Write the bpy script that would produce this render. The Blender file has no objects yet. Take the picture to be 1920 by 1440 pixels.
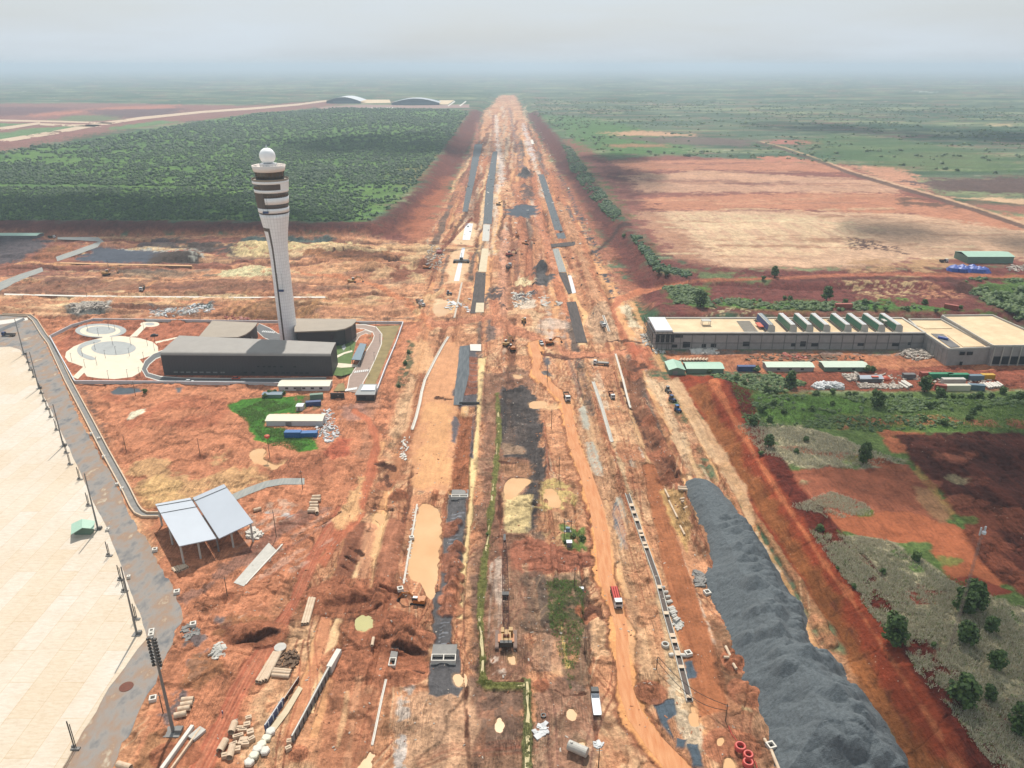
import bpy, bmesh, math, random
import numpy as np
from mathutils import Vector, Matrix
random.seed(7); RNG = np.random.default_rng(11)
sc = bpy.context.scene; COL = sc.collection
# ------------------------------------------------------------------ camera
FPX, CAMH = 1430.0, 170.0
PIT = math.atan2(598, FPX)
cam_d = bpy.data.cameras.new('camera'); cam = bpy.data.objects.new('camera', cam_d); COL.objects.link(cam)
cam.location = (0, 0, CAMH); cam.rotation_euler = (math.pi/2 - PIT, 0, 0)
cam_d.sensor_width = 36; cam_d.lens = 36*FPX/1920; cam_d.clip_end = 200000; cam_d.clip_start = 1
sc.camera = cam
# ------------------------------------------------------------------ light
SUN_EL, SUN_AZ = math.radians(57), math.radians(-3.5)      # azimuth from +Y towards +X
EXPOSURE = 0.1
w = bpy.data.worlds.new('World'); sc.world = w; w.use_nodes = True
nt = w.node_tree; nt.nodes.clear()
def wn(t, **k):
    n = nt.nodes.new(t)
    for a, b in k.items(): setattr(n, a, b)
    return n
sky = wn('ShaderNodeTexSky', sky_type='NISHITA', sun_disc=False, sun_elevation=SUN_EL, sun_rotation=SUN_AZ,
         altitude=100, air_density=1.2, dust_density=3.0, ozone_density=1.0)
tc = wn('ShaderNodeTexCoord'); mp = wn('ShaderNodeMapping'); mp.inputs['Scale'].default_value = (1.2, 1.2, 9)
nz = wn('ShaderNodeTexNoise'); nz.inputs['Scale'].default_value = 2.2; nz.inputs['Detail'].default_value = 5; nz.inputs['Roughness'].default_value = .5
rp = wn('ShaderNodeValToRGB'); rp.color_ramp.elements[0].position = .36; rp.color_ramp.elements[1].position = .68
rp.color_ramp.elements[0].color = (.72, .72, .72, 1); rp.color_ramp.elements[1].color = (.97, .97, .97, 1)
mx = wn('ShaderNodeMixRGB'); mx.inputs[2].default_value = (6.15, 6.8, 7.4, 1)
bg = wn('ShaderNodeBackground'); bg.inputs['Strength'].default_value = .105
out = wn('ShaderNodeOutputWorld')
L = nt.links.new
L(tc.outputs['Generated'], mp.inputs[0]); L(mp.outputs[0], nz.inputs['Vector']); L(nz.outputs[0], rp.inputs[0])
L(sky.outputs[0], mx.inputs[1]); L(rp.outputs[0], mx.inputs[0]); L(mx.outputs[0], bg.inputs[0]); L(bg.outputs[0], out.inputs[0])
sd = bpy.data.lights.new('sun', 'SUN'); sd.energy = 4.9; sd.angle = math.radians(.6); sd.color = (1, .955, .88)
sun = bpy.data.objects.new('sun', sd); COL.objects.link(sun)
sv = Vector((math.sin(SUN_AZ)*math.cos(SUN_EL), math.cos(SUN_AZ)*math.cos(SUN_EL), math.sin(SUN_EL)))
sun.rotation_euler = sv.to_track_quat('Z', 'Y').to_euler()
sc.view_settings.view_transform = 'Standard'; sc.view_settings.look = 'None'
sc.view_settings.exposure = EXPOSURE; sc.view_settings.gamma = 1
sc.cycles.volume_bounces = 0; sc.cycles.max_bounces = 5; sc.cycles.transparent_max_bounces = 12
sc.cycles.volume_max_steps = 64
# ------------------------------------------------------------------ picture <-> place
CP, SP = math.cos(PIT), math.sin(PIT)
def at(x, y, z=0.0):
    u = (x-960)/FPX; v = (y-720)/FPX
    d = (u, CP - v*SP, -SP - v*CP); t = (CAMH-z)/-d[2]
    return (d[0]*t, d[1]*t, z)
def pxm(P):                       # photo pixels per metre at a point
    return FPX/(P[1]*CP - (P[2]-CAMH)*SP)
# ------------------------------------------------------------------ numpy noise
def _h(i, j, s):
    n = (i*374761393 + j*668265263 + s*1442695041) & 0xffffffff
    n = ((n ^ (n >> 13))*1274126177) & 0xffffffff
    return ((n ^ (n >> 16)) & 0xffff)/65535.0
def vnoise(x, y, s=0):
    xi = np.floor(x).astype(np.int64); yi = np.floor(y).astype(np.int64)
    fx = x-xi; fy = y-yi; fx = fx*fx*(3-2*fx); fy = fy*fy*(3-2*fy)
    a = _h(xi, yi, s); b = _h(xi+1, yi, s); c = _h(xi, yi+1, s); d = _h(xi+1, yi+1, s)
    return (a*(1-fx)+b*fx)*(1-fy) + (c*(1-fx)+d*fx)*fy
def fbm(x, y, sc_, o=4, s=0, sy=None):
    x = np.asarray(x, float)/sc_; y = np.asarray(y, float)/(sy or sc_); r = 0; a = 1; t = 0
    for k in range(o):
        r = r + a*vnoise(x, y, s+k*17); t += a; a *= .55; x = x*2.03+5.1; y = y*2.03+1.7
    return r/t*2-1
def sst(t): t = np.clip(t, 0, 1); return t*t*(3-2*t)
def sdist(X, Y, P):               # signed distance to polygon, + inside
    P = np.asarray(P, float)[:, :2]; d = np.full(X.shape, 1e18); ins = np.zeros(X.shape, bool)
    n = len(P)
    for i in range(n):
        ax, ay = P[i]; bx, by = P[(i+1) % n]; ex, ey = bx-ax, by-ay
        L2 = ex*ex+ey*ey+1e-12
        t = np.clip(((X-ax)*ex+(Y-ay)*ey)/L2, 0, 1)
        d = np.minimum(d, (X-ax-t*ex)**2+(Y-ay-t*ey)**2)
        c = (ay > Y) != (by > Y)
        if ey != 0: ins ^= c & (X < (Y-ay)*ex/ey+ax)
    d = np.sqrt(d); return np.where(ins, d, -d)
# ------------------------------------------------------------------ large relief (world metres)
def W(pts, z=0): return [at(x, y, z) for x, y in pts]
PLATEAU = [  # (polygon of the top edge, height, slope width)
    (W([(0, 414), (400, 416), (690, 418), (735, 398), (790, 340), (835, 275), (868, 228), (890, 208)], 9)
     + [(-140, 5200, 0), (-9000, 9000, 0), (-4000, 1500, 0), (-900, 905, 0)], 9, 30),
    (W([(1010, 215), (1050, 270), (1110, 345), (1165, 410), (1205, 455), (1240, 510), (1300, 522), (1500, 527), (1700, 525), (1920, 535)], 8)
     + [(900, 650, 0), (6000, 1500, 0), (9000, 9000, 0), (60, 5200, 0)], 8, 22),
    (W([(1228, 545), (1290, 535), (1500, 545), (1700, 540), (1925, 560), (2100, 600), (1950, 600), (1920, 580), (1740, 585), (1240, 586)], 6), 6, 12),
    (W([(1345, 712), (1430, 742), (1640, 748), (2100, 760), (2300, 1600), (1975, 1600), (1850, 1425), (1620, 1130), (1440, 850)], 8), 8, 15),
]
def macro(X, Y):
    X = np.asarray(X, float); Y = np.asarray(Y, float); z = np.zeros(X.shape)
    for P, h, w_ in PLATEAU:
        s = sdist(X, Y, P)
        z = np.maximum(z, h*sst(1+s/w_))
    return z
def mz(x, y): return float(macro(np.array([x]), np.array([y]))[0])
def g(px, py, dz=0):              # the place on the ground seen at a photo pixel
    z = 0
    for _ in range(6):
        P = at(px, py, z); z2 = mz(P[0], P[1]); z = z*.4+z2*.6 if abs(z2-z) > .05 else z2
    P = at(px, py, z); return Vector((P[0], P[1], z+dz))
def hgt(px, py, py2):             # metres of height between two photo rows above a ground point
    B = g(px, py); lo, hi = 0, 150
    for _ in range(40):
        m = (lo+hi)/2; X, Y, Z = B.x, B.y, B.z+m-CAMH
        yy = 720-FPX*(Y*SP+Z*CP)/(Y*CP-Z*SP)
        if yy > py2: lo = m
        else: hi = m
    return lo
def strip_poly(pts, wpx):         # picture stroke -> outline
    L_, R_ = [], []; n = len(pts)
    ws = wpx if hasattr(wpx, '__len__') else [wpx]*n
    for i, (x, y) in enumerate(pts):
        x0, y0 = pts[max(i-1, 0)]; x1, y1 = pts[min(i+1, n-1)]
        dx, dy = x1-x0, y1-y0; l = math.hypot(dx, dy) or 1
        nx, ny = -dy/l*ws[i]/2, dx/l*ws[i]/2
        L_.append((x+nx, y+ny)); R_.append((x-nx, y-ny))
    return L_ + R_[::-1]
# ------------------------------------------------------------------ materials
def lin(c): 
    c = np.array(c[:3], float)/255; return np.where(c <= .04045, c/12.92, ((c+.055)/1.055)**2.4)
K = .60
def C(r, g_, b): return tuple(lin((r, g_, b))*K)
MATS = {}
def mat(name, rgb, rough=.75, var=.12, scale=1.2, metal=0, bump=0, coord='Object', dirt=None, dirt_amt=.5):
    if name in MATS: return MATS[name]
    m = bpy.data.materials.new(name); m.use_nodes = True; t = m.node_tree; b = t.nodes['Principled BSDF']
    b.inputs['Roughness'].default_value = rough; b.inputs['Metallic'].default_value = metal
    c = np.array(C(*rgb)) if max(rgb) > 1.5 else np.array(rgb)
    tcx = t.nodes.new('ShaderNodeTexCoord'); n = t.nodes.new('ShaderNodeTexNoise')
    n.inputs['Scale'].default_value = scale; n.inputs['Detail'].default_value = 6; n.inputs['Roughness'].default_value = .65
    t.links.new(tcx.outputs[coord], n.inputs['Vector'])
    r = t.nodes.new('ShaderNodeValToRGB'); r.color_ramp.elements[0].position = .3; r.color_ramp.elements[1].position = .7
    lo = c*(1-var); hi = np.minimum(c*(1+var), .9)
    if dirt: lo = lo*(1-dirt_amt)+np.array(C(*dirt))*dirt_amt
    r.color_ramp.elements[0].color = (*lo, 1); r.color_ramp.elements[1].color = (*hi, 1)
    t.links.new(n.outputs[0], r.inputs[0]); t.links.new(r.outputs[0], b.inputs['Base Color'])
    if bump:
        bp = t.nodes.new('ShaderNodeBump'); bp.inputs['Strength'].default_value = bump; bp.inputs['Distance'].default_value = .3
        n2 = t.nodes.new('ShaderNodeTexNoise'); n2.inputs['Scale'].default_value = scale*3; n2.inputs['Detail'].default_value = 8
        t.links.new(tcx.outputs[coord], n2.inputs['Vector']); t.links.new(n2.outputs[0], bp.inputs['Height']); t.links.new(bp.outputs[0], b.inputs['Normal'])
    MATS[name] = m; return m
# ------------------------------------------------------------------ mesh builder and scene graph
class MB:
    def __init__(s): s.v = []; s.f = []
    def add(s, vs, fs):
        k = len(s.v); s.v += [tuple(v) for v in vs]; s.f += [tuple(i+k for i in f) for f in fs]; return s
    def box(s, x, y, z, sx, sy, sz, rz=0, tilt=0):       # x,y centre; z bottom
        c, d = math.cos(rz), math.sin(rz); vs = []
        for k in (0, 1):
            for a, b in ((-1, -1), (1, -1), (1, 1), (-1, 1)):
                px, py = a*sx/2, b*sy/2; vs.append((x+px*c-py*d, y+px*d+py*c, z+k*sz+tilt*px))
        return s.add(vs, [(3, 2, 1, 0), (4, 5, 6, 7), (0, 1, 5, 4), (1, 2, 6, 5), (2, 3, 7, 6), (3, 0, 4, 7)])
    def prism(s, poly, z0, z1):
        n = len(poly); a = sum(poly[i][0]*poly[(i+1) % n][1]-poly[(i+1) % n][0]*poly[i][1] for i in range(n))
        if a < 0: poly = poly[::-1]
        zt = z1 if hasattr(z1, '__len__') else [z1]*n
        vs = [(p[0], p[1], z0) for p in poly]+[(p[0], p[1], zt[i]) for i, p in enumerate(poly)]
        return s.add(vs, [tuple(range(n))[::-1], tuple(range(n, 2*n))]+[(i, (i+1) % n, n+(i+1) % n, n+i) for i in range(n)])
    def tube(s, path, r, n=8, cap=True):
        P = [Vector(p) for p in path]; k = len(P); rs = r if hasattr(r, '__len__') else [r]*k; vs = []; fs = []
        for i, p in enumerate(P):
            d = (P[min(i+1, k-1)]-P[max(i-1, 0)]).normalized()
            u = d.cross(Vector((0, 0, 1)) if abs(d.z) < .95 else Vector((1, 0, 0))).normalized(); w_ = d.cross(u)
            for j in range(n):
                a = 2*math.pi*j/n; vs.append(p+(u*math.cos(a)+w_*math.sin(a))*rs[i])
        for i in range(k-1):
            for j in range(n): fs.append((i*n+j, i*n+(j+1) % n, (i+1)*n+(j+1) % n, (i+1)*n+j))
        if cap: fs += [tuple(range(n))[::-1], tuple(range((k-1)*n, k*n))]
        return s.add(vs, fs)
    def lathe(s, prof, x=0, y=0, n=24, cap=True, ex=1, ey=1, sq=1, ph=0):    # prof: (r, z, [xoff])
        vs = []; fs = []; k = len(prof)
        for q in prof:
            for j in range(n):
                a = 2*math.pi*j/n+ph; ca, sa = math.cos(a), math.sin(a)
                rr = q[0]/((abs(ca)**(2/sq)+abs(sa)**(2/sq))**(sq/2)) if sq != 1 else q[0]
                vs.append((x+rr*ca*ex, y+rr*sa*ey, q[1]))
        for i in range(k-1):
            for j in range(n): fs.append((i*n+j, i*n+(j+1) % n, (i+1)*n+(j+1) % n, (i+1)*n+j))
        if cap: fs += [tuple(range(n))[::-1], tuple(range((k-1)*n, k*n))]
        return s.add(vs, fs)
    def ring(s, x, y, z0, z1, ro, ri, n=16, sq=False):   # hollow upright ring
        vs = []; 
        for r, z in ((ro, z0), (ro, z1), (ri, z1), (ri, z0)):
            for j in range(n): a = 2*math.pi*(j+.5*(n == 4))/n; vs.append((x+r*math.cos(a), y+r*math.sin(a), z))
        return s.add(vs, [(i*n+j, i*n+(j+1) % n, ((i+1) % 4)*n+(j+1) % n, ((i+1) % 4)*n+j) for i in range(4) for j in range(n)])
    def pipe(s, a, b, r, th=.12, n=14):                  # hollow lying pipe, open ends
        A, B = Vector(a), Vector(b); d = (B-A).normalized(); u = d.cross(Vector((0, 0, 1))).normalized(); w_ = u.cross(d); vs = []
        for rr, P in ((r, A), (r, B), (r-th, B), (r-th, A)):
            for j in range(n): q = 2*math.pi*j/n; vs.append(P+(u*math.cos(q)+w_*math.sin(q))*rr)
        s.add(vs, [(i*n+j, i*n+(j+1) % n, ((i+1) % 4)*n+(j+1) % n, ((i+1) % 4)*n+j) for i in range(4) for j in range(n)])
        M = A.lerp(B, .5); k = len(s.v)                   # dark inside: a bulkhead in the middle
        s.add([M+(u*math.cos(2*math.pi*j/n)+w_*math.sin(2*math.pi*j/n))*(r-th*.9) for j in range(n)], [tuple(range(n))]); return s
    def build(s, name, m, parent=None, smooth=False, loc=None):
        me = bpy.data.meshes.new(name); me.from_pydata([tuple(v) for v in s.v], [], s.f); me.update()
        if smooth: me.polygons.foreach_set('use_smooth', [True]*len(me.polygons))
        if m: me.materials.append(m)
        o = bpy.data.objects.new(name, me); COL.objects.link(o)
        if parent: o.parent = parent
        if loc is not None: o.location = loc
        return o
def tag(o, label=None, cat=None, group=None, kind=None):
    for k, v in (('label', label), ('category', cat), ('group', group), ('kind', kind)):
        if v: o[k] = v
    return o
def thing(name, label, cat, loc, rz=0, group=None, s=1):
    o = bpy.data.objects.new(name, None); COL.objects.link(o); o.location = loc; o.rotation_euler = (0, 0, rz); o.scale = (s, s, s)
    o.empty_display_size = .5
    return tag(o, label, cat, group)
def kids(o): return [c for c in COL.objects if c.parent == o]
_KC = {}
def dup(o, loc, rz=0, label=None, s=None, group=None):
    r = o.copy(); COL.objects.link(r); r.location = loc; r.rotation_euler = (0, 0, rz)
    if s is not None: r.scale = s if hasattr(s, '__len__') else (s, s, s)
    if label: r['label'] = label
    if group: r['group'] = group
    if o.name not in _KC: _KC[o.name] = [(c, kids(c)) for c in kids(o)]
    for ch, gs in _KC[o.name]:
        c = ch.copy(); COL.objects.link(c); c.parent = r
        for q in gs: d = q.copy(); COL.objects.link(d); d.parent = c
    return r
ORD = ['first', 'second', 'third', 'fourth', 'fifth', 'sixth', 'seventh', 'eighth', 'ninth', 'tenth', 'eleventh', 'twelfth', 'thirteenth', 'fourteenth', 'fifteenth', 'sixteenth', 'seventeenth', 'eighteenth', 'nineteenth']
TENS = {2: ('twenty', 'twentieth'), 3: ('thirty', 'thirtieth'), 4: ('forty', 'fortieth'), 5: ('fifty', 'fiftieth'), 6: ('sixty', 'sixtieth'), 7: ('seventy', 'seventieth'), 8: ('eighty', 'eightieth'), 9: ('ninety', 'ninetieth'), 10: ('hundred', 'hundredth')}
def nth(i, n, side='from the left'):
    if i == 0: return 'leftmost of its row' if side == 'from the left' else 'nearest of its row'
    if i == n-1: return 'rightmost of its row' if side == 'from the left' else 'farthest of its row'
    k = i+1
    t = ORD[k-1] if k < 20 else (TENS[k//10][1] if k % 10 == 0 else TENS[k//10][0]+'-'+ORD[k % 10-1])
    return t+' '+side
BOOST = (1.20, 1.34, 1.38)
# ================================================================== GROUND
rows = []
a = 58.0
while a > 12: rows.append(CAMH/math.tan(math.radians(a))); a -= .055
while a > 1.2: rows.append(CAMH/math.tan(math.radians(a))); a -= .045
d_ = rows[-1]
while d_ < 70000: d_ *= 1.035; rows.append(d_)
NC = 1250
YV = np.array([-900, -300, 0, 60, 90]+rows); TV = np.linspace(-.88, .88, NC)
TV = np.concatenate([[-6, -3, -1.6, -1.15], TV, [1.15, 1.6, 3, 6]]); NX, NY = len(TV), len(YV)
GX = (TV[None, :]*(np.maximum(YV, 60)[:, None]+60)); GY = np.repeat(YV[:, None], NX, 1)
GZ = macro(GX, GY)
# relief lists, in photo pixels
FLATS = []; DIGS = []; MOUNDS = []
def flat(pts, fe=2.0): FLATS.append(([tuple(g(*p)) for p in pts], fe))
def dig(pts, depth, fe=1.5): DIGS.append(([tuple(g(*p)) for p in pts], depth, fe))
def digline(pts, w, depth, fe=1.5): dig(strip_poly(pts, w), depth, fe)
def mound(px, py, r, h, ex=1.0, power=1): MOUNDS.append((g(px, py), r, h, ex))
base_img = np.zeros(GX.shape+(3,)); RGH = np.zeros(GX.shape); GRS = np.zeros(GX.shape)
N2 = fbm(GX, GY, 3, 4, 1); N8 = fbm(GX, GY, 14, 4, 2); N30 = fbm(GX, GY, 60, 4, 3); NS = fbm(GX, GY, 5, 4, 5, sy=40); NF = fbm(GX, GY, 260, 5, 8, sy=90); NH = fbm(GX, GY, 160, 5, 12, sy=26)
def paint(col, pts, fe=1.0, op=1.0, warp=1.0, brk=None, rgh=None, grs=None, world=False, noise='8', bsc=.25, raw=False):
    P = pts if world else [tuple(g(*p)) for p in pts]
    A = np.array([(p[0], p[1]) for p in P]); far = A[:, 1].mean()/220; far = max(far, .6)
    fe = fe*far; wp = warp*far; m_ = fe+wp*1.3+1
    y0, y1 = A[:, 1].min()-m_, A[:, 1].max()+m_; x0, x1 = A[:, 0].min()-m_, A[:, 0].max()+m_
    i0 = np.searchsorted(YV, y0); i1 = np.searchsorted(YV, y1)
    if i1 <= i0: return
    sl = slice(i0, i1); X = GX[sl]; Y = GY[sl]; ins = (X > x0) & (X < x1)
    if not ins.any(): return
    nn = {'2': N2, '8': N8, '30': N30, 's': NS, 'f': NF, 'h': NH}[noise]
    x_ = X[ins]; y_ = Y[ins]; sdv = sdist(x_, y_, A)
    wn_ = (N2[sl][ins]*.5+N8[sl][ins])
    m = sst((sdv+wn_*wp)/fe+.5)*op
    if brk is not None: m = m*sst((nn[sl][ins]-brk)/bsc+.5)
    c = np.array(C(*col)); B = base_img[sl]; B[ins] = B[ins]*(1-m[:, None])+c*m[:, None]
    if rgh is not None: R = RGH[sl]; R[ins] = R[ins]*(1-m)+rgh*m
    if grs is not None: R = GRS[sl]; R[ins] = R[ins]*(1-m)+grs*m
def pl(col, pts, w_, **k): k.setdefault('fe', .5); k.setdefault('warp', .5); paint(col, strip_poly(pts, w_), **k)
def tracks(col, pts, w_, n=6, op=.5, tw=.28, **k):
    ws = w_ if hasattr(w_, '__len__') else [w_]*len(pts)
    for j in range(n):
        t = (j+.5)/n*2-1+random.uniform(-.12, .12); P = []
        for i, (x, y) in enumerate(pts):
            x0, y0 = pts[max(i-1, 0)]; x1, y1 = pts[min(i+1, len(pts)-1)]; l = math.hypot(x1-x0, y1-y0) or 1
            P.append((x-(y1-y0)/l*ws[i]/2*t, y+(x1-x0)/l*ws[i]/2*t))
        pl(col, P, [q/n*tw*2 for q in ws], op=op*random.uniform(.5, 1), fe=.25, warp=.35, **k)
# ---- far plain
def fill(col, m): 
    global base_img
    base_img = base_img*(1-m[..., None])+np.array(C(*col))*m[..., None]
fill((104, 122, 96), np.ones(GX.shape))
fill((150, 158, 118), sst((NF-.05)/.3)); fill((66, 100, 70), sst((-NF-.02)/.3)); fill((150, 116, 100), sst((NH-.22)/.14)*.75)
fill((60, 92, 66), sst((-NH-.15)/.15)*.8); fill((205, 200, 180), sst((fbm(GX, GY, 90, 3, 40, sy=18)-.62)/.06)*.6)
GRS += .8; RGH += .5
# ---- upper left: graded airfield
paint((158, 108, 96), [(-500, 200), (0, 194), (190, 193), (330, 196), (480, 198), (612, 188), (640, 197), (480, 215), (250, 240), (0, 284), (-500, 370)], fe=6, warp=6, grs=0, rgh=.6)
paint((126, 86, 84), [(-500, 200), (0, 200), (150, 202), (60, 216), (-500, 222)], fe=6, warp=5)
paint((205, 128, 102), [(60, 214), (220, 200), (340, 196), (320, 203), (170, 211), (60, 220)], fe=4, warp=4, op=.8)
paint((112, 134, 88), [(90, 226), (130, 217), (230, 215), (220, 224), (150, 229)], fe=4, warp=4, op=.8)
paint((108, 84, 86), [(150, 206), (350, 203), (330, 214), (240, 222), (180, 214)], fe=4, warp=4, op=.8)
for P in ([(-300, 240), (0, 238), (70, 232), (0, 231), (-300, 233)], [(-200, 262), (0, 250), (60, 240), (160, 236), (150, 240), (0, 262), (-200, 290)], [(200, 240), (300, 226), (340, 228), (220, 244)]):
    paint((116, 144, 92), P, fe=3, warp=3)
# ---- big forest on the left plateau
FOREST = [(-700, 520), (0, 413), (400, 415), (688, 417), (733, 397), (785, 340), (830, 275), (862, 228), (880, 208), (800, 203), (640, 201), (480, 212), (330, 235), (170, 262), (0, 289), (-700, 400)]
paint((102, 138, 68), FOREST, fe=4, warp=6, grs=.7, rgh=.6)
paint((74, 112, 62), FOREST, fe=4, warp=4, brk=0.05, noise='30', op=.5)
paint((122, 156, 78), FOREST, fe=4, warp=4, brk=.18, noise='8', op=.7)
paint((150, 128, 90), [(740, 320), (812, 298), (800, 330), (760, 345)], fe=8, warp=10, op=.6)
# ---- right of the corridor: green strip, tan field
paint((150, 92, 78), [(1050, 262), (1080, 258), (1140, 300), (1250, 290), (1420, 300), (1600, 310), (1920, 415), (2500, 500), (2500, 560), (1920, 500), (1560, 510), (1290, 505), (1210, 470)], fe=5, warp=6, grs=0, rgh=.5)
paint((222, 178, 144), [(1190, 395), (1400, 392), (1920, 405), (2300, 470), (2300, 500), (1920, 487), (1800, 480), (1600, 505), (1360, 502), (1265, 480)], fe=5, warp=7)
paint((204, 138, 106), [(1185, 370), (1400, 364), (1660, 360), (1920, 410), (1900, 430), (1700, 400), (1500, 394), (1200, 395)], fe=4, warp=6)
paint((218, 168, 136), [(1160, 330), (1330, 320), (1600, 335), (1740, 352), (1650, 362), (1400, 360), (1180, 362)], fe=4, warp=5, op=.9)
paint((206, 140, 108), [(1140, 302), (1420, 298), (1560, 306), (1620, 325), (1350, 318), (1150, 322)], fe=4, warp=6, op=.9)
paint((150, 100, 84), [(1200, 335), (1390, 338), (1400, 346), (1210, 342)], fe=4, warp=5, op=.7)
paint((160, 104, 84), [(1390, 390), (1500, 398), (1600, 404), (1700, 412), (1600, 408), (1400, 396)], fe=2, warp=4, op=.5)
paint((232, 196, 156), [(1230, 398), (1500, 402), (1640, 430), (1600, 470), (1350, 480), (1290, 450)], fe=6, warp=9, op=.9, brk=-.12, noise='s')
paint((180, 126, 98), [(1190, 390), (1240, 396), (1300, 450), (1330, 500), (1270, 485)], fe=5, warp=8, op=.8)
paint((112, 62, 56), [(1120, 300), (1180, 320), (1215, 395), (1190, 395), (1150, 350)], fe=5, warp=8, op=.9)
for k in range(46):
    x0 = random.uniform(1180, 1850); y0 = random.uniform(392, 492); l = random.uniform(60, 260)
    pl((172, 122, 92) if k % 3 else (240, 214, 170), [(x0, y0), (x0+l*.5, y0+random.uniform(-3, 3)), (x0+l, y0+random.uniform(-4, 5))], random.uniform(.8, 2.6), op=random.uniform(.25, .6), fe=1, warp=2)
for k in range(34):
    x0 = random.uniform(1150, 1600); y0 = random.uniform(300, 390); l = random.uniform(100, 300)
    pl((142, 88, 76) if k % 2 else (224, 170, 132), [(x0, y0), (x0+l*.5, y0+random.uniform(-2, 2)), (x0+l, y0+random.uniform(-3, 3))], random.uniform(.8, 2.4), op=random.uniform(.3, .6), fe=1, warp=2)
paint((96, 66, 58), [(1600, 448), (1680, 462), (1690, 474), (1640, 470), (1590, 468)], fe=4, warp=7, brk=0, noise='2')
paint((98, 74, 60), [(1680, 368), (1790, 380), (1800, 392), (1700, 386)], fe=4, warp=6, op=.8, brk=-.2, noise='8')
paint((212, 152, 120), [(1595, 310), (1680, 312), (1760, 350), (1740, 358), (1650, 338)], fe=3, warp=5, grs=0)
paint((112, 88, 82), [(1700, 340), (1800, 335), (1925, 330), (2300, 350), (2300, 400), (1925, 366), (1760, 358)], fe=4, warp=8, rgh=.6)
paint((226, 184, 144), [(1790, 371), (1925, 372), (2200, 400), (2200, 412), (1925, 384)], fe=3, warp=4, grs=0)
paint((170, 112, 92), [(1800, 384), (1925, 386), (2200, 414), (2200, 440), (1925, 402)], fe=3, warp=4, grs=0)
paint((96, 134, 76), [(1010, 215), (1060, 255), (1140, 292), (1300, 288), (1290, 270), (1200, 240), (1100, 220)], fe=6, warp=8, grs=1)
paint((214, 166, 128), [(1140, 248), (1200, 245), (1295, 251), (1290, 256), (1160, 254)], fe=4, warp=6, grs=0)
paint((120, 92, 88), [(1140, 256), (1290, 257), (1430, 262), (1400, 274), (1240, 270)], fe=4, warp=8, grs=0, op=.8)
paint((196, 136, 110), [(1140, 270), (1250, 271), (1250, 276), (1150, 277)], fe=3, warp=5, op=.7)
paint((184, 116, 98), [(1440, 262), (1510, 262), (1548, 269), (1500, 272), (1440, 270)], fe=3, warp=4, grs=0)
paint((206, 134, 106), [(1415, 294), (1480, 293), (1530, 303), (1440, 302)], fe=3, warp=4, grs=0)
paint((84, 116, 66), [(1500, 262), (1560, 250), (1700, 262), (1925, 300), (1925, 325), (1740, 318), (1640, 310), (1540, 290)], fe=6, warp=12, grs=1, op=.7)
paint((212, 190, 150), [(1858, 232), (1895, 233), (1893, 237), (1862, 236)], fe=3, warp=4)
paint((230, 232, 220), [(1708, 170), (1735, 171), (1760, 173), (1740, 174)], fe=3, warp=4, op=.7)
for pts, w_ in (([(1425, 265), (1470, 276), (1545, 301), (1600, 322), (1680, 345), (1760, 368), (1840, 392), (1930, 422)], [1, 1.4, 1.8, 2.4, 3, 3.5, 4, 4.5]),):
    pl((110, 84, 72), [(x-8, y+2) for x, y in pts], [q*2.4 for q in w_], op=.9); pl((226, 180, 144), pts, w_)
paint((74, 124, 62), [(1052, 268), (1075, 285), (1120, 350), (1160, 405), (1148, 422), (1105, 372), (1070, 320)], fe=5, warp=7, grs=1, rgh=.7)
paint((78, 122, 64), [(1180, 440), (1200, 445), (1240, 498), (1300, 512), (1290, 520), (1225, 508)], fe=5, warp=6, grs=1)
# ---- middle right, between the bank and the concrete building
paint((128, 70, 62), [(1215, 486), (1330, 502), (1500, 508), (1700, 500), (1930, 500), (2600, 560), (2600, 660), (1930, 600), (1700, 592), (1230, 600), (1190, 560)], fe=5, warp=5, grs=0, rgh=.8)
paint((196, 152, 112), [(1580, 495), (1760, 488), (1800, 500), (1700, 520), (1600, 512)], fe=4, warp=7, brk=-.05, noise='8')
paint((202, 168, 124), [(1590, 522), (1720, 520), (1740, 560), (1640, 560), (1590, 545)], fe=5, warp=8, brk=.1, noise='2', rgh=1)
paint((200, 140, 105), [(1730, 540), (1830, 545), (1800, 560), (1720, 562)], fe=4, warp=7, brk=0, noise='2')
paint((100, 128, 68), [(1800, 515), (1930, 520), (2600, 600), (2600, 660), (1930, 600), (1840, 570)], fe=5, warp=8, grs=1, brk=-.2, noise='8')
paint((96, 136, 64), [(1238, 536), (1290, 534), (1330, 560), (1400, 562), (1520, 566), (1700, 566), (1850, 585), (1700, 580), (1480, 582), (1330, 576), (1262, 570)], fe=4, warp=6, grs=1, brk=-.3, noise='8')
paint((122, 134, 92), [(1225, 500), (1300, 506), (1440, 520), (1430, 528), (1330, 524), (1225, 516)], fe=4, warp=6, grs=1, brk=-.2)
paint((168, 104, 80), [(1290, 580), (1500, 583), (1700, 588), (1500, 592), (1300, 590)], fe=3, warp=4, op=.5)
paint((214, 196, 150), [(1335, 574), (1410, 576), (1410, 594), (1330, 592)], fe=2, warp=3, brk=.25, noise='2')
pl((184, 112, 84), [(1170, 560), (1230, 535), (1290, 528), (1400, 524), (1520, 519), (1620, 514), (1700, 513), (1930, 519), (2300, 545)], [14, 9, 6, 5, 5, 6, 6, 6, 6], fe=1.2)
pl((100, 58, 50), [(1500, 526), (1620, 520), (1930, 525)], [4, 5, 5], op=.8)
pl((96, 60, 54), [(1775, 520), (1840, 560), (1930, 610), (2300, 760)], [8, 9, 12, 20], fe=1.5)
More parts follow.
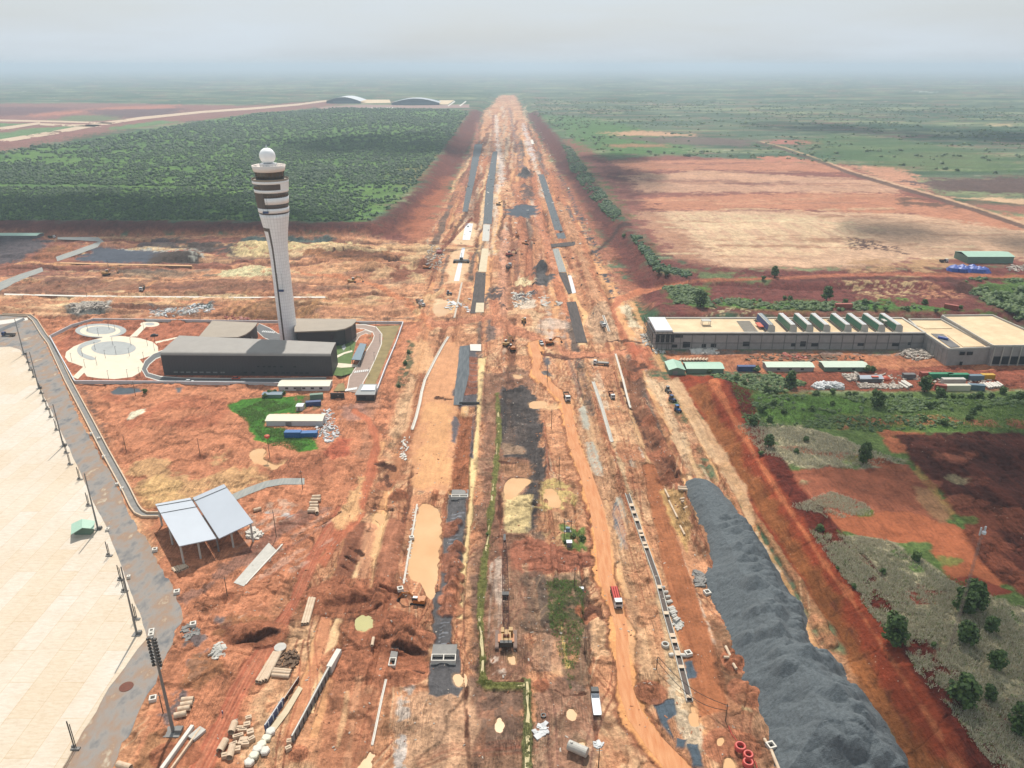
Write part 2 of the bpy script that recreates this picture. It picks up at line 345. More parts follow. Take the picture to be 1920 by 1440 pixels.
# ---- far corridor + banks
CORR = [(938, 178), (966, 178), (985, 215), (1030, 290), (1080, 365), (1125, 440), (1175, 520), (1215, 610), (1232, 660), (1300, 780), (1420, 980), (1560, 1180), (1750, 1480), (1760, 1700), (-900, 1700), (-900, 1000), (-900, 640), (-700, 560), (-300, 440), (0, 432), (420, 434), (700, 437), (780, 432), (838, 360), (880, 280), (905, 215)]
CORRW = [tuple(g(*p)) for p in CORR]
paint((216, 148, 108), CORR, fe=3, warp=4, grs=0, rgh=1)
paint((236, 182, 138), CORR, fe=3, warp=4, brk=.12, noise='8', op=.75)
paint((166, 98, 70), CORR, fe=3, warp=4, brk=.16, noise='30', op=.4)
paint((160, 96, 70), CORR, fe=3, warp=4, brk=.3, noise='2', op=.35)
# ---- graded lanes, spoil ridges, ditches and wheel ruts that run along the corridor
LANEH = np.zeros(GX.shape)
def lane(x0, ya, yb, w_, kind, rng):
    n = max(4, int((yb-ya)/25)); ys = np.linspace(ya, yb, n); xs = x0+np.cumsum(rng.normal(0, .9, n))*(1+(ya > 500)*.8)
    ws = w_*(1+.3*np.cumsum(rng.normal(0, .25, n))).clip(.5, 1.7); P = [(xs[i]-ws[i]/2, ys[i], 0) for i in range(n)]+[(xs[i]+ws[i]/2, ys[i], 0) for i in range(n)][::-1]
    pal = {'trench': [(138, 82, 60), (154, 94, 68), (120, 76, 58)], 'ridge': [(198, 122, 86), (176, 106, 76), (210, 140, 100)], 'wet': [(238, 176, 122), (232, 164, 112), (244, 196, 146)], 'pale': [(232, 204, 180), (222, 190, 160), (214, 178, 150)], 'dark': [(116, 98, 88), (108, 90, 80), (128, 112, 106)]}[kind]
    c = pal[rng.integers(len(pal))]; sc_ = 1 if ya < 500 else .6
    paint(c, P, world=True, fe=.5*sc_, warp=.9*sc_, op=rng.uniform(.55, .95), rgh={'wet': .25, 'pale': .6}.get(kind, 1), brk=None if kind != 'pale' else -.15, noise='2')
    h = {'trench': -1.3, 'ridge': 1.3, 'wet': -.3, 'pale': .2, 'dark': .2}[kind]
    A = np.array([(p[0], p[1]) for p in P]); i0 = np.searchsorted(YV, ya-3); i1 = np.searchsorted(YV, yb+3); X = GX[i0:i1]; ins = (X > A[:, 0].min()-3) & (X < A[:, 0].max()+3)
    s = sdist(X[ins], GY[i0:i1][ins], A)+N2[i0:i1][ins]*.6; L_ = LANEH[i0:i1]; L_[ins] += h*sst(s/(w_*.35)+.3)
rg = np.random.default_rng(21)
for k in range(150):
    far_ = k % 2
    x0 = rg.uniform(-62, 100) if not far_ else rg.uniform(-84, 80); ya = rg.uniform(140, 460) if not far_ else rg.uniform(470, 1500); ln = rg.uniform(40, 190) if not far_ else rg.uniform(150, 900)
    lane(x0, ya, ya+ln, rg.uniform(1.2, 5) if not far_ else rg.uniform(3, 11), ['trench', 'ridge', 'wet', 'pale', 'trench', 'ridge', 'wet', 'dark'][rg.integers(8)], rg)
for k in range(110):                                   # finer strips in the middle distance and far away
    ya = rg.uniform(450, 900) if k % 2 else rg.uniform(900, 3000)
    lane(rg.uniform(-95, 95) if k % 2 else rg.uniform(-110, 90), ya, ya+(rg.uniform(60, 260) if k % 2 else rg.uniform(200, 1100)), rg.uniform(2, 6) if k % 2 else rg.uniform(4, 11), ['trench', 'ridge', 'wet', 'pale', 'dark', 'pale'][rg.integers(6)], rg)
for k in range(120):                                   # wheel ruts wandering over the ground
    x = rg.uniform(-95, 100); y = rg.uniform(145, 520); a_ = rg.uniform(-.5, .5)+(math.pi if rg.random() < .5 else 0); P = []
    for j in range(14): P.append((x, y)); a_ += rg.normal(0, .12); x += math.sin(a_)*6; y += math.cos(a_)*6
    P = [p for p in P if p[1] > 130]
    if len(P) < 4: continue
    c = (150, 84, 60) if k % 3 else (240, 186, 144)
    for off in (-1.1, 1.1):
        L_ = []; R_ = []
        for i, (px_, py_) in enumerate(P):
            qx, qy = P[min(i+1, len(P)-1)]; ox, oy = P[max(i-1, 0)]; dx, dy = qx-ox, qy-oy; l = math.hypot(dx, dy) or 1; nx_, ny_ = -dy/l, dx/l
            L_.append((px_+nx_*(off-.28), py_+ny_*(off-.28), 0)); R_.append((px_+nx_*(off+.28), py_+ny_*(off+.28), 0))
        paint(c, L_+R_[::-1], world=True, fe=.35, warp=.15, op=.75)
BANKL = [(-700, 400), (0, 412), (400, 415), (690, 417), (735, 397), (790, 340), (835, 275), (868, 228), (885, 205), (905, 210), (890, 260), (855, 330), (825, 390), (800, 440), (770, 452), (690, 442), (420, 440), (0, 441), (-700, 560)]
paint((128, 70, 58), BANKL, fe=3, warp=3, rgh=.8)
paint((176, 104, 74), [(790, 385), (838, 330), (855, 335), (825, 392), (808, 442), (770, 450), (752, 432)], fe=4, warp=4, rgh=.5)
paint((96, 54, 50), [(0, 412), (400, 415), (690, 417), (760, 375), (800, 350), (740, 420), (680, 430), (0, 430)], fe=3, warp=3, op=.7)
paint((176, 112, 78), [(-300, 438), (0, 434), (420, 434), (690, 436), (680, 441), (400, 440), (0, 442)], fe=2, warp=3, op=.6)
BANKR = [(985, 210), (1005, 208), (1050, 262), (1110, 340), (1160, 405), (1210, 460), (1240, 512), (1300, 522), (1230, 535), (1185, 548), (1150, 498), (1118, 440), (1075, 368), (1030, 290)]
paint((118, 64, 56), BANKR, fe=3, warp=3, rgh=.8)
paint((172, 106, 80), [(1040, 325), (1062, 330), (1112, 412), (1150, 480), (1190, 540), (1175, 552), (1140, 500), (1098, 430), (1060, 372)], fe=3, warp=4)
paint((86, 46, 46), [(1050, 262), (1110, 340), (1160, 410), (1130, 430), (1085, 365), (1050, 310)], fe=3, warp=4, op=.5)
pl((80, 52, 46), [(1105, 478), (1125, 466), (1160, 425), (1185, 421)], [5, 7, 8, 6], fe=1.5)
# ---- left middle yard
paint((150, 88, 70), [(-300, 445), (0, 444), (600, 444), (560, 470), (420, 500), (0, 520), (-400, 560)], fe=4, warp=6, rgh=1, op=.9)
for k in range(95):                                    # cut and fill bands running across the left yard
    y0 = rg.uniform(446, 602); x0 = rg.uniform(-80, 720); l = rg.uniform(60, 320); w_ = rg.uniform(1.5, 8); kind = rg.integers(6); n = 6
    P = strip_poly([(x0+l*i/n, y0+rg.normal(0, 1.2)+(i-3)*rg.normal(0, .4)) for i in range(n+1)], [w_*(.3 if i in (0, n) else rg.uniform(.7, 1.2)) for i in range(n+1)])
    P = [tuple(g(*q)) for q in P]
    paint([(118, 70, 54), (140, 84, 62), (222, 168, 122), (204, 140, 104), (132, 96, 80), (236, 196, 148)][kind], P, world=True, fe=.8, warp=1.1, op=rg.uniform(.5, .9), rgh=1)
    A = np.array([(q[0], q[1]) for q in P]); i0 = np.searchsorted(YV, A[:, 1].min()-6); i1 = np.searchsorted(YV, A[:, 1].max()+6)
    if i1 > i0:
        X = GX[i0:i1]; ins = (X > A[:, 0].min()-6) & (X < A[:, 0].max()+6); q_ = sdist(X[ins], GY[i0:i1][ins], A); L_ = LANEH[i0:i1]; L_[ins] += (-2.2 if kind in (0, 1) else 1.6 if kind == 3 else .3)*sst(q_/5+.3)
paint((96, 92, 96), [(-200, 448), (20, 444), (90, 448), (75, 470), (30, 490), (-200, 520)], fe=2, warp=5, op=.9)
paint((170, 106, 74), [(60, 476), (110, 458), (140, 462), (100, 486), (50, 492)], fe=3, warp=4)
paint((150, 100, 66), [(92, 462), (112, 460), (120, 466), (100, 470)], fe=3, warp=3)
paint((88, 92, 102), [(148, 486), (178, 467), (215, 464), (290, 470), (330, 478), (300, 486), (278, 494), (170, 491)], fe=1.5, warp=3, rgh=.3)
paint((84, 82, 86), [(268, 450), (300, 446), (340, 452), (330, 462), (270, 462)], fe=2, warp=4, op=.8)
paint((84, 68, 60), [(280, 486), (300, 474), (350, 470), (392, 486), (380, 490), (280, 494)], fe=2, warp=4)
paint((96, 78, 70), [(330, 450), (450, 452), (440, 480), (370, 470)], fe=3, warp=6, brk=-.2, noise='8')
paint((205, 200, 184), [(210, 464), (370, 469), (392, 488), (380, 484), (358, 474), (220, 468)], fe=1, warp=3, brk=0, noise='2', op=.8)
paint((116, 130, 122), [(448, 450), (470, 443), (560, 444), (628, 447), (600, 451), (520, 450), (455, 457)], fe=2, warp=3)
paint((232, 196, 142), [(440, 462), (470, 452), (540, 452), (600, 455), (640, 452), (700, 462), (620, 462), (560, 466), (520, 474), (440, 475)], fe=2, warp=5, rgh=1, brk=-.25, noise='2')
paint((228, 206, 158), [(408, 515), (430, 502), (500, 500), (512, 514), (470, 520), (420, 519)], fe=2, warp=4, rgh=1, brk=-.3, noise='2')
paint((166, 108, 72), [(540, 470), (640, 476), (740, 470), (750, 490), (680, 492), (600, 484)], fe=2, warp=5)
paint((118, 72, 52), [(600, 478), (700, 474), (728, 478), (720, 486), (640, 482)], fe=1.5, warp=3, op=.8)
paint((216, 152, 108), [(560, 500), (700, 497), (780, 500), (700, 512), (600, 510)], fe=2, warp=5, op=.7)
paint((222, 168, 124), [(690, 512), (740, 505), (745, 514), (700, 526)], fe=2, warp=4)
paint((150, 90, 66), [(740, 500), (800, 480), (810, 505), (770, 525), (735, 528)], fe=2, warp=4, rgh=1)
paint((222, 176, 130), [(775, 455), (820, 458), (800, 480), (780, 505), (800, 530), (775, 530), (760, 500)], fe=2, warp=5, op=.8)
paint((128, 80, 64), [(10, 530), (250, 522), (420, 528), (700, 540), (560, 550), (0, 548)], fe=3, warp=6, op=.7, rgh=1)
paint((118, 104, 88), [(205, 505), (400, 505), (395, 518), (200, 520)], fe=3, warp=5, op=.6, brk=-.1)
paint((140, 92, 78), [(70, 505), (160, 512), (240, 520), (160, 530), (70, 525)], fe=3, warp=5, op=.6)
paint((138, 92, 62), [(420, 572), (520, 562), (600, 560), (590, 596), (500, 600), (430, 596)], fe=2, warp=5, rgh=1, op=.8)
tracks((214, 152, 100), [(430, 600), (450, 585), (480, 566)], [40, 50, 50], n=6, op=.5)
tracks((214, 152, 100), [(560, 598), (600, 585), (660, 570)], [40, 50, 50], n=6, op=.5)
paint((160, 132, 110), [(128, 573), (200, 571), (207, 585), (190, 590), (130, 588)], fe=1.5, warp=3, rgh=1)
paint((222, 216, 204), [(130, 572), (205, 571), (200, 582), (135, 582)], fe=1, warp=2, brk=.1, noise='2', rgh=1)
paint((120, 126, 122), [(128, 583), (200, 583), (195, 590), (130, 590)], fe=1, warp=2, op=.8)
paint((136, 128, 122), [(290, 575), (400, 570), (405, 586), (300, 592)], fe=1.5, warp=4, brk=-.05, noise='2')
paint((230, 224, 214), [(278, 584), (360, 572), (400, 574), (395, 588), (280, 596)], fe=1.2, warp=3, brk=.28, noise='2')
paint((96, 120, 118), [(372, 573), (395, 572), (400, 582), (380, 584)], fe=1, warp=2)
for P, w_, c in (([(30, 494), (110, 495), (360, 498)], 2.6, (222, 156, 110)), ([(75, 519), (200, 520), (395, 521), (420, 522)], 2.2, (220, 160, 120)), ([(275, 540), (282, 532), (296, 525)], 3, (206, 140, 96)), ([(560, 505), (640, 520), (700, 532), (752, 560), (790, 590), (815, 612)], [5, 6, 8, 11, 16, 20], (212, 132, 92)), ([(780, 590), (800, 560), (835, 545)], [14, 12, 8], (222, 168, 122)), ([(600, 590), (690, 582), (760, 566)], [10, 12, 10], (206, 140, 104))):
    pl(c, P, w_, fe=.8, warp=1.2)
# red earth near the control compound
paint((206, 130, 94), [(60, 592), (150, 600), (720, 602), (800, 600), (770, 650), (700, 900), (640, 1000), (540, 1100), (430, 1440), (250, 1440), (330, 1180), (290, 1000), (200, 830), (100, 660)], fe=3, warp=4, rgh=.9)
paint((214, 160, 112), [(240, 880), (300, 850), (340, 880), (420, 850), (520, 900), (440, 925), (300, 940), (250, 920)], fe=3, warp=6, brk=-.15, noise='8', op=.9)
paint((224, 174, 116), [(250, 930), (300, 890), (340, 910), (330, 940), (270, 950)], fe=3, warp=5, op=.6)
paint((176, 98, 70), [(200, 740), (340, 735), (420, 760), (400, 800), (260, 800)], fe=3, warp=6, op=.6, brk=-.1)
paint((98, 106, 112), [(208, 735), (222, 726), (262, 728), (268, 734), (240, 740), (212, 740)], fe=.8, warp=1, rgh=.2)
paint((112, 116, 118), [(330, 728), (344, 726), (340, 736), (328, 738)], fe=.8, warp=1, rgh=.2)
paint((240, 222, 190), [(236, 785), (250, 772), (272, 768), (270, 774), (244, 788)], fe=1, warp=1.5)
paint((106, 84, 74), [(160, 730), (176, 760), (200, 800), (212, 835), (202, 838), (180, 800), (160, 760)], fe=2, warp=3, op=.7, brk=-.1, noise='2')
paint((168, 128, 116), [(640, 760), (700, 750), (700, 780), (650, 790)], fe=2, warp=4, op=.6)
paint((150, 86, 62), [(500, 860), (600, 850), (650, 880), (600, 900), (480, 890)], fe=3, warp=5, op=.6)
paint((196, 104, 76), [(610, 840), (640, 818), (664, 820), (650, 850), (620, 862)], fe=2, warp=3)
paint((120, 98, 92), [(330, 1120), (420, 1060), (560, 960), (620, 955), (560, 985), (430, 1080), (340, 1145)], fe=2, warp=5, op=.55)
paint((216, 176, 150), [(395, 1000), (520, 940), (560, 950), (545, 975), (470, 985)], fe=2, warp=4, op=.6, brk=.0, noise='2')
for x, y, r in ((590, 1037, 13), (540, 968, 10), (500, 965, 8), (650, 1075, 10), (530, 1200, 8), (620, 1300, 6), (700, 1360, 8), (430, 1130, 5)):
    paint((214, 206, 200), [(x-r, y), (x, y-r*.5), (x+r, y), (x, y+r*.5)], fe=1, warp=1.5, brk=-.1, noise='2', op=.8)
for P in ([(345, 1185), (372, 1180), (385, 1200), (360, 1225), (345, 1215)], [(352, 1240), (392, 1215), (395, 1250), (360, 1275)], [(318, 1300), (350, 1290), (352, 1310), (322, 1330)], [(300, 1340), (325, 1335), (315, 1360)], [(400, 1150), (440, 1155), (430, 1180), (395, 1170)]):
    paint((118, 112, 112), P, fe=2, warp=4, brk=-.2, noise='2', op=.85)
for P in ([(360, 1230), (410, 1220), (420, 1260), (370, 1300), (340, 1290)], [(300, 1370), (340, 1350), (360, 1380), (320, 1420), (280, 1400)], [(420, 1150), (500, 1150), (520, 1185), (450, 1200), (400, 1190)]):
    paint((164, 108, 74), P, fe=2, warp=4, rgh=1, op=.8)
paint((176, 100, 74), [(100, 640), (136, 614), (176, 603), (400, 606), (620, 608), (620, 720), (142, 718)], fe=1, warp=1, op=.75)
# yard behind the plaza, compound lawns are laid as their own sheets
paint((84, 138, 52), [(430, 760), (455, 748), (500, 745), (580, 742), (578, 760), (560, 775), (500, 778), (494, 800), (530, 806), (598, 824), (597, 842), (560, 848), (536, 828), (500, 832), (478, 826), (470, 808), (462, 785), (440, 772)], fe=1, warp=1.6, grs=1, rgh=.6)
paint((140, 110, 76), [(555, 745), (600, 742), (600, 765), (560, 775)], fe=1, warp=2, brk=0, noise='2')
paint((198, 186, 176), [(590, 800), (625, 790), (640, 812), (620, 830), (600, 822)], fe=1, warp=1.5, brk=.15, noise='2')
# ---- main corridor lanes, back to front
paint((238, 190, 148), [(858, 430), (870, 416), (892, 418), (895, 445), (886, 460), (846, 458)], fe=1, warp=1, rgh=.2)
paint((232, 182, 140), [(838, 500), (850, 470), (862, 462), (880, 466), (878, 500), (868, 530), (840, 530)], fe=1, warp=1.2, rgh=.2)
paint((236, 188, 146), [(812, 560), (845, 562), (850, 575), (835, 592), (820, 596), (810, 580)], fe=1, warp=1.2, rgh=.2)
for P, w_, c in (([(930, 215), (932, 260), (938, 310), (940, 335), (930, 360)], [5, 6, 9, 8, 6], (240, 214, 198)), ([(925, 215), (920, 300), (915, 420)], [3, 5, 8], (150, 92, 72)),
                 ([(955, 200), (962, 240), (975, 300), (985, 330)], [3, 4, 5, 6], (150, 118, 110)), ([(980, 230), (990, 262), (1002, 300)], [4, 6, 6], (236, 214, 206)),
                 ([(895, 230), (890, 290), (872, 340), (862, 400)], [4, 6, 8, 12], (180, 112, 88)), ([(1000, 330), (1010, 400), (1030, 470), (1050, 540), (1075, 600)], [10, 14, 18, 20, 22], (212, 130, 92)),
                 ([(1046, 380), (1070, 430), (1090, 500), (1120, 580), (1160, 640)], [14, 20, 26, 34, 44], (214, 150, 110)), ([(948, 430), (945, 500), (940, 560), (935, 600), (930, 630)], [14, 16, 20, 22, 26], (226, 156, 122)),
                 ([(970, 340), (975, 420), (985, 470), (1010, 560)], [12, 16, 20, 26], (196, 122, 88)), ([(1075, 470), (1105, 560), (1140, 650), (1170, 760)], [5, 5, 6, 7], (158, 92, 66))):
    pl(c, P, w_, fe=.8, warp=1.2, op=.85)
for P in ([(1072, 372), (1095, 430), (1125, 500), (1160, 560)], [(1050, 330), (1085, 400), (1118, 470)]):
    pl((96, 92, 94), P, [3, 4, 5, 6][:len(P)], brk=.05, noise='2', warp=1.5)
paint((92, 98, 106), [(952, 395), (965, 386), (1005, 384), (1008, 398), (990, 407), (955, 406)], fe=1, warp=2.5, rgh=.2)
paint((98, 84, 80), [(980, 350), (998, 344), (1004, 372), (982, 374)], fe=1.5, warp=3, op=.8)
paint((100, 92, 90), [(970, 330), (985, 322), (996, 328), (990, 336), (974, 336)], fe=1, warp=1.5)
paint((100, 94, 96), [(965, 545), (1005, 548), (1008, 558), (968, 562)], fe=1, warp=3, brk=-.1, noise='2')
paint((112, 92, 86), [(915, 540), (938, 540), (935, 580), (912, 576)], fe=1, warp=3, brk=-.2, noise='2')
paint((108, 96, 92), [(912, 595), (930, 592), (930, 636), (910, 640)], fe=1, warp=2, op=.8)
paint((106, 100, 98), [(1000, 500), (1005, 498), (1035, 515), (1032, 535), (1005, 535)], fe=1, warp=2.5)
paint((232, 180, 138), [(995, 585), (1025, 590), (1010, 600), (1008, 620), (995, 612)], fe=1, warp=1.5)
paint((236, 206, 180), [(975, 565), (1000, 562), (1000, 575), (982, 578)], fe=1, warp=2)
paint((240, 208, 160), [(965, 520), (990, 516), (1000, 530), (970, 532)], fe=1, warp=2.5, brk=-.2, noise='2')
paint((222, 190, 170), [(1010, 600), (1050, 590), (1070, 640), (1020, 640)], fe=2, warp=4, op=.7, brk=-.2)
paint((236, 206, 170), [(1160, 575), (1180, 572), (1195, 605), (1205, 615), (1180, 612)], fe=1, warp=2)
paint((222, 176, 140), [(1130, 570), (1160, 600), (1160, 640), (1120, 640), (1100, 600)], fe=2, warp=3, op=.7)
pl((120, 76, 60), [(1010, 662), (1060, 668), (1130, 664), (1190, 650)], [4, 8, 9, 6], warp=1.5)
# crossing roads
HR = [([(800, 600), (815, 607), (860, 604), (905, 594), (925, 590)], [12, 13, 12, 12, 14]),
      ([(925, 560), (930, 600), (965, 618), (1020, 640), (1070, 662), (1130, 665), (1190, 655)], [16, 26, 18, 14, 14, 12, 10])]
for P, w_ in HR: pl((214, 140, 104), P, w_, fe=.8, warp=1); tracks((180, 104, 76), P, w_, 5, .5)
pl((206, 126, 90), [(1195, 665), (1175, 640), (1155, 600), (1148, 580), (1160, 562), (1200, 545), (1290, 528)], [22, 12, 10, 10, 12, 12, 8], warp=1)
tracks((166, 92, 66), [(1195, 665), (1175, 640), (1155, 600), (1148, 580), (1160, 562)], 10, 4, .5)
paint((196, 104, 74), [(1180, 640), (1215, 650), (1230, 690), (1200, 700), (1180, 680)], fe=2, warp=3, op=.8)
paint((206, 134, 96), [(1240, 655), (1640, 660), (1800, 668), (1930, 672), (1930, 730), (1640, 700), (1250, 700)], fe=1.5, warp=3, grs=0, rgh=.8)
paint((166, 100, 74), [(1240, 655), (1930, 672), (1930, 760), (1300, 705)], fe=1.5, warp=3, brk=.1, noise='2', op=.6)
paint((150, 140, 130), [(1230, 655), (1730, 655), (1760, 668), (1540, 664), (1240, 662)], fe=1, warp=2, brk=-.1, noise='2', op=.7)
paint((162, 92, 70), [(1450, 700), (1700, 690), (1930, 690), (1930, 730), (1600, 735), (1500, 730)], fe=2, warp=3, rgh=1)
# long lane left of centre (light orange compacted)
paint((214, 148, 106), [(828, 640), (860, 640), (868, 700), (855, 780), (848, 860), (838, 920), (780, 920), (765, 840), (790, 740)], fe=2, warp=2.5, rgh=.25)
paint((226, 162, 110), [(800, 760), (845, 760), (840, 900), (785, 910)], fe=3, warp=5, op=.6)
paint((224, 164, 118), [(770, 640), (810, 640), (812, 680), (790, 700), (775, 700)], fe=2, warp=2.5, op=.8, rgh=.4)
pl((170, 104, 74), [(792, 700), (770, 800), (735, 900)], [14, 22, 34], fe=2, warp=2, op=.8)
pl((228, 176, 134), [(775, 700), (750, 800), (722, 860)], [12, 20, 26], fe=2, warp=3, op=.7)
pl((128, 78, 56), [(724, 740), (716, 880), (700, 960)], [4, 7, 10], warp=3, brk=-.1, noise='2', op=.7)
pl((196, 132, 100), [(740, 620), (700, 740), (680, 860)], [10, 16, 20], fe=2, warp=3, op=.7)
paint((120, 112, 84), [(765, 640), (780, 645), (762, 720), (745, 735), (740, 725), (752, 690)], fe=1, warp=2, brk=-.1, noise='2', grs=.8)
# gravel bed lane x~860-890
paint((108, 102, 104), [(862, 648), (882, 646), (895, 660), (896, 760), (862, 762), (850, 740), (862, 700)], fe=1, warp=1.2, rgh=.5)
paint((160, 92, 64), [(875, 670), (895, 670), (896, 735), (872, 740)], fe=1, warp=1.5, op=.85, rgh=1)
for k in range(5): pl((134, 112, 104), [(876, 680+k*11), (896, 680+k*11)], 1.6, fe=.4)
paint((168, 100, 68), [(860, 775), (892, 775), (885, 925), (845, 925)], fe=1, warp=1, rgh=1)
paint((116, 106, 108), [(850, 780), (860, 778), (856, 830), (846, 828)], fe=.8, warp=1, rgh=.4)
pl((238, 196, 140), [(904, 672), (900, 740), (896, 800), (888, 870), (884, 930), (878, 1000), (868, 1060), (862, 1160)], [14, 8, 8, 13, 10, 12, 12, 12], fe=.6, warp=.8, rgh=.2)
pl((124, 114, 116), [(888, 770), (884, 860)], [3, 6], fe=.5)
# mid rough with reeds
paint((138, 96, 78), [(905, 700), (1000, 690), (1010, 900), (1000, 1000), (985, 1440), (880, 1440), (885, 1100), (900, 900)], fe=3, warp=4, rgh=1, op=.75)
paint((120, 92, 78), [(885, 1080), (905, 1080), (900, 1440), (870, 1440)], fe=2, warp=3, op=.5)
paint((92, 82, 78), [(938, 722), (985, 718), (1010, 740), (1018, 800), (1020, 900), (1000, 990), (985, 1000), (988, 860), (940, 855), (935, 790)], fe=1.5, warp=2.5, rgh=1)
paint((128, 98, 82), [(950, 740), (960, 740), (962, 850), (950, 850)], fe=2, warp=3, op=.5); paint((120, 100, 90), [(976, 760), (984, 760), (984, 850), (976, 850)], fe=2, warp=3, op=.4)
paint((206, 160, 126), [(940, 832), (985, 834), (985, 850), (940, 852)], fe=1, warp=2, op=.6)
paint((176, 122, 90), [(940, 860), (996, 862), (998, 895), (940, 898)], fe=2, warp=3, rgh=1)
paint((226, 190, 136), [(944, 930), (998, 930), (992, 1000), (946, 1000)], fe=1.5, warp=2, rgh=.8)
paint((238, 200, 126), [(1020, 905), (1060, 905), (1080, 940), (1060, 960), (1010, 950)], fe=2, warp=4, brk=-.1, noise='2')
paint((160, 112, 80), [(1010, 900), (1100, 900), (1100, 1040), (1015, 1020)], fe=3, warp=4, op=.4, rgh=1)
paint((104, 92, 82), [(985, 990), (1030, 1000), (1020, 1045), (1000, 1040)], fe=2, warp=3, op=.7)
paint((222, 170, 120), [(1018, 1000), (1050, 1000), (1040, 1040), (1022, 1036)], fe=1.5, warp=3, brk=-.1, noise='2')
paint((122, 138, 76), [(1050, 985), (1095, 990), (1098, 1035), (1062, 1035)], fe=1.5, warp=2.5, grs=.8, brk=-.15, noise='2')
paint((176, 106, 80), [(955, 1005), (1000, 1000), (1060, 1035), (1110, 1040), (1115, 1060), (1000, 1080), (955, 1060)], fe=2, warp=3, rgh=.9)
tracks((140, 84, 64), [(960, 1015), (1020, 1045), (1110, 1055)], 26, 8, .5)
pl((178, 112, 84), [(940, 880), (938, 1000), (944, 1100)], [6, 10, 12], warp=2, op=.6)
paint((236, 206, 184), [(915, 1060), (940, 1040), (942, 1160), (912, 1200)], fe=1, warp=2, brk=.05, noise='s', op=.8)
paint((232, 200, 178), [(918, 1226), (950, 1226), (948, 1260), (922, 1258)], fe=1, warp=2, brk=-.05, noise='2', op=.9)
paint((222, 180, 140), [(955, 1050), (985, 1060), (985, 1200), (960, 1190)], fe=2, warp=3, op=.5, brk=0, noise='s')
paint((104, 126, 78), [(1025, 1100), (1060, 1090), (1090, 1110), (1085, 1160), (1030, 1160)], fe=2, warp=4, grs=1, brk=-.3, noise='2')
paint((118, 94, 78), [(985, 1080), (1095, 1085), (1100, 1200), (1120, 1280), (1070, 1300), (1040, 1200), (990, 1180)], fe=2, warp=4, op=.7, rgh=1, brk=-.3, noise='8')
pl((244, 196, 120), [(1052, 1162), (1056, 1200), (1066, 1250)], [3, 5, 12], warp=1, op=.8)
paint((200, 148, 116), [(1000, 1180), (1040, 1180), (1060, 1250), (1000, 1260)], fe=2, warp=3, op=.7)
paint((134, 104, 92), [(995, 1270), (1060, 1270), (1120, 1300), (1110, 1440), (1000, 1440)], fe=2, warp=5, op=.55)
tracks((120, 78, 64), [(965, 1210), (1010, 1250), (1060, 1290), (1100, 1330)], 16, 3, .7)
tracks((176, 112, 84), [(1080, 1300), (1120, 1340), (1160, 1390), (1180, 1440)], 90, 12, .4)
# haul road right of centre
HAUL = [(1000, 640), (1008, 672), (1004, 698), (1030, 722), (1060, 750), (1075, 830), (1095, 880), (1118, 950), (1130, 1010), (1135, 1080), (1150, 1120), (1166, 1180), (1168, 1240), (1172, 1290), (1190, 1340), (1225, 1390), (1270, 1440), (1330, 1510)]
HW = [18, 20, 18, 16, 20, 24, 26, 32, 34, 32, 30, 28, 30, 32, 36, 40, 46, 60]
pl((158, 94, 66), HAUL, [q*1.5 for q in HW], fe=1, warp=2.5, op=.8, rgh=.9); pl((232, 156, 100), HAUL, [q*1.12 for q in HW], fe=.6, warp=2.2, rgh=.3)
paint((206, 156, 118), [(1075, 780), (1110, 770), (1160, 900), (1190, 1040), (1200, 1180), (1190, 1240), (1165, 1100), (1110, 900)], fe=2, warp=3, op=.6)
for P in ([(1085, 765), (1098, 760), (1106, 790), (1104, 805), (1090, 800)], [(1098, 828), (1112, 828), (1128, 870), (1130, 895), (1115, 892), (1100, 860)], [(1176, 845), (1186, 858), (1190, 880), (1182, 876)], [(1150, 925), (1168, 935), (1175, 1000), (1165, 1030), (1152, 980)]):
    paint((196, 186, 168), P, fe=1, warp=1.5, rgh=.4)
paint((104, 116, 124), [(1148, 940), (1158, 940), (1164, 975), (1178, 1030), (1172, 1030), (1160, 1000), (1150, 985)], fe=.8, warp=1, rgh=.3)
paint((112, 106, 108), [(1018, 668), (1034, 668), (1032, 690), (1020, 690)], fe=1, warp=1.5)
paint((124, 116, 112), [(1015, 690), (1030, 690), (1036, 702), (1020, 702)], fe=1, warp=1.5)
for P, w_ in (([(1038, 640), (1060, 720), (1085, 790), (1120, 890), (1165, 990), (1200, 1100), (1250, 1300)], [10, 14, 16, 18, 20, 24, 28]), ([(1090, 690), (1108, 760), (1125, 830)], [20, 24, 18]), ([(1130, 830), (1150, 900), (1175, 990), (1215, 1130)], [20, 24, 28, 36]), ([(1140, 720), (1160, 780), (1185, 860), (1230, 960)], [20, 26, 24, 26]), ([(1225, 700), (1262, 790), (1290, 880), (1300, 900)], [14, 16, 18, 18]), ([(1215, 860), (1235, 930), (1225, 1000), (1260, 1100)], [16, 20, 24, 30])):
    tracks((158, 88, 62), P, w_, 8, .6); tracks((238, 180, 132), P, w_, 6, .45)
pl((120, 76, 56), [(1180, 680), (1188, 700), (1192, 730), (1188, 760), (1225, 830), (1240, 870), (1262, 900)], [26, 34, 30, 20, 26, 40, 30], fe=2, warp=3, rgh=1, op=.8)
pl((150, 96, 70), [(1165, 665), (1178, 720), (1205, 800), (1230, 860)], [22, 24, 24, 24], fe=2, warp=2, op=.6)
pl((226, 170, 124), [(1155, 665), (1166, 720), (1190, 790), (1210, 850), (1230, 900)], [6, 7, 9, 11, 10], fe=.8, warp=1)
pl((232, 190, 150), [(1215, 705), (1240, 740), (1265, 800), (1285, 860), (1300, 895)], [14, 18, 18, 22, 26], fe=1.5, warp=2.5, op=.7)
